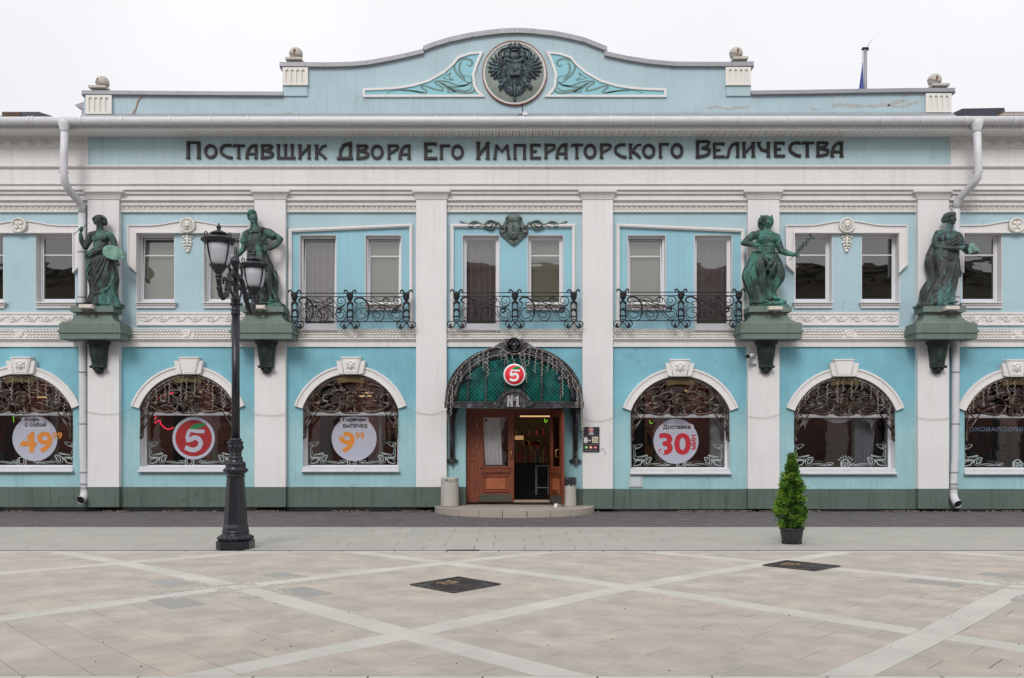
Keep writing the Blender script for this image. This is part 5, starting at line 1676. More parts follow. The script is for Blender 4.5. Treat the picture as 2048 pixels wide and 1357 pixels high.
# door casing and fixed side panels
dr.pbox(931.5, 815, 1127, 823, YD - .02, YD + .12)
dr.pbox(931.5, 823, 935, 1005, YD - .02, YD + .12)
dr.pbox(1123, 823, 1127, 1005, YD - .02, YD + .12)
door = dr.build('entrance_door', WOODR, bld)
for a, b in ((935, 955), (1103, 1123)):
    mb = MB()
    mb.pbox(a, 823, b, 1005, YD + .03, YD + .1)
    for (q0, q1) in ((a, a + 4), (b - 4, b)): mb.pbox(q0, 823, q1, 1005, YD + .005, YD + .03)
    for r0, r1 in ((823, 830), (915, 922), (985, 1005)): mb.pbox(a + 4, r0, b - 4, r1, YD + .008, YD + .03)
    mb.pbox(a + 6, 986, b - 6, 999, YD - .005, YD + .008, .006)
    mb.build('side_panel', WOODR, door)
def leaf(mb, panel, kick, gl, W0, z0, z1):
    """closed leaf in local frame: x from 0..W0, y front 0"""
    fs = .15
    H_ = z1 - z0
    zg0, zg1 = z0 + H_ * .395, z1 - H_ * .07
    mb.box(0, fs, 0, .06, z0, z1); mb.box(W0 - fs, W0, 0, .06, z0, z1)
    mb.box(fs, W0 - fs, 0, .06, zg1, z1); mb.box(fs, W0 - fs, 0, .06, z0, z0 + H_ * .1); mb.box(fs, W0 - fs, 0, .06, zg0 - H_ * .11, zg0)
    mb.box(fs - .02, fs, -.008, 0, zg0, zg1); mb.box(W0 - fs, W0 - fs + .02, -.008, 0, zg0, zg1); mb.box(fs - .02, W0 - fs + .02, -.008, 0, zg1, zg1 + .02)
    mb.bbox(.08, W0 - .08, -.035, 0, zg0 - .06, zg0 - .015, .012); mb.bbox(.11, W0 - .11, -.025, 0, zg0 - .16, zg0 - .06, .01); mb.bbox(.09, W0 - .09, -.03, 0, zg0 - .19, zg0 - .165, .01)
    pz0, pz1 = z0 + H_ * .11, zg0 - H_ * .11
    panel.box(fs, W0 - fs, .03, .05, pz0 - .02, pz1 + .02)
    panel.bbox(fs + .04, W0 - fs - .04, -.01, .04, pz0 + .04, pz1 - .03, .035)
    for a in ((fs, W0 - fs, pz1 - .02, pz1), (fs, W0 - fs, pz0, pz0 + .02)): mb.box(a[0], a[1], -.01, .05, a[2], a[3])
    for x in (fs, W0 - fs - .02): mb.box(x, x + .02, -.01, .05, pz0, pz1)
    kick.bbox(.05, W0 - .06, -.012, 0, z0 + .01, z0 + H_ * .085, .004)
    gl.box(fs, W0 - fs, .025, .032, zg0, zg1)
def place_leaf(name, org, ang, W0, z0, z1, mirror=False):
    parts = [MB() for _ in range(4)]
    leaf(parts[0], parts[1], parts[2], parts[3], W0, z0, z1)
    for q in parts:
        nv = []
        for x, y, z in q.v:
            if mirror: x = W0 - x
            nv.append((org[0] + x * math.cos(ang) - y * math.sin(ang), org[1] + x * math.sin(ang) + y * math.cos(ang), z))
        q.v = nv
    return parts
zd0, zd1 = WZ(1004.5, YD), WZ(823, YD)
GLDOOR = glass('door glass', 0.09, (.95, .95, .95, 1), wave=.003)
P = place_leaf('l', (WX(955, YD), YD + .01), 0, WX(1028, YD) - WX(955, YD), zd0, zd1)
lf = P[0].build('door_leaf', WOODR, door)
P[1].build('carved_panel', WOODP, door); P[2].build('kick_plate', KICK, door); P[3].build('door_glass', GLDOOR, door)
# curtain strip behind the closed leaf
mb = MB()
V = []
for i in range(30):
    t = i / 29; xx = WX(966 + 34 * t, .2)
    V += [(xx + .06, .2 + .02 * math.sin(t * 30), WZ(930, .2)), (xx, .2 + .02 * math.sin(t * 30), WZ(836, .2))]
mb.add(V, [(2 * i, 2 * i + 2, 2 * i + 3, 2 * i + 1) for i in range(29)], True)
mb.build('door_curtain', plain('pale net curtain', lin(236, 232, 236), .9, var=.05), door)
# open leaf: hinge near x=1100, swung out towards the street
hx = WX(1099.5, YD)
Wd = WX(1028, YD) - WX(955, YD)
fx, fy = 1.208 - hx, -0.86
ang = math.atan2(fy, fx)
P = place_leaf('r', (hx, YD - .02), ang, .90, zd0, zd1)
P[0].build('door_leaf', WOODR, door); P[1].build('carved_panel', WOODP, door); P[2].build('kick_plate', KICK, door); P[3].build('door_glass', GLDOOR, door)
def handle(x, y, z0, z1, dx, dy):
    mb = MB()
    mb.tube([(x, y, z0), (x + dx, y + dy, z0 + .02), (x + dx, y + dy, z1 - .02), (x, y, z1)], .014, 6)
    mb.build('handle', BRASS, door)
handle(WX(1022.5, YD), YD, WZ(917, YD), WZ(900, YD), 0, -.06)
hxx, hyy = hx + math.cos(ang) * .78, YD - .02 + math.sin(ang) * .78
handle(hxx - .02, hyy, WZ(916, hyy), WZ(899, hyy), -.09, -.02)
for zz in (845, 888): 
    mb = MB(); mb.pbox(952.5, zz, 954.5, zz + 9, YD - .03, YD + .0); mb.build('hinge', BRASS, door)
mb = MB(); mb.ylathe([(0, -.006), (.035, -.006), (.036, 0)], tuple(W(972.5, 841, YD + .02)), 16); mb.build('door_sticker', plain('dark round sticker', lin(60, 62, 66), .5), door)
mb = MB(); mb.pbox(1028, 1001, 1099, 1005, YD - .05, .34); mb.build('threshold', plain('worn threshold', lin(150, 136, 124), .6), door)
# canopy ------------------------------------------------------------------
YC = -0.92
o = W(1028, 816, YC)
cn = thing('entrance_canopy', 'half round forged metal canopy glazed with green glass over the shop entrance', 'canopy', (o.x, 0, o.z))
CANG = None
m, n, b = new_mat('green canopy glass')
v = coords(n)
c = mixc(n, rng(n, noise_tex(n, v, 4, 4, .6), .35, .65), lin(0, 70, 68), lin(2, 114, 104))
n.links.new(c, b.inputs['Base Color']); b.inputs['Roughness'].default_value = .25
bump(n, b, noise_tex(n, v, 9, 3), .5, .02)
CANG = m
def cz_(px, py, y=YC): return (WX(px, y), WZ(py, y))
foot, top = 803, 690.5
def carc(off, n=40, a=0): 
    return arch_pts(1028, 138 - 0, 803, 692, n, off) if True else None
def ell_arc(hw, top, n=40, foot=803):
    h_ = foot - top
    return [(1028 - hw * math.cos(math.pi * k / n), foot - h_ * math.sin(math.pi * k / n) ** 0.93) for k in range(n + 1)]
A1, A2, A3, A4 = ell_arc(138, 690), ell_arc(133, 695), ell_arc(124, 703), ell_arc(112, 714)
# green pane
mb = MB()
mb.prism([cz_(x, y) for x, y in ell_arc(113, 713, 30)] + [], YC + .06, YC + .07)
mb.build('green_glass', CANG, cn)
# lattice
mb = MB()
inside = lambda x, y: y < 803 and ((x - 1028) / 112) ** 2 + (max(0, 803 - y) / 89) ** 2 < 1 and ((x - 1028) ** 2 + (y - 812) ** 2 > 33 ** 2)
step = 8.6
for s in (-1, 1):
    for k in range(-30, 31):
        run = []
        for q in range(0, 200):
            y = 803 - q * .5
            x = 1028 + k * step + s * (803 - y)
            if inside(x, y): run.append((x, y))
            elif run: break
        if len(run) > 3:
            a, b2 = cz_(*run[0]), cz_(*run[-1])
            mb.tube([(a[0], YC + .045 + s * .004, a[1]), (b2[0], YC + .045 + s * .004, b2[1])], .004, 4)
mb.build('wire_lattice', CANOPY, cn)
def strip(mb, A, B, yf, yb, flip=False):
    V = []
    for (a, b2) in zip(A, B):
        pa, pb = cz_(*a), cz_(*b2)
        V += [(pa[0], yf, pa[1]), (pb[0], yf, pb[1]), (pa[0], yb, pa[1]), (pb[0], yb, pb[1])]
    fs = []
    for i in range(len(A) - 1):
        j = 4 * i
        fs += [(j, j + 4, j + 5, j + 1), (j, j + 2, j + 6, j + 4), (j + 1, j + 5, j + 7, j + 3)]
    mb.add(V, fs)
mb = MB()
strip(mb, A1, A2, YC - .05, YC + .1)
mb.build('outer_arch', CANOPY, cn)
mb = MB()
strip(mb, A2, A3, YC + .0, YC + .08)
P = [cz_(x, y) for x, y in ell_arc(118, 708, 36)]
mb.relief(P, 5.5 / 83, YC + .05, .08, 6)
for k in range(3, 38, 4):
    p = cz_(*ell_arc(135.5, 692.5)[k]); mb.ell((p[0], YC - .055, p[1]), (.018, .012, .018), 6, 4)
mb.build('inner_arch', CANOPY, cn)
for px, topy in ((936, 758), (972, 727), (1010, 712), (1047, 712), (1083.6, 727), (1121, 758)):
    mb = MB()
    a, b2 = cz_(px, topy), cz_(px, 806)
    mb.relief([b2, a], .02, YC + .04, .05, 4, flat=True)
    mb.ylathe([(0, -.07), (.03, -.065), (.035, -.045), (.05, -.05), (.062, -.03), (.065, 0)], (a[0], YC + .02, a[1]), 14)
    mb.build('glazing_bar', CANOPY, cn)
mb = MB()
a0, a1 = cz_(889, 815.5), cz_(1167.5, 803.5)
mb.box(a0[0], a1[0], YC - .02, YC + .1, a0[1], a1[1])
z1b, z2b = cz_(0, 806.5)[1], cz_(0, 804)[1]
mb.box(a0[0], a1[0], YC - .05, YC - .02, z1b, z2b)
mb.box(a0[0], a1[0], YC - .04, YC - .02, a0[1] - .01, cz_(0, 813)[1])
mb.box(a0[0] + .35, cz_(990, 0)[0], YC - .035, YC - .02, cz_(0, 812.4)[1], cz_(0, 807.4)[1]); mb.box(cz_(1066, 0)[0], a1[0] - .35, YC - .035, YC - .02, cz_(0, 812.4)[1], cz_(0, 807.4)[1])
for px in (896, 991, 1064, 1153): 
    p = cz_(px, 809.5); mb.ylathe([(0, -.05), (.02, -.05), (.03, -.03), (.045, -.04), (.06, -.02), (.062, 0)], (p[0], YC - .02, p[1]), 14)
mb.build('front_beam', CANOPY, cn)
mb = MB()   # small arch with No1
S1 = [(1027.5 - 35 * math.cos(math.pi * k / 20), 814 - 36 * math.sin(math.pi * k / 20)) for k in range(21)]
S2 = [(1027.5 - 28 * math.cos(math.pi * k / 20), 814 - 29 * math.sin(math.pi * k / 20)) for k in range(21)]
strip(mb, S1, S2, YC - .09, YC + .05)
mb.prism([cz_(x, y) for x, y in S2], YC - .045, YC + .03)
for k in range(2, 20, 4):
    p = cz_((S1[k][0] + S2[k][0]) / 2, (S1[k][1] + S2[k][1]) / 2); mb.ell((p[0], YC - .09, p[1]), (.016, .012, .016), 6, 4)
mb.build('number_arch', CANOPY, cn)
SILV = plain('pale metal numerals', lin(176, 172, 180), .4, .3, var=.1)
mb = MB()
def zz2(X, Y): return cz_(860 + X / 3.39, 660 + Y / 3.39)
for i, (a, b2, c2, d) in enumerate(((525, 448, 537, 522), (549, 448, 561, 522), (522, 448, 541, 454), (522, 516, 540, 522), (546, 448, 564, 454), (546, 516, 564, 522), (586, 452, 600, 522), (581, 515, 607, 522), (568, 478, 579, 482))):
    p, q = zz2(a, d), zz2(c2, b2); mb.box(p[0], q[0], YC - .075 - .001 * i, YC - .045, p[1], q[1])
mb.relief([zz2(538, 462), zz2(549, 508)], .018, YC - .045, .034, 4, flat=True)
mb.relief([zz2(590, 455), zz2(580, 466)], .02, YC - .045, .033, 4, flat=True)
mb.relief([zz2(570, 475), zz2(573.5, 457), zz2(577, 475)], .01, YC - .045, .03, 4, flat=True)
mb.build('numerals', SILV, cn)
mb = MB()   # crest keystone
mb.pprism([(1009, 678), (1047.5, 678), (1043, 694), (1036, 704), (1020, 704), (1013, 694)], YC - .1, YC + .1)
for s in (-1, 1):
    mb.pprism([(1028 + s * 19, 684), (1028 + s * 28, 686), (1028 + s * 40, 694), (1028 + s * 36, 699), (1028 + s * 26, 696), (1028 + s * 18, 706), (1028 + s * 13, 700)], YC - .04, YC + .08)
p = cz_(1028, 691)
mb.ylathe([(0, 0), (.15, 0), (.155, -.03), (.17, -.035), (.18, 0)], (p[0], YC - .1, p[1]), 20)
ck = mb.build('crest_block', CANOPY, cn)
mb = MB(); eagle(mb, p[0], p[1], .15, YC - .105, 6); mb.build('crest_eagle', CANOPY, ck)
mb = MB()   # barrel roof behind the arch
outer = [(x, y) for x, y in A1]
V = []
for x, y in outer:
    p = cz_(x, y); V += [(p[0], YC + .1, p[1]), (p[0] * .97 if False else p[0], -.01, p[1])]
V2 = [(v[0] * .985, v[1], v[2] - .04) for v in V]
n_ = len(outer)
mb.add(V, [(2 * i, 2 * i + 1, 2 * i + 3, 2 * i + 2) for i in range(n_ - 1)], True)
mb.add(V2, [(2 * i, 2 * i + 2, 2 * i + 3, 2 * i + 1) for i in range(n_ - 1)], True)
for s in (a0[0], a1[0] - .05): mb.box(s, s + .05, YC + .1, -.01, a0[1], a1[1])
mb.build('barrel_roof', CANOPY, cn)
for c0 in (904, 1150.5):
    mb = MB()
    sg = -1 if c0 < 1000 else 1
    yb = -.08
    w_ = lambda x, y: (WX(x, yb), WZ(y, yb))
    mb.pprism([(c0 - 6, 820), (c0 + 6, 820), (c0 + 5, 915), (c0 - 5, 915)], -.12, 0)
    mb.relief([w_(c0, 915), w_(c0, 822)], .035, -.12, .05)
    mb.pprism([(c0 - 10, 818), (c0 + 13, 818), (c0 + 8, 828), (c0 + 7, 838), (c0 - 6, 838)][:5], -.14, 0)
    P = spline([w_(c0 - 10, 920), w_(c0 - 6, 924), w_(c0, 912), w_(c0 + 6, 924), w_(c0 + 10, 920)], 4)
    mb.relief(P, .035, -.02, .1)
    mb.prism([w_(c0 - 6, 914), w_(c0 + 6, 914), w_(c0 + 4, 926), w_(c0, 933), w_(c0 - 4, 926)], -.11, 0)
    # diagonal strut out to the beam
    mb.tube([(w_(c0, 0)[0], -.1, WZ(905, -.1)), (w_(c0, 0)[0], -.35, WZ(860, -.2)), (w_(c0, 0)[0], YC + .12, WZ(826, YC))], .04, 6)
    mb.tube([(w_(c0, 0)[0], -.1, WZ(830, -.1)), (w_(c0, 0)[0], YC + .1, WZ(820, YC))], .05, 6)
    mb.build('bracket', CANOPY, cn)
# ---- round logo sign
SRED = plain('sign red', lin(214, 26, 40), .35, var=.03, bmp=0)
SWHITE = plain('sign white', lin(236, 232, 238), .35, var=.02, bmp=0)
SGREEN = plain('sign green', lin(10, 150, 70), .35, var=.03, bmp=0)
def five(x, z, s, y, mats, parent, depth=.01):
    """the digit with its leaf; s = radius of the disc"""
    def q(X, Y): return (x + X * s, z + Y * s)
    mb = MB()
    mb.relief(spline([q(.50, .36), q(.25, .36), q(.02, .38), q(-.16, .42), q(-.26, .3), q(-.34, .02)], 5), [.085 * s] * 26, y, depth, 4, flat=True)
    mb.relief(spline([q(-.38, -.06), q(-.16, -.02), q(.02, .06), q(.22, .0), q(.32, -.2), q(.22, -.42), q(.02, -.52), q(-.2, -.5), q(-.42, -.4)], 6), [.11 * s] * 49, y, depth + .001, 4, flat=True)
    mb.build('digit', mats[0], parent)
    mb = MB()
    leafp = spline([q(-.2, .5), q(-.05, .66), q(.2, .74), q(.56, .74), q(.42, .58), q(.2, .49), q(.0, .48)], 4, closed=True)
    mb.prism(leafp, y - depth - .004, y - .002)
    mb.build('leaf_mark', mats[1], parent)
c = W(1028.7, 750, YC - .1)
lg = thing('round_sign', 'round red and white sign with the digit 5 on the entrance canopy', 'sign', (c.x, YC, c.z))
r = 22 * (D + YC - .1) / F
mb = MB(); mb.ylathe([(0, -.0), (r * .98, -.0), (r, .012), (r, .08)], (c.x, YC - .12, c.z), 40); mb.build('white_rim', SWHITE, lg)
mb = MB(); mb.ylathe([(0, -.0), (r * .86, -.0), (r * .87, .006)], (c.x, YC - .126, c.z), 40); mb.build('red_disc', SRED, lg)
five(c.x, c.z, r, YC - .127, (SWHITE, SGREEN), lg)
# ---- opening hours board
hb_ = W(1182.5, 904, -.17)
hs = thing('opening_hours_sign', 'small dark notice board reading 8 - 23 beside the entrance', 'sign', (hb_.x, -.16, hb_.z))
SDARK = plain('dark sign face', lin(50, 44, 56), .4, var=.08, bmp=0)
mb = MB(); mb.pbox(1166, 854.5, 1199, 904.5, -.185, -.16); mb.build('board', SDARK, hs)
def text(s, px0, py_base, py_top, y, mat, parent, name='lettering', bold=.0, px1=None, rot=0, ext=.002, center=None, xs=1.0):
    cu = bpy.data.curves.new('t', 'FONT'); cu.body = s; cu.size = 60.0; cu.offset = 0; cu.extrude = 0.0; cu.resolution_u = 4
    ob = bpy.data.objects.new('t', cu); COL.objects.link(ob)
    dg = bpy.context.evaluated_depsgraph_get(); dg.update()
    me = bpy.data.meshes.new_from_object(ob.evaluated_get(dg))
    bpy.data.objects.remove(ob)
    V = [(v.co.x, v.co.y) for v in me.vertices]; Fs = [tuple(p.vertices) for p in me.polygons]
    bpy.data.meshes.remove(me)
    x0, x1 = min(v[0] for v in V), max(v[0] for v in V); y0, y1 = min(v[1] for v in V), max(v[1] for v in V)
    zb, zt = WZ(py_base, y), WZ(py_top, y); sc_ = (zt - zb) / (y1 - y0)
    X0 = WX(px0, y)
    sx = sc_ if px1 is None else (WX(px1, y) - X0) / (x1 - x0)
    if rot:
        X1 = WX(px1, y)
        nv = [(X0 + (y1 - v[1]) / (y1 - y0) * (X1 - X0), y, zb + (v[0] - x0) / (x1 - x0) * (zt - zb)) for v in V]
    else:
        nv = [(X0 + (v[0] - x0) * sx, y, zb + (v[1] - y0) * sc_) for v in V]
    mb = MB(); mb.add(nv, Fs)
    if bold:
        bw_ = bold * (zt - zb) * .9
        for q in range(8):
            a_ = q * math.pi / 4; dx_, dz_ = math.cos(a_) * bw_, math.sin(a_) * bw_
            mb.add([(p_[0] + dx_, p_[1] - .0003 * (q + 1), p_[2] + dz_) for p_ in nv], Fs)
    return mb.build(name, mat, parent)
c = W(1182, 860.5, -.19)
mb = MB(); mb.ylathe([(0, 0), (.06, 0), (.061, .003)], (c.x, -.190, c.z), 20); mb.build('logo_rim', SWHITE, hs)
mb = MB(); mb.ylathe([(0, 0), (.05, 0), (.051, .002)], (c.x, -.193, c.z), 20); mb.build('logo_disc', SRED, hs)
five(c.x, c.z, .055, -.194, (SWHITE, SGREEN), hs, .002)
mb = MB(); mb.pbox(1177.5, 866, 1187, 867.2, -.1875, -.185); mb.pbox(1177.8, 868, 1186.8, 869.2, -.1875, -.185); mb.build('caption', SWHITE, hs)
text('8', 1168, 886, 875.5, -.1875, SWHITE, hs, px1=1175, bold=.05)
mb = MB(); mb.pbox(1177, 880.3, 1181, 882.6, -.189, -.185); mb.build('dash', SWHITE, hs)
mb = MB(); mb.pbox(1184, 874, 1196.5, 886.5, -.19, -.185); mb.build('paper_patch', plain('cream paper', lin(206, 194, 172), .8), hs)
text('23', 1185.8, 885, 876.8, -.192, SDARK, hs, px1=1195)
for px, col in ((1172.5, lin(110, 184, 70)), (1181.5, lin(226, 146, 70)), (1190.5, lin(206, 30, 56))):
    c = W(px, 895.5, -.188)
    mb = MB(); mb.ylathe([(0, 0), (.038, 0), (.039, .002)], (c.x, -.1885, c.z), 14); mb.build('coloured_dot', plain('dot', col, .4, bmp=0, var=.02), hs)
    mb = MB(); mb.pbox(px - 1.6, 895.2, px + 2.6, 896.6, -.191, -.1885); mb.build('caption', SWHITE, hs)
mb = MB(); mb.pbox(1170, 901.2, 1195, 901.9, -.1885, -.185); mb.pbox(1168, 872.2, 1197, 872.5, -.1885, -.185); mb.pbox(1168, 889.5, 1197, 889.8, -.1885, -.185); mb.build('rule_line', GREYMETAL, hs)
GRAF = plain('blue marker paint', lin(70, 96, 140), .8, bmp=0)
g = thing('marker_writing', 'small blue handwritten 10 over 2 on the white pilaster by the opening hours sign', 'graffiti', W(1205, 905, -.16))
text('10', 1201.5, 902, 897, -.1625, GRAF, g, px1=1207.5)
mb = MB(); mb.pbox(1207.5, 903, 1212.5, 903.5, -.1628, -.16); mb.build('stroke', GRAF, g)
text('2', 1208.5, 909.5, 905, -.1625, GRAF, g, px1=1212)
# ---- entrance step: curved platform with edge stones
CONC = paint('worn concrete step', lin(168, 158, 148), dirt=.6, streak=0, dirt_col=lin(110, 98, 86), blotch=.15, bmp=.8, grain=30)
st = thing('entrance_step', 'low curved concrete step in front of the entrance door', 'step', (0.05, -0.4, 0))
cxs = WX(1029, -.5)
mb = MB()
def sp(a, rx, ry): return (cxs + rx * math.cos(a), -.06 + ry * math.sin(a))
RX, RY = 1.98, 2.02
ped = [sp(math.pi + math.pi * k / 24, RX - .28, RY - .28) for k in range(25)]
mb.hprism([(cxs - RX + .28, .3)] + ped + [(cxs + RX - .28, .3)], -.04, .155)
mb.build('platform', CONC, st)
ns = 11
for i in range(ns):
    a0_, a1_ = math.pi + math.pi * i / ns + .004, math.pi + math.pi * (i + 1) / ns - .004
    pts = [sp(a0_ + (a1_ - a0_) * k / 4, RX, RY) for k in range(5)] + [sp(a1_ - (a1_ - a0_) * k / 4, RX - .27, RY - .27) for k in range(5)]
    mb = MB(); mb.tone = random.random()
    mb.hprism(pts, -.03, .15 + random.uniform(-.006, .006))
    mb.build('edge_stone', CONC, st)
mb = MB(); mb.pbox(948, 1012, 1098, 1015, -.9, -.3) if False else mb.box(WX(950), WX(1100), -1.05, -.25, .155, .168); mb.build('door_mat', plain('grey mat board', lin(150, 146, 142), .8), st)
mb = MB(); mb.bbox(WX(1108, -.9), WX(1115, -.9), -.95, -.85, .156, .156 + .09, .01); mb.build('doorstop', plain('white plastic', lin(220, 218, 214), .5), None)
tag(bpy.data.objects['doorstop'], 'small white block holding the open door leaf on the entrance step', 'door stop')
# ---- concrete urn bins
URN = paint('grey concrete urn', lin(176, 172, 166), dirt=.5, streak=.2, dirt_col=lin(110, 104, 98), blotch=.1, bmp=1.0, grain=24)
mb = MB()
def urn(px, label):
    c = W(px, 1000, -.45)
    t = thing('concrete_bin', label, 'litter bin', (c.x, -.45, .155), 'concrete litter bins flanking the entrance')
    mb = MB()
    mb.lathe([(.222, .0), (.226, .02), (.218, .3), (.212, .64), (.208, .69), (.198, .70), (.165, .70), (.155, .55), (0, .5)], (c.x, -.45, .155), 26)
    mb.build('body', URN, t)
    return t, c
t, c = urn(899.5, 'grey concrete litter bin with a scuffed top left of the entrance door')
mb = MB(); rr = random.Random(9)
for i in range(60):
    a = -math.pi * rr.uniform(.05, .95); z = .155 + .69 - abs(rr.gauss(0, .07))
    r = .2145 + .002
    w = rr.uniform(.004, .014)
    mb.ell((c.x + r * math.cos(a), -.45 + r * math.sin(a), z), (w, .004, w * .8), 5, 3, Euler((0, 0, a + math.pi / 2)))
mb.build('scorch_marks', IRON, t)
t, c = urn(1134.5, 'grey concrete litter bin lined with a black bag, half hidden by the open door leaf')
mb = MB()
V = []
for i in range(40):
    a = 2 * math.pi * i / 40
    for r, z in ((.19, .71), (.224, .705), (.228, .68), (.23 + .004 * math.sin(i * 2.3), .53 + .02 * math.sin(i * 1.7) + .015 * math.sin(i * 4.1))):
        V.append((c.x + r * math.cos(a), -.45 + r * math.sin(a), .155 + z))
mb.add(V, [(4 * i + k, 4 * ((i + 1) % 40) + k, 4 * ((i + 1) % 40) + k + 1, 4 * i + k + 1) for i in range(40) for k in range(3)], True)
mb.build('bin_bag', plain('black plastic bag', lin(36, 36, 40), .35, var=.2, bmp=.5, bscale=18), t)
# ---- fairy lights
LWIRE = plain('pale light wire', lin(166, 160, 148), .6, bmp=0)
BULB = plain('clear bulb', lin(222, 216, 206), .3, bmp=0)
def lights(label, path, drops, y=YC - .09, seed=1, ws=.0055):
    rr = random.Random(seed)
    c = path[len(path) // 2]
    o = W(c[0], c[1], y)
    t = thing('string_lights', label, 'string lights', (o.x, y, o.z), 'unlit string lights')
    mb = MB()
    P = spline(path, 5)
    mb.tube([tuple(W(px + rr.uniform(-.3, .3), py + rr.uniform(-.5, .5), y)) for px, py in P], ws, 4)
    B = MB()
    for (px, py, L, sl) in drops:
        q = [(px, py)]
        n = max(2, int(L / 4))
        for i in range(1, n + 1): q.append((px + sl * i / n * L + rr.uniform(-.5, .5), py + L * i / n))
        mb.tube([tuple(W(a, b2, y - .01)) for a, b2 in q], ws * .8, 4)
        for i, (a, b2) in enumerate(q[1:]):
            s = -1 if i % 2 else 1
            B.ell(tuple(W(a + s * 1.2, b2, y - .015)), (.013, .01, .009), 5, 3)
    for px, py in P[::3]: B.ell(tuple(W(px, py + .8, y)), (.012, .01, .012), 5, 3)
    mb.build('wire', LWIRE, t); B.build('bulb', BULB, t, kind='stuff')
rr = random.Random(12)
path = [(893, 820), (896, 790), (903, 765), (915, 745), (930, 727), (950, 712), (972, 700), (995, 694), (1010, 702), (1028, 708), (1046, 703), (1060, 694), (1085, 702), (1108, 714), (1126, 730), (1142, 750), (1154, 770), (1162, 795), (1166, 820)]
dr_ = [(893, 815, 28, 0), (901, 790, 40, .03), (905, 770, 38, 0), (913, 752, 16, -.1), (922, 742, 20, 0), (939, 720, 36, .04), (957, 710, 20, 0), (966, 704, 36, .02), (976, 702, 50, 0), (1001, 698, 22, .1), (1011, 703, 24, .2), (1022, 708, 22, .45), (1038, 707, 30, .3), (1048, 704, 60, .08),
       (1060, 697, 34, -.1), (1073, 699, 46, -.08), (1084, 703, 48, .0), (1098, 712, 32, -.1), (1104, 712, 28, .1), (1113, 722, 26, .05), (1124, 735, 56, .03), (1135, 748, 28, .1), (1144, 756, 22, .2), (1154, 775, 40, .05), (1163, 800, 60, 0), (1166, 820, 54, 0)]
lights('unlit string of fairy lights draped along the entrance canopy arch', path, dr_, seed=3)
def winlights(A, label, seed):
    rr = random.Random(seed)
    a = arch_pts(A['c'], A['hw'], 817 + A['dy'], 748 + A['dy'], 14, -4)
    dr = []
    for i in range(1, 14):
        x, y = a[i]
        for q in range(1): dr.append((x + rr.uniform(-5, 5), y + rr.uniform(0, 4), rr.uniform(14, 52) if 2 < i < 12 else rr.uniform(10, 30), rr.uniform(-.1, .1)))
    lights(label, [(x, y) for x, y in a[1:-1]], dr, y=-.075, seed=seed, ws=.004)
winlights(ARCH[0], 'unlit icicle string lights across the grille of the coffee sticker window', 5)
winlights(ARCH[1], 'unlit icicle string lights across the grille of the window behind the lamp post', 6)
winlights(ARCH[4], 'unlit icicle string lights across the grille of the window behind the potted conifer', 7)
winlights(ARCH[5], 'unlit icicle string lights across the grille of the window beyond the dented drainpipe', 8)
# ================================================================ GLASS DECORATION, STICKERS, INTERIOR
ETCH = plain('pale green white etched film', lin(176, 190, 188), .7, bmp=0, var=.04)
YG = 0.2935     # just outside the shop panes
EST = [([(140, 250), (170, 270), (250, 265), (330, 255), (340, 275), (290, 320), (240, 345), (180, 320), (160, 300), (175, 280), (235, 320), (190, 380), (170, 440), (190, 505), (215, 490), (210, 440), (170, 370), (158, 310), (190, 265)], 5),
       ([(160, 500), (190, 560), (270, 570), (370, 560)], 9), ([(225, 530), (290, 520), (380, 510), (450, 490), (420, 480), (330, 500), (230, 510)], 6),
       ([(160, 690), (240, 690), (300, 670), (340, 640)], 7), ([(160, 600), (280, 590), (360, 580)], 7), ([(310, 690), (330, 630), (370, 590), (400, 560)], 11), ([(160, 690), (200, 640), (260, 570), (270, 530)], 4),
       ([(480, 690), (400, 680), (375, 630), (395, 570), (450, 530), (520, 530), (510, 580), (450, 650), (420, 640), (430, 580), (480, 560), (505, 620), (480, 670)], 7),
       ([(430, 690), (560, 650), (700, 660), (850, 690), (930, 670)], 4), ([(480, 655), (620, 680), (760, 690), (880, 670), (935, 640)], 4), ([(770, 620), (800, 655), (860, 670), (920, 650), (860, 630), (790, 640)], 5)]
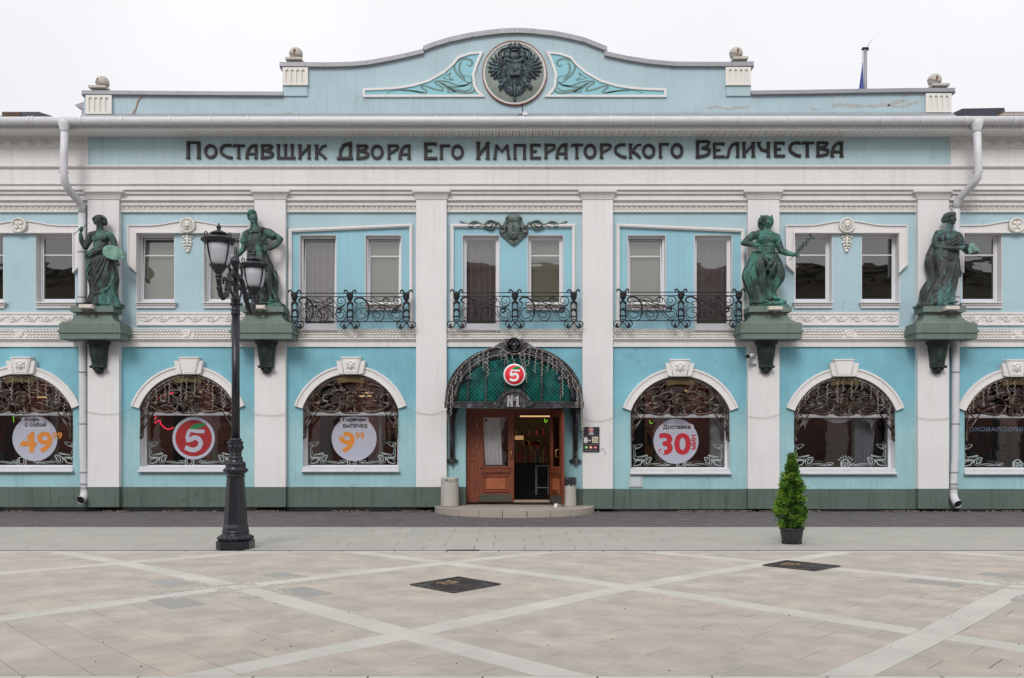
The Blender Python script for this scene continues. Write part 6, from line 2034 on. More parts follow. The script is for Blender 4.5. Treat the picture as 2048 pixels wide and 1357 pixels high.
for k, A in enumerate(ARCH):
    c, hw, dy = A['c'], A['hw'], A['dy']
    wobj = SHOPWIN[k][0]
    mb = MB()
    base = 932 + dy
    sx = (hw - 4) / 91.0
    for s in (-1, 1):
        for st, w in EST:
            P = spline([(WX(c) + s * (-hw + 4.5 + (X - 125) / 10.24 * sx) / 80, WZ(base + (Y - 742) / 10.24, YG)) for X, Y in st], 5)
            mb.relief(P, taper(len(P), w / 10.24 / 80 * .95, .3, .3, .25), YG, .0015, 4, flat=True)
        P = [(WX(c + 2 + s * 9 * math.cos(R(a)), YG), WZ(base - 8 - 9 * math.sin(R(a)), YG)) for a in range(-90, 91, 15)]
        mb.relief(P, .009, YG, .0015, 4, flat=True)
        P = [(WX(c + 2 + s * 4, YG), WZ(base - 14, YG)), (WX(c + 2 + s * 5, YG), WZ(base - 7, YG)), (WX(c + 2 + s * 1, YG), WZ(base - 3, YG))]
        mb.relief(spline(P, 4), .007, YG, .0015, 4, flat=True)
    if k >= 4:
        for s in (0, 1):
            P = [(WX(c - 4 + s * 6, YG), WZ(base - 14 + s * 2, YG)), (WX(c - 8 + s * 8, YG), WZ(base - 11, YG)), (WX(c - 4 + s * 7, YG), WZ(base - 8.5, YG)), (WX(c - 8 + s * 8, YG), WZ(base - 5, YG)), (WX(c - 3 + s * 5, YG), WZ(base - 3, YG))]
            mb.relief(spline(P, 4), .008, YG, .002, 4, flat=True)
    if k == 4:
        for q in range(7):
            a = R(40 + q * 17); x0 = c + 2
            P = [(WX(x0 + 13 * math.cos(a), YG), WZ(base - 6 - 14 * math.sin(a), YG)), (WX(x0 + 17 * math.cos(a - .1), YG), WZ(base - 6 - 17.5 * math.sin(a), YG)), (WX(x0 + 20 * math.cos(a), YG), WZ(base - 6 - 19 * math.sin(a), YG))]
            mb.relief(P, .007, YG, .0015, 4, flat=True)
    mb.build('etched_ornament', ETCH, wobj)
STK = plain('pale lilac sticker film', lin(170, 172, 188), .5, bmp=0, var=.03)
STK2 = plain('pale sticker band', lin(186, 184, 196), .5, bmp=0, var=.02)
TXT = plain('dark grey print', lin(60, 58, 66), .5, bmp=0, var=.02)
ORG = plain('orange print', lin(206, 128, 44), .5, bmp=0, var=.05)
REDP = plain('red print', lin(178, 30, 42), .5, bmp=0, var=.04)
REDD = plain('dark red sticker', lin(150, 22, 30), .5, bmp=0, var=.06)
YS = 0.2885
def dot(mb, px, py, r, y, th=.001, n=40):
    c = W(px, py, y); mb.ylathe([(0, -th), (r * (D + y) / F, -th), (r * (D + y) / F, 0)], (c.x, y, c.z), n, False)
def rrect(mb, x0, y0, x1, y1, r, y):
    pts = []
    for cx_, cy_, a0 in ((x1 - r, y0 + r, 0), (x0 + r, y0 + r, 90), (x0 + r, y1 - r, 180), (x1 - r, y1 - r, 270)):
        pts += [(cx_ + r * math.cos(R(a0 + a)), cy_ - r * math.sin(R(a0 + a))) for a in range(0, 91, 18)]
    mb.pprism(pts, y, y + .001)
def sticker(name, label, px, py, r):
    c = W(px, py, YS)
    t = thing(name, label, 'sticker', (c.x, YS, c.z), 'round stickers on the shop windows')
    mb = MB(); dot(mb, px, py, r, YS); mb.build('disc', STK, t)
    return t
t = sticker('window_sticker', 'round lilac sticker for coffee to go at 49 99, in the cut off window', 69.8, 877.7, 45)
mb = MB(); rrect(mb, 43, 834.5, 87, 846, 5, YS - .003); rrect(mb, 43, 844.5, 101, 858.5, 5, YS - .0035); dot(mb, 51, 878.5, 4.2, YS - .006); mb.build('label_band', STK2, t)
text('Коое', 50, 842.3, 835.8, YS - .006, TXT, t, bold=.05, px1=78); mb = MB(); mb.pbox(67.6, 834.6, 69.0, 844.6, YS - .009, YS - .006); mb.build('lettering', TXT, t); text('с собой', 50, 854, 845, YS - .0062, TXT, t, bold=.05, px1=92)
text('49', 41.5, 904, 865.5, YS - .004, ORG, t, bold=.05, px1=103.5); text('99', 105.6, 878, 865.5, YS - .004, ORG, t, bold=.04, px1=124); text('от', 48.5, 880.5, 877, YS - .009, TXT, t, px1=53.5)
t = sticker('window_sticker', 'round lilac sticker for hot pastry at 9 99, in the window left of the entrance', 708.3, 877.7, 45)
mb = MB(); rrect(mb, 680, 834.5, 737.5, 847, 5, YS - .003); rrect(mb, 681, 845.5, 742, 858.5, 5, YS - .0035); dot(mb, 684, 870, 4, YS - .006); mb.build('label_band', STK2, t)
text('Горячая', 686, 844.5, 835.5, YS - .006, TXT, t, bold=.05, px1=731); text('выпечка', 686, 856.5, 848.5, YS - .0062, TXT, t, bold=.05, px1=734)
text('9', 680, 904, 865.5, YS - .004, ORG, t, bold=.05, px1=708); text('99', 711, 878, 865.5, YS - .004, ORG, t, bold=.04, px1=728.5); text('от', 681.3, 871.8, 868.5, YS - .009, TXT, t, px1=686.5)
t = sticker('window_sticker', 'round lilac sticker with a large red 30 for delivery, right of the entrance', 1352, 883, 45)
mb = MB(); rrect(mb, 1320, 848, 1388, 862, 6.5, YS - .003); dot(mb, 1323.7, 904.7, 4.7, YS - .006); mb.build('label_band', STK2, t)
text('Доставка', 1326, 860, 850, YS - .006, TXT, t, bold=.05, px1=1381); text('30', 1319.5, 908, 868.5, YS - .004, REDP, t, bold=.06, px1=1379.7)
text('МИН', 1382.8, 899, 870.5, YS - .004, REDP, t, bold=.016, px1=1392, rot=1); text('от', 1321, 906.7, 903, YS - .009, TXT, t, px1=1326.5)
cc_ = W(387.3, 876.9, YS)
t = thing('window_sticker', 'big red round window sticker with the digit 5 behind the lamp post', 'sticker', (cc_.x, YS, cc_.z), 'round stickers on the shop windows')
mb = MB(); dot(mb, 387.3, 876.9, 42.5, YS); mb.build('white_ring', STK, t)
mb = MB(); dot(mb, 387.3, 876.9, 36.5, YS - .002); mb.build('red_disc', REDD, t)
five(cc_.x + .01, cc_.z - .02, 42.5 / 80, YS - .003, (STK, plain('leaf green film', lin(24, 120, 66), .5, bmp=0)), t, .002)
# a street sign's reflection, added as glowing reversed letters inside the last window
t = thing('sign_reflection', 'sign reflection added as pale blue glowing reversed letters inside the window beyond the dented drainpipe', 'sign', W(1990, 860, .5))
BL = emit('pale blue reflected letters', lin(150, 165, 200), .35)
o_ = text('АНАША ЯРОСЛАВСКО', 1938, 863, 855, .5, BL, t, bold=.02, px1=2110)
xs = [v.co.x for v in o_.data.vertices]; mx = min(xs) + max(xs)
for v in o_.data.vertices: v.co.x = mx - v.co.x

# ---- shop interior, seen dimly
TUBE = emit('warm tube light', (1.0, .62, .28, 1), .75)
def tube(px, py, w, y, lab, grp='strip lights glowing inside the shop'):
    c = W(px, py, y)
    t = thing('strip_light', lab, 'ceiling light', tuple(c), grp)
    mb = MB(); s = (D + y) / F; mb.box(c.x - w * s / 2, c.x + w * s / 2, y - .03, y + .03, c.z - .018, c.z + .018); mb.build('tube', TUBE, t)
    mb = MB(); mb.box(c.x - w * s / 2 - .03, c.x + w * s / 2 + .03, y - .05, y + .05, c.z + .018, c.z + .05); mb.tube([(c.x, y, c.z + .05), (c.x, y, 3.95)], .006, 4); mb.build('housing', IRON, t)
TL = [(4, 795, 16, 2, 'short warm strip light behind the grille of the coffee sticker window'), (94, 795, 38, 3, 'long warm strip light behind the eagle shield side of the coffee window grille'),
      (386, 783, 36, 2.6, 'warm strip light above the 5 disc behind the lamp post window grille'), (436, 809, 18, 1.8, 'short warm strip light low in the lamp post window close to the post'), (450, 792, 20, 3.2, 'small warm strip light at the edge of the window behind the lamp post'),
      (738, 786, 14, 2.6, 'short warm strip light highest in the hot pastry window'), (755, 786, 10, 2.4, 'smallest warm strip light beside the highest one in the hot pastry window'), (728, 792.5, 30, 3, 'long warm strip light in the middle of the hot pastry window grille'), (688, 804, 26, 2, 'low warm strip light in the hot pastry window beside its eagle shield'),
      (1360, 782, 28, 2.6, 'warm strip light right above the eagle shield of the delivery window'), (1331, 799, 14, 2.2, 'warm strip light lower down in the delivery window grille'), (1305, 806, 10, 2.0, 'smallest warm strip light in the delivery window grille'),
      (1070, 833, 60, 2.5, 'warm light over the counter seen through the open door')]
for a in TL: tube(*a)
def prop_box(mb, px0, py0, px1, py1, y, d=.4): mb.pbox(px0, py0, px1, py1, y, y + d)
INTW = plain('dark red shop panel', lin(124, 40, 42), .7, bmp=0, var=.25)
INTP = plain('pale shop pillar', lin(150, 146, 152), .7, bmp=0, var=.15)
INTK = plain('black shop fitting', lin(22, 20, 24), .5, bmp=0, var=.3)
GOODS = [plain('goods ' + str(i), lin(*c), .5, bmp=0, var=.2) for i, c in enumerate(((150, 80, 50), (120, 120, 70), (190, 160, 120), (80, 84, 110), (180, 60, 50)))]
rr = random.Random(21)
for k, A in enumerate(ARCH):
    c = A['c']; hw = A['hw']
    lab = ['coffee', 'lamp post', 'hot pastry', 'delivery', 'curtained', 'mirrored lettering'][k]
    t = thing('display_shelf', 'dim shelf unit with goods inside the ' + lab + ' window', 'shelf', (WX(c), 2.6, .16), 'dim shelves inside the shop')
    mb = MB()
    x0, x1 = WX(c + 30, 2.6), WX(c + hw + 14, 2.6)
    if k in (0, 3, 5): x0, x1 = WX(c - hw - 14, 2.6), WX(c - 20, 2.6)
    for z in (.3, .75, 1.2, 1.65, 2.1): mb.box(x0, x1, 2.4, 2.8, z, z + .03)
    for x in (x0, x1 - .03): mb.box(x, x + .03, 2.4, 2.8, .16, 2.3)
    mb.build('frame', INTK, t)
    for gi, gm in enumerate(GOODS):
        mb = MB()
        for z in (.33, .78, 1.23, 1.68):
            x = x0 + .05
            while x < x1 - .12:
                w, h_ = rr.uniform(.06, .14), rr.uniform(.12, .32)
                if rr.randrange(5) == gi: mb.box(x, x + w, 2.42, 2.55, z, z + h_)
                x += w + .02
        mb.build('goods', gm, t, kind='stuff')
    if k != 4:
        t = thing('wall_panel', 'dark red panel hanging inside behind the ' + lab + ' window', 'panel', (WX(c - 40, 1.2), 1.2, 3), 'dark red panels inside the shop')
        mb = MB(); mb.pbox(c - hw * .55, 744, c + hw * .1, 850, 1.25, 1.3); mb.pbox(c + hw * .5, 744, c + hw, 846, 1.35, 1.4)
        mb.build('board', INTW, t)
    if True:  # pale reflections in the panes, added as solid strips behind the glass
        t = thing('reflection_strip', 'pale pillar added as a solid strip inside the ' + lab + ' window', 'reflection', (WX(c - 30, 1), 1.0, .16), 'pale strips added as reflections in the shop windows')
        mb = MB()
        for a_, b_ in (((-58, -50), (60, 68)), ((-30, -12), (4, 16)), ((-62, -40), (56, 62)), ((-97, -70), (62, 90)), ((74, 96), (20, 34)), ((-40, -34), (30, 60)))[k]: mb.box(WX(c + a_, .5), WX(c + b_, .5), .5, .7, .16, 3.95); mb.build('pale_strip', INTP, t)
# swags of net curtain in the curtained window
NET = plain('grey net curtain', lin(206, 200, 196), .9, bmp=.6, var=.1, scale=12, bscale=90)
t = thing('net_curtain', 'grey net swag curtains with side tails in the window behind the potted conifer', 'curtain', W(1689, 836, .3))
mb = MB()
V = []; n_ = 22; m_ = 8
for i in range(n_ + 1):
    t_ = i / n_; px = 1640 + 72 * t_
    dip = 12.5 * math.sin(math.pi * t_) ** .8
    for k in range(m_ + 1):
        u_ = k / m_
        V.append(tuple(W(px, 834 + dip * u_, .327 - .012 * math.sin(u_ * 22))))
mb.add(V, [(i * (m_ + 1) + k, i * (m_ + 1) + k + 1, (i + 1) * (m_ + 1) + k + 1, (i + 1) * (m_ + 1) + k) for i in range(n_) for k in range(m_)], True)
mb.build('swag', NET, t)
for x0, x1, tip in ((1600, 1623, 1610), (1727, 1762, 1744)):
    mb = MB(); V = []
    for i in range(16):
        u_ = i / 15; V += [tuple(W(x0 + (x1 - x0) * u_, 835, .327 - .012 * math.cos(i * 2))), tuple(W(tip + (u_ - .5) * 6, 860 - abs(u_ - .45) * 22, .327 - .012 * math.cos(i * 2)))]
    mb.add(V, [(2 * i, 2 * i + 1, 2 * i + 3, 2 * i + 2) for i in range(15)], True); mb.build('tail', NET, t)
mb = MB(); V = []
for i in range(30):
    u_ = i / 29; V += [tuple(W(1590 + 198 * u_, 750, .42 + .015 * math.cos(i * 2.1))), tuple(W(1590 + 198 * u_, 825, .42 + .015 * math.cos(i * 2.1)))]
mb.add(V, [(2 * i, 2 * i + 1, 2 * i + 3, 2 * i + 2) for i in range(29)], True); mb.build('pelmet', plain('dark striped net', lin(120, 106, 98), .9, bmp=0), t)
mb = MB(); V = []
for i in range(24):
    u_ = i / 23; V += [tuple(W(1718 + 34 * u_, 836, .6 + .05 * math.cos(i * 1.9))), tuple(W(1708 + 36 * u_, 936, .6 + .05 * math.cos(i * 1.9)))]
mb.add(V, [(2 * i, 2 * i + 1, 2 * i + 3, 2 * i + 2) for i in range(23)], True); mb.build('side_drape', plain('grey drape', lin(170, 164, 176), .9, bmp=0), t)
# red neon outline in the lamp post window
NEON = emit('red neon tube', (1.0, .03, .08, 1), 1.3)
t = thing('neon_sign', 'red neon line drawing glowing inside the window behind the lamp post', 'neon sign', W(340, 840, .6))
for pts in (((318, 796), (335, 789), (352, 785)), ((356, 787), (358, 792), (359, 810), (362, 835), (362, 842)), ((310, 848), (318, 841), (324, 851), (336, 859), (352, 853)), ((312, 832), (310, 839))):
    mb = MB(); mb.tube([tuple(W(a, b, .6)) for a, b in spline(pts, 4)], .014, 6); mb.build('neon_tube', NEON, t)
GNEON = emit('green yellow indicator', (.35, 1.0, .05, 1), .7)
for pts, lab in ((((26.5, 833), (27.5, 845)), 'small yellow green light inside the coffee sticker window'), (((1299, 841), (1301, 848), (1306, 846)), 'small yellow green light inside the delivery window beside the sticker'), (((1089, 838), (1091, 846), (1095, 841)), 'bright green exit light seen above the counter through the open door')):
    mb = MB(); mb.tube([tuple(W(a, b, .9)) for a, b in pts], .011, 6); tag(mb.build('indicator_light', GNEON, None), lab, 'light')
# counter seen through the door
t = thing('shop_counter', 'dark shop counter with a white metal frame seen through the open door', 'counter', (WX(1062, 2.2), 2.2, .16))
mb = MB(); prop_box(mb, 1030, 925, 1094, 1000, 2.4, .6); mb.build('counter_body', INTK, t)
mb = MB()
for a, b in ((1071, 990), (1073, 990), (1096, 990)): mb.pbox(a, 932, a + 1.2, b, 1.6, 1.65)
mb.pbox(1071, 931, 1098, 933, 1.6, 1.65); mb.pbox(1073, 975, 1098, 976.5, 1.6, 1.65); mb.build('metal_frame', GREYMETAL, t)
for gm in GOODS:
    mb = MB()
    for gi in range(9):
        x = rr.uniform(1030, 1092); mb.pbox(x, rr.uniform(888, 915), x + rr.uniform(2, 6), 926, 2.0 + rr.uniform(0, .2), 2.25)
    for gi in range(7):
        x = rr.uniform(1030, 1092); y_ = rr.choice((870, 890)); mb.pbox(x, y_ - rr.uniform(5, 12), x + rr.uniform(2, 6), y_, 3.4, 3.5)
    mb.build('counter_goods', gm, t, kind='stuff')
mb = MB()
for y_ in (870, 890): mb.pbox(1028, y_, 1098, y_ + 1.5, 3.3, 3.7)
mb.build('wall_shelf', INTW, t)
mb = MB(); mb.pbox(1030, 872, 1047, 880, 2.7, 2.75); mb.build('menu_board', emit('lit menu board', (1, .6, .25, 1), .35), t)
mb = MB(); mb.pbox(1028, 835, 1100, 1003, 4.1, 4.15); tag(mb.build('wall_lining', plain('olive brown lining', lin(66, 52, 32), .8, bmp=0), None), 'olive brown wall lining far inside the open entrance', 'panel')
# ================================================================ STATUES
class Sc:
    def __init__(s, ox, oy, sc_, yc=-.42):
        s.ox, s.oy, s.s, s.yc = ox, oy, sc_, yc
        s.u = (D + yc) / F / sc_
        s.mb = MB()
    def P(s, X, Y, d=0):
        w = W(s.ox + X / s.s, s.oy + Y / s.s, s.yc)
        return (w.x, s.yc + d * s.u, w.z)
    def b(s, X, Y, d, rx, rz, ry=None, rot=0, n=16):
        ry = rx if ry is None else ry
        s.mb.ell(s.P(X, Y, d), (rx * s.u, ry * s.u, rz * s.u), n, 10, Euler((0, R(rot), 0)) if rot else None)
    def limb(s, pts, rs, n=10):
        k = 5
        Q = spline([p + (r,) for p, r in zip(pts, rs)], k)
        s.mb.tube([s.P(*q[:3]) for q in Q], [q[3] * s.u for q in Q], n)
        s.b(*Q[0][:3], Q[0][3], Q[0][3]); s.b(*Q[-1][:3], Q[-1][3], Q[-1][3])
    def loft(s, secs, folds=9, amp=.06, twist=2.0, n=72, seed=0, cap=True):
        """secs: (Y, xleft, xright, half depth, centre depth)"""
        Q = spline(secs, 5)
        V = []
        rr = random.Random(seed)
        ph = [rr.uniform(0, 6.28) for _ in range(5)]
        m = len(Q); s.secs = Q
        for i, (Y, xl, xr, dp, dc) in enumerate(Q):
            t = i / (m - 1)
            for k in range(n):
                th = 2 * math.pi * k / n
                f = math.sin(folds * th + twist * t * 6 + ph[0] + .8 * math.sin(2 * th + ph[1] + 3 * t))
                f += .5 * math.sin((folds * 1.7) * th - twist * t * 4 + ph[2])
                a = 1 + amp * f * min(1, .25 + t * 1.5)
                X = (xl + xr) / 2 + (xr - xl) / 2 * math.cos(th) * (1 + (a - 1) * .5)
                V.append(s.P(X, Y, dc + dp * math.sin(th) * a))
        fs = [(i * n + k, i * n + (k + 1) % n, (i + 1) * n + (k + 1) % n, (i + 1) * n + k) for i in range(m - 1) for k in range(n)]
        fs = [f[::-1] for f in fs]
        fs.append(tuple(range(n))); fs.append(tuple((m - 1) * n + k for k in range(n - 1, -1, -1)))
        s.mb.add(V, fs, True)
    def fold(s, pts, r, k=5):
        Q = spline(pts, k)
        n = len(Q)
        s.mb.tube([s.P(*q) for q in Q], [r * s.u * (0.35 + .65 * math.sin(math.pi * (i + .6) / n)) for i in range(n)], 8)
    def surf(s, X, Y, out=0):
        """depth of the last cloth loft at X, Y"""
        Q = s.secs
        q = min(range(len(Q)), key=lambda i: abs(Q[i][0] - Y))
        _, xl, xr, dp, dc = Q[q]
        t = max(-.97, min(.97, (X - (xl + xr) / 2) / ((xr - xl) / 2)))
        return dc - dp * math.sqrt(1 - t * t) - out
    def cf(s, pts, r, out=2):
        """fold lying on the cloth"""
        s.fold([(X, Y, s.surf(X, Y, out)) for X, Y in pts], r)
    def head(s, X, Y, w, h, yaw=0, d=0, beard=False):
        """yaw in degrees towards the viewer's right; features set out in head space"""
        cy, sy = math.cos(R(yaw)), math.sin(R(yaw))
        def L(fx, fy, fz): return (X + w * (fx * cy + fz * sy), Y + h * fy, d - w * (fz * cy - fx * sy))
        def bb(fx, fy, fz, rx, ry, rz=None):
            rz = rz or rx
            p = s.P(*L(fx, fy, fz))
            s.mb.ell(p, (w * rx * s.u, w * rz * s.u, h * ry * s.u), 14, 10, Euler((0, 0, -R(yaw)) if False else (0, 0, R(yaw))))
        bb(0, -.18, -.12, .96, .8, 1.12); bb(0, .3, .14, .7, .62, .82); bb(0, .1, .2, .8, .5, .86)
        lm = lambda A, rs: s.limb([L(*a) for a in A], [w * r for r in rs])
        lm([(-.48, -.17, .8), (0, -.2, 1.0), (.48, -.17, .8)], [.1, .1, .1])
        lm([(0, -.18, 1.02), (0, .0, 1.16), (0, .14, 1.22)], [.09, .1, .15])
        for q in (-1, 1):
            bb(q * .13, .17, 1.1, .1, .05); bb(q * .34, -.03, .83, .15, .055, .1); bb(q * .5, .2, .66, .22, .16, .2); bb(q * .95, .03, -.02, .1, .17, .16)
        lm([(-.24, .34, .9), (0, .325, 1.0), (.24, .34, .9)], [.05, .075, .05]); lm([(-.18, .42, .9), (0, .43, .97), (.18, .42, .9)], [.05, .07, .05])
        bb(0, .68, .72, .26, .17)
        if beard:
            for i in range(9):
                a = -1 + i / 4
                lm([(a * .75, .3 - abs(a) * .1, .6 - abs(a) * .2), (a * .5, .8 - abs(a) * .15, .75 - abs(a) * .2), (a * .35, 1.0 - abs(a) * .25, .65)], [.2, .2, .1])
            lm([(-.4, .36, .9), (0, .26, 1.08), (.4, .36, .9)], [.08, .1, .08])
    def hand(s, X, Y, d, dx, dy, r=26, curl=.6):
        """palm at X, Y; fingers towards (dx, dy)"""
        l = math.hypot(dx, dy) or 1; ux, uy = dx / l, dy / l; nx, ny = -uy, ux
        s.b(X, Y, d, r * .8, r * .8, r * .5)
        for i in range(4):
            o = (i - 1.5) * r * .42; L = r * (1.5, 1.7, 1.6, 1.2)[i]
            b0 = (X + nx * o + ux * r * .5, Y + ny * o + uy * r * .5, d)
            b1 = (b0[0] + ux * L * .5, b0[1] + uy * L * .5, d - r * .35)
            b2 = (b1[0] + ux * L * .25, b1[1] + uy * L * .25, d - r * .35 + L * .4 * curl)
            s.mb.tube([s.P(*b0), s.P(*b1), s.P(*b2)], [r * .24 * s.u, r * .21 * s.u, r * .17 * s.u], 7)
            s.mb.ell(s.P(*b2), (r * .17 * s.u,) * 3, 7, 5)
        t0 = (X - nx * r * .7, Y - ny * r * .7, d - r * .2); t1 = (t0[0] + ux * r * .6 - nx * r * .4, t0[1] + uy * r * .6 - ny * r * .4, d - r * .5)
        s.mb.tube([s.P(X, Y, d), s.P(*t0), s.P(*t1)], [r * .3 * s.u, r * .28 * s.u, r * .2 * s.u], 7)

# painter with palette and brush
s = Sc(140, 420, 6.786)
s.head(405, 172, 62, 78, 4, -10)
s.b(402, 118, 5, 76, 46, 76); s.b(345, 160, 15, 34, 42, 46); s.b(470, 168, 15, 32, 44, 46); s.b(400, 150, 50, 72, 62, 50)
for i in range(18):
    a = R(195 + i * 9); s.b(404 + 82 * math.cos(a), 152 + 66 * math.sin(a), -12 + 10 * (i % 2), 20, 18, 30)
for i in range(10):
    a = R(205 + i * 14); s.b(404 + 62 * math.cos(a), 140 + 46 * math.sin(a), -40, 16, 14, 24)
s.limb([(408, 225, -5), (408, 310, 5)], [46, 50])
s.limb([(300, 345, 0), (420, 330, 0), (545, 350, 0)], [50, 58, 50])
s.b(418, 385, 0, 122, 90, 72); s.b(415, 470, 0, 104, 90, 66); s.b(412, 560, 0, 122, 80, 84)
s.b(362, 400, -50, 50, 46, 34); s.b(470, 400, -50, 50, 46, 34)
s.b(415, 520, -48, 70, 60, 30)
s.limb([(290, 350, 5), (250, 430, 0), (212, 505, -5)], [54, 46, 40]); s.limb([(212, 505, -5), (175, 430, -35), (178, 345, -70)], [42, 34, 24])
s.hand(188, 300, -75, .3, -1, 30)
s.limb([(545, 355, 5), (590, 430, 10), (598, 510, 0)], [52, 42, 36]); s.limb([(598, 510, 0), (640, 610, -70), (680, 700, -120)], [36, 32, 26])
s.hand(684, 735, -125, .3, .4, 34)
s.loft([(540, 290, 540, 75, 0), (590, 240, 570, 96, 0), (650, 215, 605, 112, -5), (760, 225, 622, 120, -10), (860, 245, 645, 125, -12), (960, 255, 662, 125, -10), (1060, 272, 645, 122, -5), (1150, 268, 642, 120, 0), (1230, 240, 668, 120, 0), (1300, 205, 692, 125, 5)], 8, .06, 1.6, seed=2)
s.fold([(222, 668, -20), (290, 620, -90), (380, 600, -118), (470, 570, -110), (540, 548, -60)], 42)
s.fold([(225, 640, -10), (300, 600, -90), (420, 570, -105), (535, 560, -60)], 30)
s.fold([(235, 690, -20), (330, 650, -118), (450, 600, -120), (540, 575, -50)], 24)
for a, b, c2, d in (((520, 600), (470, 760), (390, 930), (300, 1060)), ((490, 600), (430, 740), (350, 900), (280, 1000)), ((540, 620), (510, 800), (440, 960), (345, 1090)), ((450, 620), (380, 750), (310, 860), (262, 930)), ((560, 620), (560, 800), (520, 980), (420, 1120)), ((400, 640), (330, 740), (265, 830), (235, 880))):
    s.cf([a, b, c2, d], 15)
s.cf([(285, 1070), (340, 1130), (420, 1152), (520, 1120), (590, 1040), (630, 930)], 16, 6)
s.b(480, 960, -88, 90, 140, 36)
for x0, x1 in ((330, 250), (380, 330), (430, 440), (500, 540), (560, 610), (610, 670)):
    s.cf([(x0, 1100), ((x0 + x1) / 2, 1200), (x1, 1290)], 15)
s.b(290, 1275, -100, 40, 22, 60)
o = W(206, 612, -.42)
st1 = thing('bronze_statue', 'green bronze statue of a draped woman painter holding a palette and brush', 'statue', (o.x, -.42, WZ(613, -.62)), 'bronze statues on the facade pedestals')
voxel(s.mb, 'figure', BRON1, st1, .0088, 1)
m2 = Sc(140, 420, 6.786)
pc = Vector(m2.P(655, 615, -150)); mb = MB()
V = []
for i in range(32):
    a = 2 * math.pi * i / 32
    x, z = 142 * m2.u * math.cos(a), 98 * m2.u * math.sin(a) * (1 - .12 * math.cos(a))
    q = Vector((x, 0, z)); q.rotate(Euler((0, R(22), 0))); q.rotate(Euler((R(-12), 0, R(14))))
    V.append(pc + q)
V2 = [v + Vector((0, .025, 0)) for v in V]
mb.add(V + V2, [tuple(range(32)), tuple(range(63, 31, -1))] + [(i, i + 32, (i + 1) % 32 + 32, (i + 1) % 32) for i in range(32)])
PALG = bronze('pale verdigris plate', lin(84, 112, 100), lin(134, 178, 162), .8, .7, 5, .1)
mb.build('palette', PALG, st1)
mb = MB(); mb.tube([m2.P(75, 350, -60), m2.P(190, 285, -100), m2.P(315, 212, -130)], [.008, .012, .006], 6); mb.build('brush', BRON1, st1)
mb = MB()
a = m2.P(152, 1278, 0)
mb.box(m2.P(150, 0)[0], m2.P(690, 0)[0], -.60, -.2, WZ(613, -.62) - .005, m2.P(0, 1275)[2])
mb.build('statue_base', BRON1, st1)

# bearded craftsman in an apron
s = Sc(470, 410, 6.464)
s.head(238, 172, 58, 80, 24, -10, beard=True)
s.b(222, 118, -5, 64, 40, 66); s.b(195, 150, 15, 42, 52, 50)
s.fold([(170, 150, -30), (200, 105, -60), (250, 92, -60), (285, 115, -40)], 22); s.fold([(180, 180, -20), (185, 130, -50), (230, 110, -70)], 16)
s.limb([(248, 240, -5), (262, 320, 10)], [46, 56])
s.limb([(150, 385, 5), (290, 345, 0), (440, 365, 5)], [56, 64, 56])
s.b(280, 430, 0, 138, 110, 80); s.b(272, 530, 0, 122, 90, 74)
s.loft([(360, 180, 380, 80, 0), (440, 150, 410, 92, 0), (520, 150, 398, 90, 0), (575, 158, 400, 86, 0), (590, 160, 402, 92, 0)], 9, .03, .8, seed=3)
s.fold([(160, 580, -60), (280, 592, -98), (400, 582, -60)], 16); s.fold([(160, 605, -60), (280, 618, -98), (405, 600, -60)], 14)
s.loft([(590, 165, 405, 86, 0), (650, 160, 430, 100, 0), (740, 165, 470, 112, 0), (830, 190, 500, 118, 0), (880, 215, 505, 112, 0)], 8, .07, .4, seed=5)
for x0, x1 in ((200, 190), (250, 255), (310, 330), (360, 400), (400, 470)): s.cf([(x0, 610), ((x0 + x1) / 2, 730), (x1, 860)], 12)
s.fold([(170, 330, -40), (215, 360, -80), (245, 400, -90)], 16); s.fold([(380, 300, -40), (350, 350, -80), (345, 470, -96)], 18); s.fold([(190, 360, -70), (270, 372, -94), (350, 360, -88)], 10)
s.limb([(440, 370, 5), (490, 400, 10)], [62, 56]); s.fold([(500, 340, -10), (515, 400, -40), (478, 445, -20)], 16)
s.limb([(480, 385, 10), (540, 410, 15), (585, 445, 10)], [46, 40, 36]); s.limb([(585, 445, 10), (545, 530, -50), (480, 590, -100)], [38, 34, 25])
s.hand(440, 590, -112, -1, -.1, 38)
s.limb([(150, 390, 5), (118, 470, 0)], [60, 52]); s.fold([(80, 440, -10), (110, 490, -45), (150, 490, -20)], 16)
s.limb([(122, 480, 0), (115, 560, -5), (60, 640, -30), (0, 700, -50)], [42, 38, 34, 28]); s.hand(-20, 725, -55, -.4, 1, 34)
s.mb.add([s.P(330, 452, -135), s.P(400, 480, -140), s.P(465, 530, -130), s.P(455, 560, -120), s.P(345, 540, -120), s.P(330, 452, -105), s.P(400, 480, -105), s.P(465, 530, -100), s.P(455, 560, -90), s.P(345, 540, -90)],
         [(0, 1, 2, 3, 4), (9, 8, 7, 6, 5), (0, 5, 6, 1), (1, 6, 7, 2), (2, 7, 8, 3), (3, 8, 9, 4), (4, 9, 5, 0)])
s.limb([(430, 860, -10), (440, 980, -45), (460, 1110, -20), (470, 1235, -15)], [72, 60, 50, 36]); s.b(500, 1255, -60, 44, 20, 70)
s.limb([(290, 860, 0), (290, 1000, -20), (285, 1130, 0), (290, 1235, 0)], [70, 56, 46, 34]); s.b(285, 1258, -50, 36, 20, 70)
s.loft([(840, 330, 520, 50, 60), (950, 340, 545, 60, 60), (1070, 330, 548, 60, 55), (1180, 230, 545, 65, 50), (1275, 200, 600, 70, 45)], 7, .08, .5, seed=8)
s.fold([(500, 860, -30), (545, 970, -20), (550, 1075, 0)], 20); s.fold([(420, 880, -80), (400, 1000, -100), (380, 1150, -90), (400, 1250, -80)], 20)
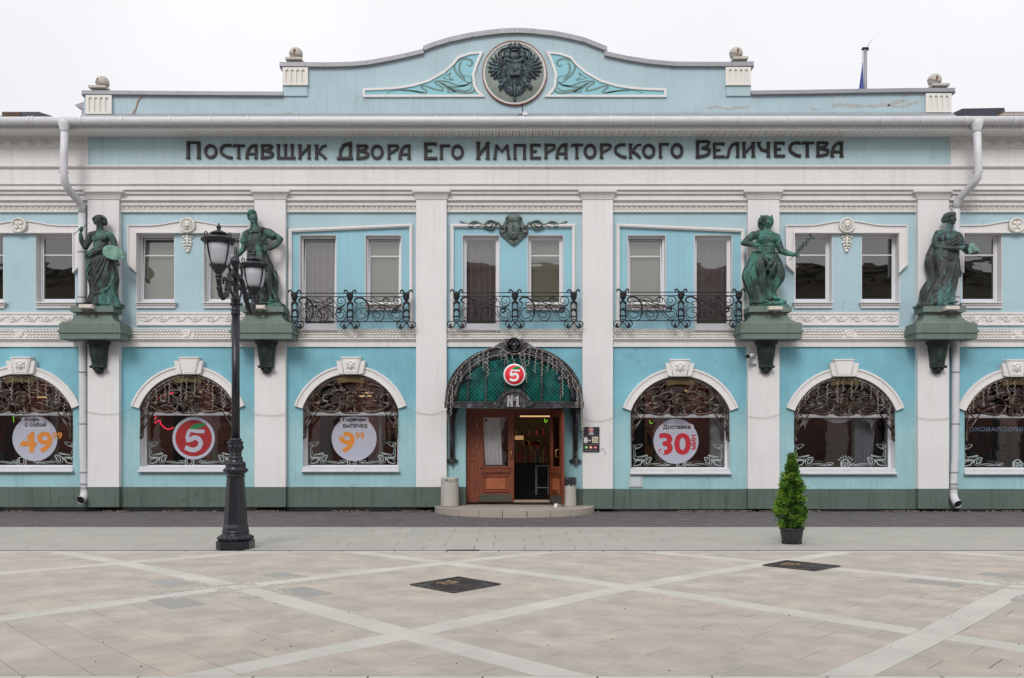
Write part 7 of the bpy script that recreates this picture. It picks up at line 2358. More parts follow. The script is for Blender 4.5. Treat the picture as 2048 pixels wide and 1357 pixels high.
s.fold([(480, 1000, -70), (500, 1120, -60), (560, 1250, -60)], 16); s.fold([(340, 950, -60), (330, 1100, -70), (370, 1240, -80)], 18)
s.b(400, 1285, 0, 215, 26, 120)
o = W(540, 614, -.42)
st2 = thing('bronze_statue', 'bronze statue of a bearded man in an apron, behind the street lamp', 'statue', (o.x, -.42, WZ(613, -.62)), 'bronze statues on the facade pedestals')
voxel(s.mb, 'figure', BRON1, st2, .0088, 1)
mb = MB(); mb.box(s.P(200, 0)[0], s.P(625, 0)[0], -.60, -.2, WZ(613, -.62) - .005, s.P(0, 1280)[2]); mb.build('statue_base', BRON1, st2)

# youth in a winged helmet
s = Sc(1470, 420, 6.7875)
s.head(428, 192, 54, 72, 6, -18)
s.b(418, 150, 30, 98, 78, 60); s.b(415, 190, 45, 98, 80, 40); s.b(420, 125, 0, 76, 46, 74)
Q = [(418 + 100 * math.cos(R(a)), 172 - 92 * math.sin(R(a)), 5) for a in range(-60, 241, 12)]
s.mb.tube([s.P(*q) for q in Q], 11 * s.u, 8)
for q, tx in ((-1, 352), (1, 498)):
    s.limb([(tx + (8 if q < 0 else -4), 170, 0), (tx - 2 * q, 120, 0), (tx + 4, 74, 0)], [24, 22, 8]); s.limb([(tx - q * -16, 160, 8), (tx - q * -18, 115, 8)], [18, 8])
s.limb([(425, 245, -5), (420, 330, 8)], [46, 56])
s.limb([(255, 350, 0), (420, 335, 0), (555, 370, 0)], [54, 66, 52])
s.b(420, 415, 0, 138, 90, 80); s.b(440, 500, 0, 112, 95, 72); s.b(435, 590, 0, 118, 80, 80); s.b(425, 670, 0, 140, 80, 92)
s.b(362, 402, -56, 68, 44, 30, 8); s.b(485, 406, -56, 64, 44, 30, -8)
for yy in (495, 545, 595):
    for q in (-1, 1): s.b(438 + q * 30, yy, -58, 30, 24, 18)
s.limb([(250, 350, 0), (180, 400, 10), (118, 450, 5)], [58, 48, 38]); s.limb([(118, 450, 5), (200, 475, -40), (290, 500, -75)], [40, 42, 28]); s.hand(310, 535, -80, .1, 1, 34)
s.limb([(560, 375, 0), (595, 470, 0), (625, 560, -10)], [54, 50, 44]); s.limb([(625, 560, -10), (690, 600, -60), (755, 635, -110)], [44, 40, 26]); s.hand(775, 635, -120, 1, .2, 34)
s.limb([(345, 680, -10), (335, 780, -35), (360, 900, -45), (365, 1040, -30), (385, 1230, -20)], [96, 88, 66, 62, 36]); s.b(400, 1262, -75, 40, 24, 80)
s.limb([(510, 690, -10), (560, 800, -35), (590, 920, -50), (530, 1040, -10), (500, 1150, 10)], [96, 92, 76, 60, 40]); s.b(545, 1215, -50, 66, 30, 60, 20)
s.loft([(560, 240, 330, 40, 50), (640, 200, 400, 65, 45), (760, 140, 440, 85, 40), (880, 105, 450, 95, 35), (980, 120, 430, 90, 30), (1080, 160, 410, 85, 25), (1180, 200, 420, 85, 20), (1280, 205, 450, 90, 20)], 9, .09, .6, seed=11)
for a in (((290, 600, -50), (200, 760, -60), (150, 900, -50), (200, 1100, -40), (230, 1230, -50)), ((300, 610, -60), (240, 780, -90), (210, 920, -80), (250, 1100, -60), (270, 1220, -60)), ((270, 610, -20), (160, 760, -10), (115, 890, 0), (150, 1040, 0), (210, 1190, 0))): s.cf([(max(p[0], 175) if p[1] < 700 else p[0] + 12, p[1]) for p in a], 18)
s.fold([(555, 590, -60), (500, 690, -110), (430, 780, -120), (400, 850, -100)], 30); s.fold([(560, 620, -60), (520, 740, -118), (470, 860, -120), (440, 920, -95)], 30)
s.fold([(330, 640, -90), (400, 720, -118), (430, 800, -118), (470, 930, -90)], 24); s.fold([(540, 640, -80), (500, 800, -120), (490, 910, -90)], 22)
s.loft([(820, 420, 520, 55, 20), (950, 400, 530, 70, 20), (1100, 400, 560, 70, 30), (1220, 400, 600, 70, 30)], 7, .1, .3, seed=12)
s.b(290, 1270, -10, 105, 48, 110); s.b(560, 1285, -10, 130, 40, 110); s.b(620, 1265, -40, 70, 42, 70); s.b(460, 1290, -70, 110, 26, 70)
o = W(1527, 618, -.42)
st3 = thing('bronze_statue', 'brightest green bronze statue, a youth in a winged helmet holding a staff', 'statue', (o.x, -.42, WZ(613, -.62)), 'bronze statues on the facade pedestals')
voxel(s.mb, 'figure', BRON3, st3, .0088, 1)
mb = MB(); A_, B_ = Vector(s.P(705, 712, -100)), Vector(s.P(985, 405, -170))
mb.tube([A_, B_], .009, 6)
ax = (B_ - A_).normalized(); n1 = ax.cross(Vector((0, 1, 0))).normalized(); n2 = ax.cross(n1)
for ph in (0, math.pi):
    Q = []
    for i in range(40):
        t_ = i / 39; p = A_.lerp(B_, .38 + .52 * t_); a = ph + t_ * 10.5; r = .035 + .012 * t_
        Q.append(p + n1 * r * math.cos(a) + n2 * r * .6 * math.sin(a))
    mb.tube(Q, [.013 - .004 * abs(i / 39 - .5) for i in range(40)], 6)
for q in (-1, 1):
    p = A_.lerp(B_, .96)
    for i in range(3): mb.tube([p, p + n1 * q * .06 + ax * (.02 + .02 * i), p + n1 * q * (.1 - .02 * i) + ax * (.05 + .03 * i)], [.012, .012, .004], 5)
mb.build('snake_staff', BRON3, st3)
mb = MB(); mb.box(s.P(200, 0)[0], s.P(700, 0)[0], -.60, -.2, WZ(613, -.62) - .005, s.P(0, 1300)[2]); mb.build('statue_base', BRON3, st3)

# woman with a tablet
s = Sc(1820, 420, 6.786)
s.head(552, 138, 64, 86, 26, -12)
s.b(540, 85, 0, 78, 48, 76); s.b(480, 130, 25, 42, 50, 52); s.b(560, 60, -5, 60, 28, 60)
for i in range(12):
    a = R(150 + i * 13); s.b(542 + 84 * math.cos(a), 118 + 70 * math.sin(a), 0, 20, 18, 30)
s.limb([(545, 205, 0), (530, 300, 8)], [44, 54])
s.limb([(405, 325, 5), (520, 320, 0), (645, 350, 5)], [52, 60, 52])
s.b(520, 390, 0, 142, 90, 76); s.b(500, 480, 0, 120, 90, 70); s.b(480, 590, 0, 140, 90, 88)
s.b(488, 382, -50, 52, 48, 36); s.b(606, 385, -46, 54, 50, 38); s.b(655, 400, -10, 62, 92, 64)
s.limb([(385, 330, 5), (352, 420, 10), (368, 505, -10)], [56, 50, 44]); s.limb([(368, 505, -10), (500, 545, -90), (640, 545, -135)], [44, 40, 28]); s.hand(672, 532, -140, 1, -.2, 34)
s.limb([(680, 400, 0), (700, 500, -20), (740, 590, -90), (800, 610, -120)], [50, 42, 34, 26]); s.hand(825, 608, -125, 1, .1, 26)
s.loft([(500, 350, 650, 76, 0), (580, 318, 660, 96, 0), (700, 310, 665, 110, 0), (800, 330, 668, 116, -5), (900, 320, 655, 118, -5), (1000, 260, 625, 118, 0), (1100, 210, 600, 118, 0), (1200, 170, 590, 120, 0), (1285, 130, 590, 122, 5)], 8, .06, 1.4, seed=21)
skirt = s.secs
s.loft([(420, 330, 460, 45, 55), (520, 280, 470, 55, 60), (620, 238, 470, 60, 60), (720, 226, 470, 60, 60), (820, 250, 470, 60, 60), (910, 275, 450, 60, 55), (1000, 215, 430, 65, 50), (1100, 160, 420, 70, 45), (1210, 148, 420, 75, 40), (1300, 100, 430, 80, 35)], 6, .06, .6, seed=22)
s.secs = skirt
s.fold([(660, 330, -40), (600, 410, -100), (520, 460, -110), (440, 470, -90)], 26); s.fold([(690, 370, -50), (620, 450, -105), (540, 490, -108), (440, 490, -90)], 24); s.fold([(700, 430, -50), (640, 485, -90), (560, 505, -100)], 20)
for q in (((640, 600), (600, 760), (560, 950), (480, 1120), (330, 1230)), ((610, 600), (560, 760), (500, 950), (410, 1100), (280, 1200)), ((655, 680), (630, 850), (580, 1040), (500, 1180), (370, 1270)), ((650, 800), (620, 960), (590, 1100), (570, 1260)), ((575, 610), (500, 700), (400, 640)), ((560, 900), (540, 1050), (500, 1270)), ((620, 1000), (560, 1150), (540, 1260))):
    s.cf(q, 14)
s.b(420, 850, -66, 80, 200, 50, 8); s.b(360, 1070, -60, 80, 170, 54, 20)
s.fold([(645, 760, -60), (660, 900, -50), (620, 915, -70)], 16)
s.b(560, 1268, -100, 44, 20, 50)
s.b(350, 1300, 0, 250, 22, 120); s.b(150, 1310, 0, 66, 22, 80)
o = W(1867, 615, -.42)
st4 = thing('bronze_statue', 'dark bronze statue of a draped woman writing on a tablet', 'statue', (o.x, -.42, WZ(613, -.62)), 'bronze statues on the facade pedestals')
voxel(s.mb, 'figure', BRON4, st4, .0088, 1)
mb = MB()
f_ = [s.P(700, 515, -150), s.P(800, 470, -110), s.P(897, 580, -110), s.P(725, 632, -160)]
b_ = [(p[0], p[1] + .03, p[2] - .012) for p in f_]
mb.add(f_ + b_, [(0, 3, 2, 1), (4, 5, 6, 7), (0, 1, 5, 4), (1, 2, 6, 5), (2, 3, 7, 6), (3, 0, 4, 7)])
mb.build('tablet', PALG, st4)
mb = MB(); mb.tube([s.P(668, 470, -170), s.P(700, 545, -170)], .007, 5); mb.build('stylus', BRON4, st4)
mb = MB(); mb.box(s.P(90, 0)[0], s.P(650, 0)[0], -.60, -.2, WZ(613, -.62) - .005, s.P(0, 1300)[2]); mb.build('statue_base', BRON4, st4)
# ================================================================ STREET LAMP
LX, LY = -4.375, -D + 14.25
lamp = thing('street_lamp', 'black cast iron street lamp with two frosted lanterns on scrolled arms', 'street lamp', (LX, LY, 0))
ld = 14.25
def lz(py): return WZ(py, LY)
def lw(wpx): return wpx * ld / F / 2       # radius from a width in px
mb = MB()
hb = .26; ch = .10
pts = [(LX - hb + ch, LY - hb), (LX + hb - ch, LY - hb), (LX + hb, LY - hb + ch), (LX + hb, LY + hb - ch), (LX + hb - ch, LY + hb), (LX - hb + ch, LY + hb), (LX - hb, LY + hb - ch), (LX - hb, LY - hb + ch)]
mb.hprism(pts, 0, lz(1081)); mb.build('base_plate', LAMPB, lamp)
mb = MB()
mb.lathe([(lw(60), lz(1082)), (lw(66), lz(1079)), (lw(64), lz(1072)), (lw(56), lz(1069)), (lw(50), lz(1068.5)), (lw(53), lz(1065)), (lw(52), lz(1061)), (lw(48), lz(1060))], (LX, LY, 0), 32)
for k in range(16):
    a = 2 * math.pi * k / 16; r = lw(60)
    mb.ell((LX + r * math.cos(a), LY + r * math.sin(a), lz(1076)), (.048, .048, .04), 9, 6)
mb.build('beaded_foot', LAMPB, lamp)
mb = MB()
mb.lathe([(lw(51), lz(1061)), (lw(49.5), lz(1055)), (lw(46), lz(1048)), (lw(34.5), lz(957)), (lw(34), lz(952))], (LX, LY, 0), 8, False, rot=R(22.5))
mb.lathe([(lw(35), lz(955)), (lw(36), lz(952)), (lw(34), lz(949)), (lw(33.5), lz(947))], (LX, LY, 0), 24)
mb.build('octagonal_pedestal', LAMPB, lamp)
mb = MB()
mb.lathe([(lw(36), lz(948)), (lw(43), lz(945)), (lw(44.5), lz(941)), (lw(44), lz(937)), (lw(38), lz(935)), (lw(40), lz(933)), (lw(33), lz(925)), (lw(28), lz(921)), (lw(27), lz(918)), (lw(29), lz(916)), (lw(24), lz(914)), (lw(22), lz(911)), (lw(25), lz(909)), (lw(21), lz(908)),
          (lw(24), lz(905)), (lw(26.5), lz(898)), (lw(25), lz(888)), (lw(22.5), lz(882)), (lw(24.5), lz(880)), (lw(21), lz(877.5)), (lw(17), lz(876))], (LX, LY, 0), 28)
for k in range(12):
    a = 2 * math.pi * k / 12; r = lw(33)
    mb.ell((LX + r * math.cos(a), LY + r * math.sin(a), lz(930)), (.03, .03, .05), 7, 5)
    mb.ell((LX + lw(44) * math.cos(a), LY + lw(44) * math.sin(a), lz(941)), (.028, .028, .022), 7, 4)
for k in range(8):
    a = 2 * math.pi * k / 8 + .3; r = lw(24.5)
    c = (LX + r * math.cos(a), LY + r * math.sin(a))
    mb.ell((*c, lz(895)), (.028, .028, .045), 7, 5); mb.ell((*c, lz(886)), (.02, .02, .03), 7, 5)
mb.build('ornate_collar', LAMPB, lamp)
mb = MB(); mb.lathe([(lw(16.6), lz(878)), (lw(15.6), lz(760)), (lw(15.8), lz(630))], (LX, LY, 0), 24); mb.build('pole', LAMPB, lamp)
mb = MB()
mb.lathe([(lw(16), lz(631)), (lw(18.5), lz(629)), (lw(18.5), lz(626)), (lw(16.5), lz(624.5)), (lw(19), lz(622.5)), (lw(17), lz(620)), (lw(16.5), lz(612)), (lw(17), lz(604)), (lw(19.5), lz(602)), (lw(19.5), lz(598)), (lw(16), lz(596)), (lw(13), lz(590)),
          (lw(11.5), lz(585)), (lw(11), lz(530)), (lw(14), lz(528)), (lw(16), lz(526)), (lw(16.5), lz(522)), (lw(13), lz(518)), (lw(8), lz(514)), (lw(6.5), lz(505)), (lw(6), lz(496)), (0, lz(493))], (LX, LY, 0), 22)
for k in range(6): a = k * math.pi / 3 + .3; mb.ell((LX + lw(16) * math.cos(a), LY + lw(16) * math.sin(a), lz(609)), (.025, .025, .03), 7, 5)
mb.build('arm_hub', LAMPB, lamp)
FROST = None
m, n, b = new_mat('frosted lantern glass')
b.inputs['Base Color'].default_value = lin(196, 198, 206); b.inputs['Roughness'].default_value = .5; b.inputs['Specular IOR Level'].default_value = .3; b.inputs['Transmission Weight'].default_value = .25
b.inputs['Subsurface Weight'].default_value = 0.0
FROST = m
for s, dl in ((-1, .93), (1, .93)):
    cx_, cy_ = LX + (.035 if s < 0 else .02), LY + s * dl
    d = D + cy_
    # arm: down from the hub, out and up into the lantern foot
    z0 = 4.10
    A = [(LX, LY + s * .06, z0 + .18), (LX, LY + s * .2, z0 + .24), (LX + .01, LY + s * .36, z0 + .12), (cx_, LY + s * .5, z0 - .1), (cx_, LY + s * .7, z0 - .24), (cx_, LY + s * .86, z0 - .2), (cx_, cy_, z0 - .02), (cx_, cy_, z0 + .08)]
    mb = MB(); P = spline(A, 5); mb.tube(P, [.035 + .012 * math.sin(i) ** 2 for i in range(len(P))], 8)
    for k in range(3, len(P) - 4, 3): mb.ell(P[k], (.045, .055, .05), 7, 5, Euler((.5, 0, 0)))
    Q = spline([(LX, LY + s * .1, z0 - .12), (LX, LY + s * .24, z0 - .08), (LX, LY + s * .3, z0 + .06), (LX, LY + s * .2, z0 + .1), (LX, LY + s * .18, z0 + .02)], 4); mb.tube(Q, .022, 6)
    Q = spline([(LX, LY + s * .1, z0 + .34), (LX, LY + s * .25, z0 + .42), (LX, LY + s * .34, z0 + .3), (LX, LY + s * .26, z0 + .24)], 4); mb.tube(Q, .022, 6)
    Q = spline([(cx_, LY + s * .62, z0 - .12), (cx_, LY + s * .56, z0 + .02), (cx_, LY + s * .68, z0 + .06), (cx_, LY + s * .72, z0 - .04)], 4); mb.tube(Q, .02, 6)
    mb.build('arm', LAMPB, lamp)
    C = (cx_, cy_, 0)
    zb = z0 + .02
    mb = MB()
    mb.lathe([(.04, zb - .02), (.055, zb), (.05, zb + .02), (.045, zb + .05), (.06, zb + .06), (.07, zb + .085), (.1, zb + .12), (.125, zb + .155), (.13, zb + .17), (.115, zb + .18)], C, 24)
    mb.build('lantern_cup', LAMPB, lamp)
    mb = MB()
    mb.lathe([(.112, zb + .165), (.15, zb + .215), (.168, zb + .28), (.178, zb + .36), (.183, zb + .5)], C, 28)
    mb.build('lantern_glass', FROST, lamp)
    mb = MB(); zr = zb + .49
    mb.lathe([(.17, zr), (.205, zr - .005), (.225, zr + .02), (.258, zr + .045), (.262, zr + .06), (.25, zr + .07), (.2, zr + .085), (.13, zr + .11), (.1, zr + .125), (.122, zr + .135), (.13, zr + .15), (.115, zr + .165), (.075, zr + .185), (.045, zr + .2), (.03, zr + .205), (.024, zr + .225), (.036, zr + .24), (.036, zr + .255), (.016, zr + .275), (.008, zr + .305), (0, zr + .31)], C, 28)
    mb.build('lantern_lid', LAMPB, lamp)
    for k in range(4):
        a = R(45 + 90 * k) + .25; ca, sa = math.cos(a), math.sin(a)
        mb = MB()
        mb.tube([(cx_ + r * ca, cy_ + r * sa, z) for r, z in spline([(.12, zb + .16), (.16, zb + .25), (.195, zb + .36), (.215, zb + .48), (.235, zb + .5)], 3)], .013, 6)
        P = [(cx_ + (.235 + .03 * math.cos(R(q))) * ca, cy_ + (.235 + .03 * math.cos(R(q))) * sa, zr + .1 + .035 * math.sin(R(q))) for q in range(-90, 271, 30)]
        mb.tube(P, .009, 5)
        mb.build('lantern_bracket', LAMPB, lamp)

# ================================================================ POTTED CONIFER
cx_, cy_ = WX(1583.5, -D + 14.95), -D + 14.95
pot = thing('potted_conifer', 'small bright green conical conifer in a black plastic pot', 'potted plant', (cx_, cy_, 0))
POTM = plain('black plastic pot', lin(44, 42, 50), .45, bmp=.1, var=.15)
mb = MB()
mb.lathe([(.15, 0.012), (.155, .02), (.185, .2), (.19, .235), (.205, .24), (.205, .262), (.19, .262), (.185, .225), (0, .225)], (cx_, cy_, 0), 28)
for k in range(10):
    a = 2 * math.pi * k / 10; mb.box(cx_ + .155 * math.cos(a) - .012, cx_ + .155 * math.cos(a) + .012, cy_ + .155 * math.sin(a) - .012, cy_ + .155 * math.sin(a) + .012, 0.0, .045)
mb.build('pot', POTM, pot)
mb = MB(); mb.lathe([(.0, .0), (.184, .01), (.183, .015), (0, .02)], (cx_, cy_, .225), 20); mb.build('soil', plain('potting soil', lin(60, 44, 34), .95, var=.4, scale=30, bmp=1, bscale=60), pot)
mb = MB(); mb.tube([(cx_, cy_, .2), (cx_ + .01, cy_, .7), (cx_ - .02, cy_, 1.3)], [.022, .016, .005], 6); mb.build('trunk', plain('conifer bark', lin(84, 60, 44), .9), pot)
m, n, b = new_mat('conifer foliage')
at = N(n, 'ShaderNodeAttribute'); at.attribute_name = 'tone'
cr = N(n, 'ShaderNodeValToRGB'); cr.color_ramp.elements[0].color = lin(32, 62, 16); cr.color_ramp.elements[1].color = lin(126, 160, 50)
e = cr.color_ramp.elements.new(.5); e.color = lin(66, 114, 28)
n.links.new(at.outputs['Fac'], cr.inputs[0]); n.links.new(cr.outputs[0], b.inputs['Base Color']); b.inputs['Roughness'].default_value = .6
FOL = m
rr = random.Random(31)
def rad(h_):   # crown radius by height
    P = [(.24, .13), (.30, .2), (.42, .25), (.55, .25), (.7, .215), (.85, .17), (1.0, .145), (1.15, .11), (1.27, .08), (1.36, .035), (1.5, .008)]
    for (a, ra), (b_, rb) in zip(P, P[1:]):
        if a <= h_ <= b_: return ra + (rb - ra) * (h_ - a) / (b_ - a)
    return .01
mb = MB()
clump = [(rr.uniform(.26, 1.45), rr.uniform(0, 6.28), rr.uniform(-.2, .32)) for _ in range(140)]
for ch_, ca_, cg in clump:
    R0 = rad(ch_) * (1 + cg * .7)
    bx, by = R0 * .72 * math.cos(ca_), R0 * .72 * math.sin(ca_)
    tone0 = .45 + cg * 1.5 + rr.uniform(-.15, .15)
    for q in range(46):
        # a fan of scale leaves growing out and up
        a2 = ca_ + rr.gauss(0, .45); up = rr.uniform(.1, 1.1)
        L = rr.uniform(.035, .085)
        p0 = Vector((cx_ + bx + rr.gauss(0, .028), cy_ + by + rr.gauss(0, .028), ch_ + rr.gauss(0, .03)))
        if R0 < .12: p0 = Vector((cx_ + (p0.x - cx_) * .75, cy_ + (p0.y - cy_) * .75, p0.z)); L *= .7
        dr2 = Vector((math.cos(a2), math.sin(a2), up)).normalized()
        sd_ = dr2.cross(Vector((rr.uniform(-1, 1), rr.uniform(-1, 1), rr.uniform(-1, 1)))).normalized() * L * rr.uniform(.1, .2)
        mb.tone = max(0, min(1, tone0 + rr.uniform(-.22, .22)))
        mid = p0 + dr2 * L * .55
        mb.add([p0, mid + sd_, p0 + dr2 * L, mid - sd_], [(0, 1, 2, 3)])
        for s_ in (-1, 1):
            q0 = p0 + dr2 * L * .4; q1 = q0 + (dr2 + sd_.normalized() * s_ * .9).normalized() * L * .45
            w_ = dr2.cross(sd_).normalized() * L * .07 + sd_ * .25
            mb.add([q0, (q0 + q1) / 2 + w_, q1, (q0 + q1) / 2 - w_], [(0, 1, 2, 3)])
mb.tone = .25
for i in range(700):   # inner twigs and shaded sprays
    h_ = rr.uniform(.24, 1.3); a2 = rr.uniform(0, 6.28); r_ = rad(h_) * rr.uniform(.1, .6)
    p0 = Vector((cx_ + r_ * math.cos(a2), cy_ + r_ * math.sin(a2), h_)); dr2 = Vector((math.cos(a2), math.sin(a2), .6)).normalized(); L = rr.uniform(.06, .12)
    sd_ = dr2.cross(Vector((rr.uniform(-1, 1), rr.uniform(-1, 1), 0.1))).normalized() * L * .3
    mb.add([p0, p0 + dr2 * L * .5 + sd_, p0 + dr2 * L, p0 + dr2 * L * .5 - sd_], [(0, 1, 2, 3)])
mb.build('foliage', FOL, pot)
# ================================================================ GROUND
def stone(name, col, var=.12, rough=.75, tone=.25, scale=1.4, speck=.3, bmp=.3, warm=None, blot=1.0):
    m, n, b = new_mat(name)
    g = N(n, 'ShaderNodeNewGeometry')
    mp = N(n, 'ShaderNodeMapping'); n.links.new(g.outputs['Position'], mp.inputs['Vector']); v = mp.outputs[0]
    at = N(n, 'ShaderNodeAttribute'); at.attribute_name = 'tone'
    c = mixc(n, rng(n, at.outputs['Fac'], 0, 1), scale_col(col, 1 - tone), scale_col(col, 1 + tone))
    if warm is not None:
        c = mixc(n, mul2(n, rng(n, noise_tex(n, v, .55, 4, .6), .45, .62), .7), c, warm)
    bl = noise_tex(n, v, scale, 5, .6)
    c = mixc(n, rng(n, bl, .35, .65, 0, blot), scale_col(col, 1 - var * 1.6), c) if blot else c
    sp_ = noise_tex(n, v, 130, 3, .7)
    c = mixc(n, mul2(n, rng(n, sp_, .5, .75), speck), c, scale_col(col, .55))
    n.links.new(c, b.inputs['Base Color']); b.inputs['Roughness'].default_value = rough
    bump(n, b, noise_tex(n, v, 90, 4, .7), bmp, .004)
    return m
SLAB = stone('beige granite slab', lin(186, 178, 170), .15, tone=.13, scale=2.2, warm=lin(192, 178, 164), speck=.45)
BAND = stone('pale granite band', lin(200, 197, 190), .1, tone=.08, speck=.6)
PAVE = stone('light grey paving', lin(170, 168, 161), .07, tone=.03, speck=.15)
DARKP = stone('dark paving block', lin(102, 96, 98), .2, tone=.22, scale=3, speck=.3)
JOINT = stone('joint sand', lin(134, 127, 120), .2, tone=0, speck=.5)
BASE = stone('base ground paving', lin(176, 166, 158), .15, tone=0)
def fr(r):
    P = [(-5, .6), (-4, 1.2), (-3, 3.0), (-2, 5.25), (-1, 7.7), (0, 10.3), (1, 12.45), (2, 14.4), (3, 16.2), (4, 18)]
    for i in range(len(P) - 1):
        if P[i][0] <= r <= P[i + 1][0]:
            p0 = P[max(i - 1, 0)][1]; p1 = P[i][1]; p2 = P[i + 1][1]; p3 = P[min(i + 2, len(P) - 1)][1]; t = r - P[i][0]
            return .5 * (2 * p1 + (p2 - p0) * t + (2 * p0 - 5 * p1 + 4 * p2 - p3) * t * t + (p3 - 3 * p2 + 3 * p1 - p0) * t ** 3)
    return P[0][1] if r < -5 else P[-1][1]
def L(u, v): return (1.35 + 2.25 * (u + v), fr(v - u) - D)
def clip(poly, ylo, yhi):
    for lim, sgn in ((ylo, 1), (yhi, -1)):
        out = []
        for i in range(len(poly)):
            a, b = poly[i], poly[(i + 1) % len(poly)]
            da, db = sgn * (a[1] - lim), sgn * (b[1] - lim)
            if da >= 0: out.append(a)
            if (da > 0) != (db > 0) and da != db:
                t = da / (da - db); out.append((a[0] + (b[0] - a[0]) * t, a[1] + (b[1] - a[1]) * t))
        poly = out
        if len(poly) < 3: return None
    return poly
Y0, Y1 = 6.30 - D, 13.72 - D
ground = None
mb = MB(); mb.box(-150, 150, -150, 100, -.35, -.12)
ground = mb.build('ground', BASE, None, kind='structure')
mb = MB(); mb.box(-26, 26, -27, Y1 + .3, -.12, -.028)
plaza = mb.build('plaza', JOINT, None, kind='structure')
rr = random.Random(77)
tiles, bands = [], []
bwid = .044
def quad(u0, u1, v0, v1, g=.0003):
    return [L(u0 + g, v0 + g), L(u1 - g, v0 + g), L(u1 - g, v1 - g), L(u0 + g, v1 - g)]
for iu in range(-8, 8):
    for iv in range(-8, 8):
        c = L(iu + .5, iv + .5)
        if abs(c[0]) > 13 or c[1] < Y0 - 3.2 or c[1] > Y1 + 3: continue
        # slabs inside the diamond
        a0, a1 = iu + bwid, iu + 1 - bwid; b0, b1 = iv + bwid, iv + 1 - bwid
        nr = 8; hh = (b1 - b0) / nr
        for k in range(nr):
            u = a0 - (rr.uniform(0.02, .16) if k % 2 else 0.0)
            while u < a1 - 1e-6:
                u2 = min(a1, u + rr.choice((.16, .19, .19, .22)))
                if a1 - u2 < .05: u2 = a1
                p = clip(quad(max(u, a0), u2, b0 + k * hh, b0 + (k + 1) * hh), Y0, Y1)
                tn = min(1, max(0, .5 + rr.gauss(0, .2) + (-.35 if rr.random() < .09 else 0)))
                if p: tiles.append((p, tn))
                u = u2
        # bands along both sides
        for k in range(4):
            t0, t1 = k / 4, (k + 1) / 4
            if k == 0: t0 = bwid
            if k == 3: t1 = 1 - bwid
            for q in (quad(iu + t0, iu + t1, iv - bwid, iv + bwid), quad(iu - bwid, iu + bwid, iv + t0, iv + t1)):
                p = clip(q, Y0, Y1)
                if p: bands.append((p, rr.uniform(.3, .7)))
        p = clip(quad(iu - bwid, iu + bwid, iv - bwid, iv + bwid), Y0, Y1)
        if p: bands.append((p, .5))
# the rows of band closing the pattern on both sides
x = -13.0
while x < 13:
    bands.append(([(x, Y0 - .42), (x + .79, Y0 - .42), (x + .79, Y0 - .008), (x, Y0 - .008)], rr.uniform(.3, .7)))
    bands.append(([(x, Y1 + .008), (x + .79, Y1 + .008), (x + .79, Y1 + .15), (x, Y1 + .15)], rr.uniform(.3, .7)))
    x += .8
# holes for the manholes
MH = [((-0.80, -D + 10.23), .62, 45), ((3.92, -D + 12.1), .55, 40)]
def visible_size(p):
    cx_ = sum(q[0] for q in p) / len(p); cy = sum(q[1] for q in p) / len(p); d = cy + D
    if d < 5.5: return 0
    px = CX + cx_ * F / d; py = YH + H * F / d
    if not (-80 < px < 2128 and py < 1420): return 0
    A = abs(sum(p[i][0] * p[(i + 1) % len(p)][1] - p[(i + 1) % len(p)][0] * p[i][1] for i in range(len(p)))) / 2
    return A * F * F * H / d ** 3
def poly_slab(mb, p, zt, zb=-.03, gap=.0015, bev=.003):
    cx_ = sum(q[0] for q in p) / len(p); cy = sum(q[1] for q in p) / len(p)
    a = sum(p[i][0] * p[(i + 1) % len(p)][1] - p[(i + 1) % len(p)][0] * p[i][1] for i in range(len(p)))
    if a < 0: p = p[::-1]
    n = len(p)
    V = []
    for off, z in ((gap, zb), (gap, zt - bev), (gap + bev, zt)):
        for q in p:
            dx, dy = q[0] - cx_, q[1] - cy; l = math.hypot(dx, dy) or 1
            k = max(0, 1 - off * 1.3 / l)
            V.append((cx_ + dx * k, cy + dy * k, z))
    fs = [tuple(range(2 * n, 3 * n))]
    for r_ in (0, 1):
        fs += [(r_ * n + i, r_ * n + (i + 1) % n, (r_ + 1) * n + (i + 1) % n, (r_ + 1) * n + i) for i in range(n)]
    mb.add(V, fs)
def lay(items, name, mat, parent, limit=300, dz=.0008, zt=0.0, gap=.0012, bev=.0025):
    items = sorted(items, key=lambda it: -visible_size(it[0]))
    rest = MB()
    for i, (p, tn) in enumerate(items):
        vs_ = visible_size(p)
        if vs_ == 0 and (abs(p[0][0]) > 12 or p[0][1] < 3 - D): continue
        z = zt + rr.uniform(-dz, dz)
        if i < limit and vs_ > 30:
            m_ = MB(); m_.tone = tn; poly_slab(m_, p, z, gap=gap * rr.uniform(.3, 2.4), bev=bev); m_.build(name, mat, parent)
        else:
            rest.tone = tn; poly_slab(rest, p, z, gap=gap, bev=bev)
    if rest.v: rest.build(name + 's_further_off', mat, parent, kind='stuff')
def in_hole(p):
    for (hx_, hy_), r_, a in MH:
        cx_ = sum(q[0] for q in p) / len(p); cy = sum(q[1] for q in p) / len(p)
        ca, sa = math.cos(R(-a)), math.sin(R(-a)); dx, dy = cx_ - hx_, cy - hy_
        if abs(dx * ca - dy * sa) < r_ * .55 and abs(dx * sa + dy * ca) < r_ * .55: return True
    return False
lay([t for t in tiles], 'paving_slab', SLAB, plaza, 298)
lay(bands, 'band_slab', BAND, plaza, 220)
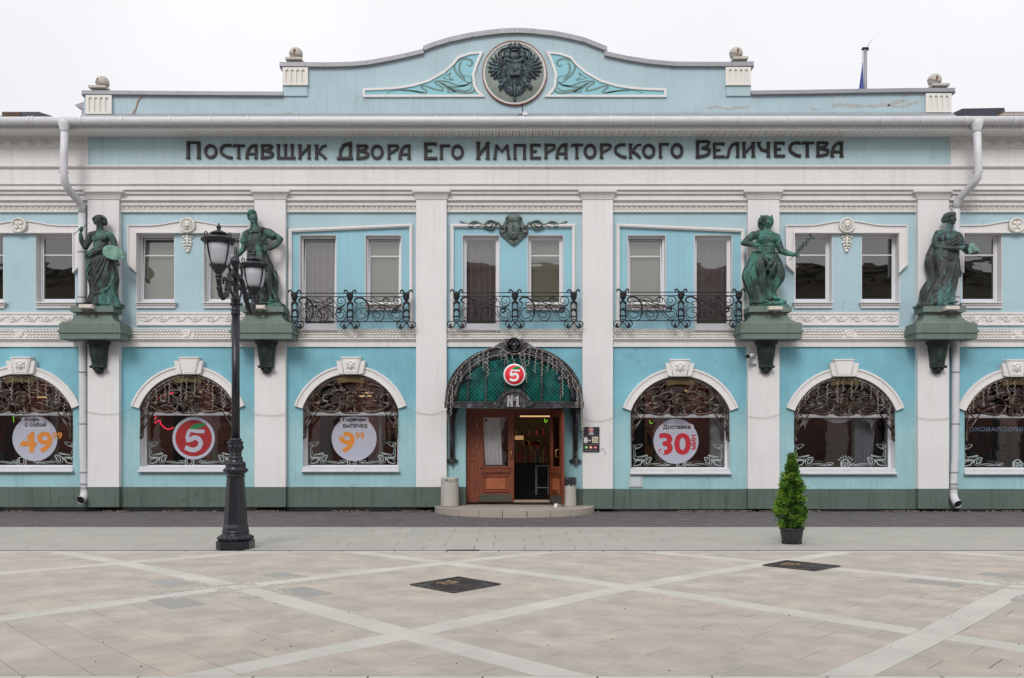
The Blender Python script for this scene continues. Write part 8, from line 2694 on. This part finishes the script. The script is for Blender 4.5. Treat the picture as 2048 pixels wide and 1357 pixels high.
# drain channel with a grate
mb = MB(); mb.box(-26, 26, Y1 + .15, Y1 + .31, -.12, -.02); ch_o = mb.build('drain_channel', stone('dark channel stone', lin(104, 102, 106), .1, tone=.15), None, kind='structure')
x = -13.0
CHM = bpy.data.materials['dark channel stone']
while x < 13:
    if not (WX(893, Y1 + .2) - .25 < x < WX(958, Y1 + .2) - .2):
        m_ = MB(); m_.tone = rr.random(); m_.bbox(x, x + .49, Y1 + .155, Y1 + .305, -.03, -.006, .0) if False else m_.box(x + .003, x + .49, Y1 + .157, Y1 + .303, -.03, -.008 + rr.uniform(-.001, .001)); m_.build('channel_stone', CHM, ch_o)
    x += .5
gx0, gx1 = WX(893, Y1 + .2), WX(958, Y1 + .2)
g = thing('drain_grate', 'small cast iron drain grate set in the dark channel line', 'drain grate', ((gx0 + gx1) / 2, Y1 + .23, 0))
mb = MB(); mb.box(gx0, gx1, Y1 + .155, Y1 + .175, -.03, .004); mb.box(gx0, gx1, Y1 + .29, Y1 + .308, -.03, .004); mb.build('frame', IRON, g)
k = 0; x = gx0
while x < gx1: 
    mb = MB(); mb.box(x, x + .022, Y1 + .172, Y1 + .292, -.02, .003); mb.build('grate_bar', IRON, g); x += .047
# light grey pavement
PY0, PY1 = Y1 + .31, 18.05 - D
mb = MB(); mb.box(-26, 26, PY0, PY1, -.12, -.02)
pv = mb.build('pavement', PAVE, None, kind='structure')
items = []
y = PY0; row = 0
while y < PY1 - .05:
    x = -12.6 + (row % 2) * .3
    h_ = min(.6, PY1 - y)
    if PY1 - y - h_ < .15: h_ = PY1 - y
    while x < 12.6:
        items.append(([(x, y), (x + .8, y), (x + .8, y + h_), (x, y + h_)], min(1, max(0, rr.gauss(.5, .2)))))
        x += .8
    y += h_; row += 1
lay(items, 'paving_flag', PAVE, pv, 290, dz=.0006, gap=.0025, bev=.002)
# dark block strip along the facade
mb = MB(); mb.box(-26, 26, PY1, .32, -.12, -.02)
dk = mb.build('facade_strip', DARKP, None, kind='structure')
items = []
y = PY1; row = 0
while y < -.02:
    x = -14.2 + rr.uniform(-.1, .1); h_ = min(.3 if row % 2 else .22, -.02 - y)
    if h_ < .05: break
    while x < 14.3:
        w_ = rr.choice((.2, .24, .3, .34))
        cx_ = x + w_ / 2
        if ((cx_ - WX(1029, -.5)) / 1.9) ** 2 + ((y + .06) / 1.95) ** 2 > 1:
            items.append(([(x, y), (x + w_, y), (x + w_, y + h_), (x, y + h_)], min(1, max(0, rr.gauss(.45, .25)))))
        x += w_
    y += h_; row += 1
lay(items, 'paving_block', DARKP, dk, 290, dz=.003)
# gravelly crack of broken ground against the plinth
RUB = paint('crumbled mortar', lin(118, 104, 96), dirt=.7, dirt_col=lin(60, 52, 50), bmp=1, grain=20)
mb = MB()
cl = [rr.uniform(-13.5, 13.5) for _ in range(26)]
for i in range(700):
    x = rr.choice(cl) + rr.gauss(0, .28)
    if -2.0 < x < 2.1: continue
    r_ = rr.uniform(.008, .03) * (1.5 if 2.0 < x < 3.2 else 1)
    mb.ell((x, -.1 - abs(rr.gauss(0, .05)), rr.uniform(0, .02)), (r_ * 1.6, r_, r_ * .7), 6, 4, Euler((0, rr.uniform(-.4, .4), rr.uniform(0, 3))))
mb.build('rubble', RUB, None, kind='stuff')
# pale broken pointing round two crossings of the bands
BRK = stone('broken pointing', lin(190, 189, 180), .12, tone=.1, speck=.6, bmp=1)
mb = MB()
for (u, v) in ((-1, -1), (1, 1)):
    for i in range(520):
        du = rr.uniform(-.26, .26); dv = rr.choice((-1, 1)) * (bwid + abs(rr.gauss(0, .018)))
        if rr.random() < .5: du, dv = dv, du
        p = L(u + du, v + dv); w_ = rr.uniform(.012, .03)
        mb.tone = rr.random()
        pts_ = [(p[0] + w_ * math.cos(a_ + rr.uniform(-.3, .3)) * 1.2, p[1] + w_ * math.sin(a_) * .8) for a_ in [k_ * 1.257 for k_ in range(5)]]
        poly_slab(mb, pts_, rr.uniform(.004, .011), -.01, 0, .003)
mb.build('broken_pointing', BRK, None, kind='stuff')
GREYS = stone('grey replacement slab', lin(158, 156, 152), .06, tone=.1)
items = []
for (u, v) in ((-1, -1), (1, 1)):
    for du, dv in ((.26, .12), (-.26, -.12), (.13, -.27), (-.13, .27)):
        items.append((quad(u + du - .1, u + du + .1, v + dv - .055, v + dv + .055), rr.random()))
for p, tn in items:
    m_ = MB(); m_.tone = tn; poly_slab(m_, p, .003, -.02); m_.build('grey_slab', GREYS, plaza)
# chalk scuffs on the pavement
CH = plain('pale paint scuff', lin(206, 192, 174), .9, bmp=0)
mb = MB()
for (px, py, L_, a_) in ((235, 1086, 8, 75), (410, 1083, 10, 80), (445, 1083, 10, 78), (760, 1080, 10, 100), (735, 1088, 60, 88), (820, 1084, 8, 20), (845, 1085, 8, 60), (985, 1086, 5, 10), (1080, 1090, 8, -10), (1134, 1074, 9, -40), (1140, 1081, 9, -50), (1250, 1064, 20, 95), (1252, 1082, 8, -50), (70, 1088, 22, 75), (110, 1092, 20, 90), (620, 1080, 20, 90), (650, 1088, 30, 92), (500, 1080, 18, 70), (300, 1089, 24, 85), (20, 1087, 14, 80), (1368, 1093, 8, -60), (1160, 1092, 7, -20)):
    d = H * F / (py - YH); x = (px - CX) * d / F; y = d - D
    l_ = L_ * d / F; c_, s_ = math.sin(R(a_)), math.cos(R(a_)) * 1.0
    mb.add([(x - c_ * l_, y - s_ * l_ - .008, .0035), (x + c_ * l_, y + s_ * l_ - .008, .0035), (x + c_ * l_, y + s_ * l_ + .012, .0035), (x - c_ * l_, y - s_ * l_ + .012, .0035)], [(0, 1, 2, 3)])
mb.build('chalk_marks', CH, None, kind='stuff')
# ---- manhole covers
CAST = plain('dark cast iron', lin(74, 70, 70), .5, .4, var=.4, scale=5, bmp=.6, bscale=50)
RUST = plain('yellow brown mud in the casting', lin(132, 112, 82), .9, var=.4, scale=9)
for k, ((hx_, hy_), hs_, lab) in enumerate(((G2 := None, 0, '') if False else ((-0.64, -D + 10.26), .5, ''),)): pass
def gpt(px, py): d = H * F / (py - YH); return ((px - CX) * d / F, d - D)
def manhole(corners, label):
    P = [Vector((*gpt(*c), 0)) for c in corners]
    cc = sum(P, Vector()) / 4
    t = thing('manhole_cover', label, 'manhole cover', cc, 'cast iron manhole covers in the plaza')
    def B(u, v, z):   # bilinear, u,v in 0..1
        a = P[0].lerp(P[1], u); b_ = P[3].lerp(P[2], u); q = a.lerp(b_, v); return (q.x, q.y, z)
    mb = MB()
    mb.add([B(0, 0, .002), B(1, 0, .002), B(1, 1, .002), B(0, 1, .002), B(0, 0, -.02), B(1, 0, -.02), B(1, 1, -.02), B(0, 1, -.02)], [(0, 1, 2, 3), (0, 4, 5, 1), (1, 5, 6, 2), (2, 6, 7, 3), (3, 7, 4, 0)])
    e = .03
    for a, b_ in (((0, 0), (1, 0)), ((1, 0), (1, 1)), ((1, 1), (0, 1)), ((0, 1), (0, 0))):
        mb.tube([B(*a, .006), B(*b_, .006)], .012, 4)
    mb.build('frame', CAST, t)
    ring = [B(.5 + .46 * math.cos(R(q)), .5 + .46 * math.sin(R(q)), .008) for q in range(0, 360, 12)]
    mb = MB(); mb.tube([(q[0], q[1], q[2]) for q in ring + ring[:1]], .009, 4)
    V = [B(.5, .5, .009)] + [(q[0], q[1], .009) for q in ring]; mb.add(V, [(0, i, i % 30 + 1) for i in range(1, 31)])
    mb.build('lid', CAST, t)
    mb = MB()
    for i in range(-5, 6):
        for s_ in (0, 1):
            h2 = math.sqrt(max(0, .42 ** 2 - (i * .08) ** 2))
            a, b_ = ((.5 + i * .08, .5 - h2), (.5 + i * .08, .5 + h2)) if s_ else ((.5 - h2, .5 + i * .08), (.5 + h2, .5 + i * .08))
            if i > -2 or s_: mb.tube([B(*a, .012), B(*b_, .012)], .006, 4)
    mb.build('raised_pattern', CAST, t)
    mb = MB()
    for i in range(26):
        u, v = rr.uniform(.2, .45), rr.uniform(.3, .62); q = B(u, v, .014); mb.ell(q, (rr.uniform(.01, .04), rr.uniform(.01, .03), .008), 6, 4)
    mb.build('mud', RUST, t, kind='stuff')
manhole(((821, 1171), (907, 1187), (1000, 1170), (917, 1156)), 'square cast iron manhole cover caked with yellow mud in the middle of the plaza')
manhole(((1526, 1132), (1630, 1143), (1680, 1134), (1573, 1123)), 'square cast iron manhole cover in front of the potted conifer')

# ================================================================ the building across the square, mirrored in the upper windows
opp = thing('opposite_building', 'dim grey beige building across the square, seen only as reflections in the windows', 'building', (0, -32, 0))
OM = paint('dull beige render', lin(112, 104, 92), dirt=.4)
OD = plain('dark opposite window', lin(36, 34, 34), .3)
mb = MB(); mb.box(-34, 34, -44, -32, 0, 12.3); mb.build('wall', OM, opp)
mb = MB(); mb.box(-34.4, 34.4, -44.4, -31.4, 12.3, 12.7); mb.box(-34.2, 34.2, -44.2, -31.7, 11.7, 12.0); mb.box(-34.1, 34.1, -44.1, -31.8, 5.3, 5.6); mb.build('cornice', OM, opp)
first = None
for fl_ in (6.6,):
    for i in range(-9, 10):
        x = i * 3.5
        if first is None:
            mb = MB(); mb.box(-.8, .8, -31.98, -31.9, 0, 3.2); first = mb.build('window', OD, opp); o_ = first
        else:
            o_ = first.copy(); COL.objects.link(o_)
        o_.location = (x, 0, fl_)

# pale scuffs and splashes on the dark blocks
mb = MB()
for i in range(150):
    x = rr.uniform(-13, 13); y = rr.uniform(PY1 + .1, -.3)
    if abs(x) < 2.1 and y > -2.2: continue
    a_ = rr.uniform(0, 3.14); l_ = rr.uniform(.03, .16); w_ = rr.uniform(.006, .016); c_, s_ = math.cos(a_), math.sin(a_) * .5
    mb.add([(x - c_ * l_, y - s_ * l_ - w_, .0055), (x + c_ * l_, y + s_ * l_ - w_, .0055), (x + c_ * l_ * .8, y + s_ * l_ + w_, .0055), (x - c_ * l_ * .9, y - s_ * l_ + w_, .0055)], [(0, 1, 2, 3)])
mb.build('paint_scuffs', plain('grey white splash', lin(160, 158, 156), .9, bmp=0), None, kind='stuff')

SPK = plain('street litter', lin(70, 62, 58), .9, bmp=0)
mb = MB()
for i in range(130):
    d_ = rr.uniform(6.4, 17.5); x = rr.uniform(-.6, .6) * d_; r_ = rr.uniform(.002, .0055)
    mb.ell((x, d_ - D, .004), (r_ * rr.uniform(1, 2.2), r_, .004), 5, 3, Euler((0, 0, rr.uniform(0, 3))))
mb.build('litter_specks', SPK, None, kind='stuff')
# pale arcaded ground floor of the building across
mb = MB()
mb.box(-34.05, 34.05, -32.0, -31.9, 0, 5.3)
mb.build('arcade_wall', plain('pale arcade render', lin(150, 144, 140), .8), opp)
first = None
for i in range(-9, 10):
    if first is None:
        mb = MB(); a_ = [(1.05 * math.cos(R(q)), 2.9 + 1.05 * math.sin(R(q))) for q in range(0, 181, 15)]
        mb.prism([(-1.05, .6), (1.05, .6)] + a_, -31.9, -31.85); first = mb.build('arched_window', OD, opp); o_ = first
    else:
        o_ = first.copy(); COL.objects.link(o_)
    o_.location = (i * 3.5 + .6, 0, 0)
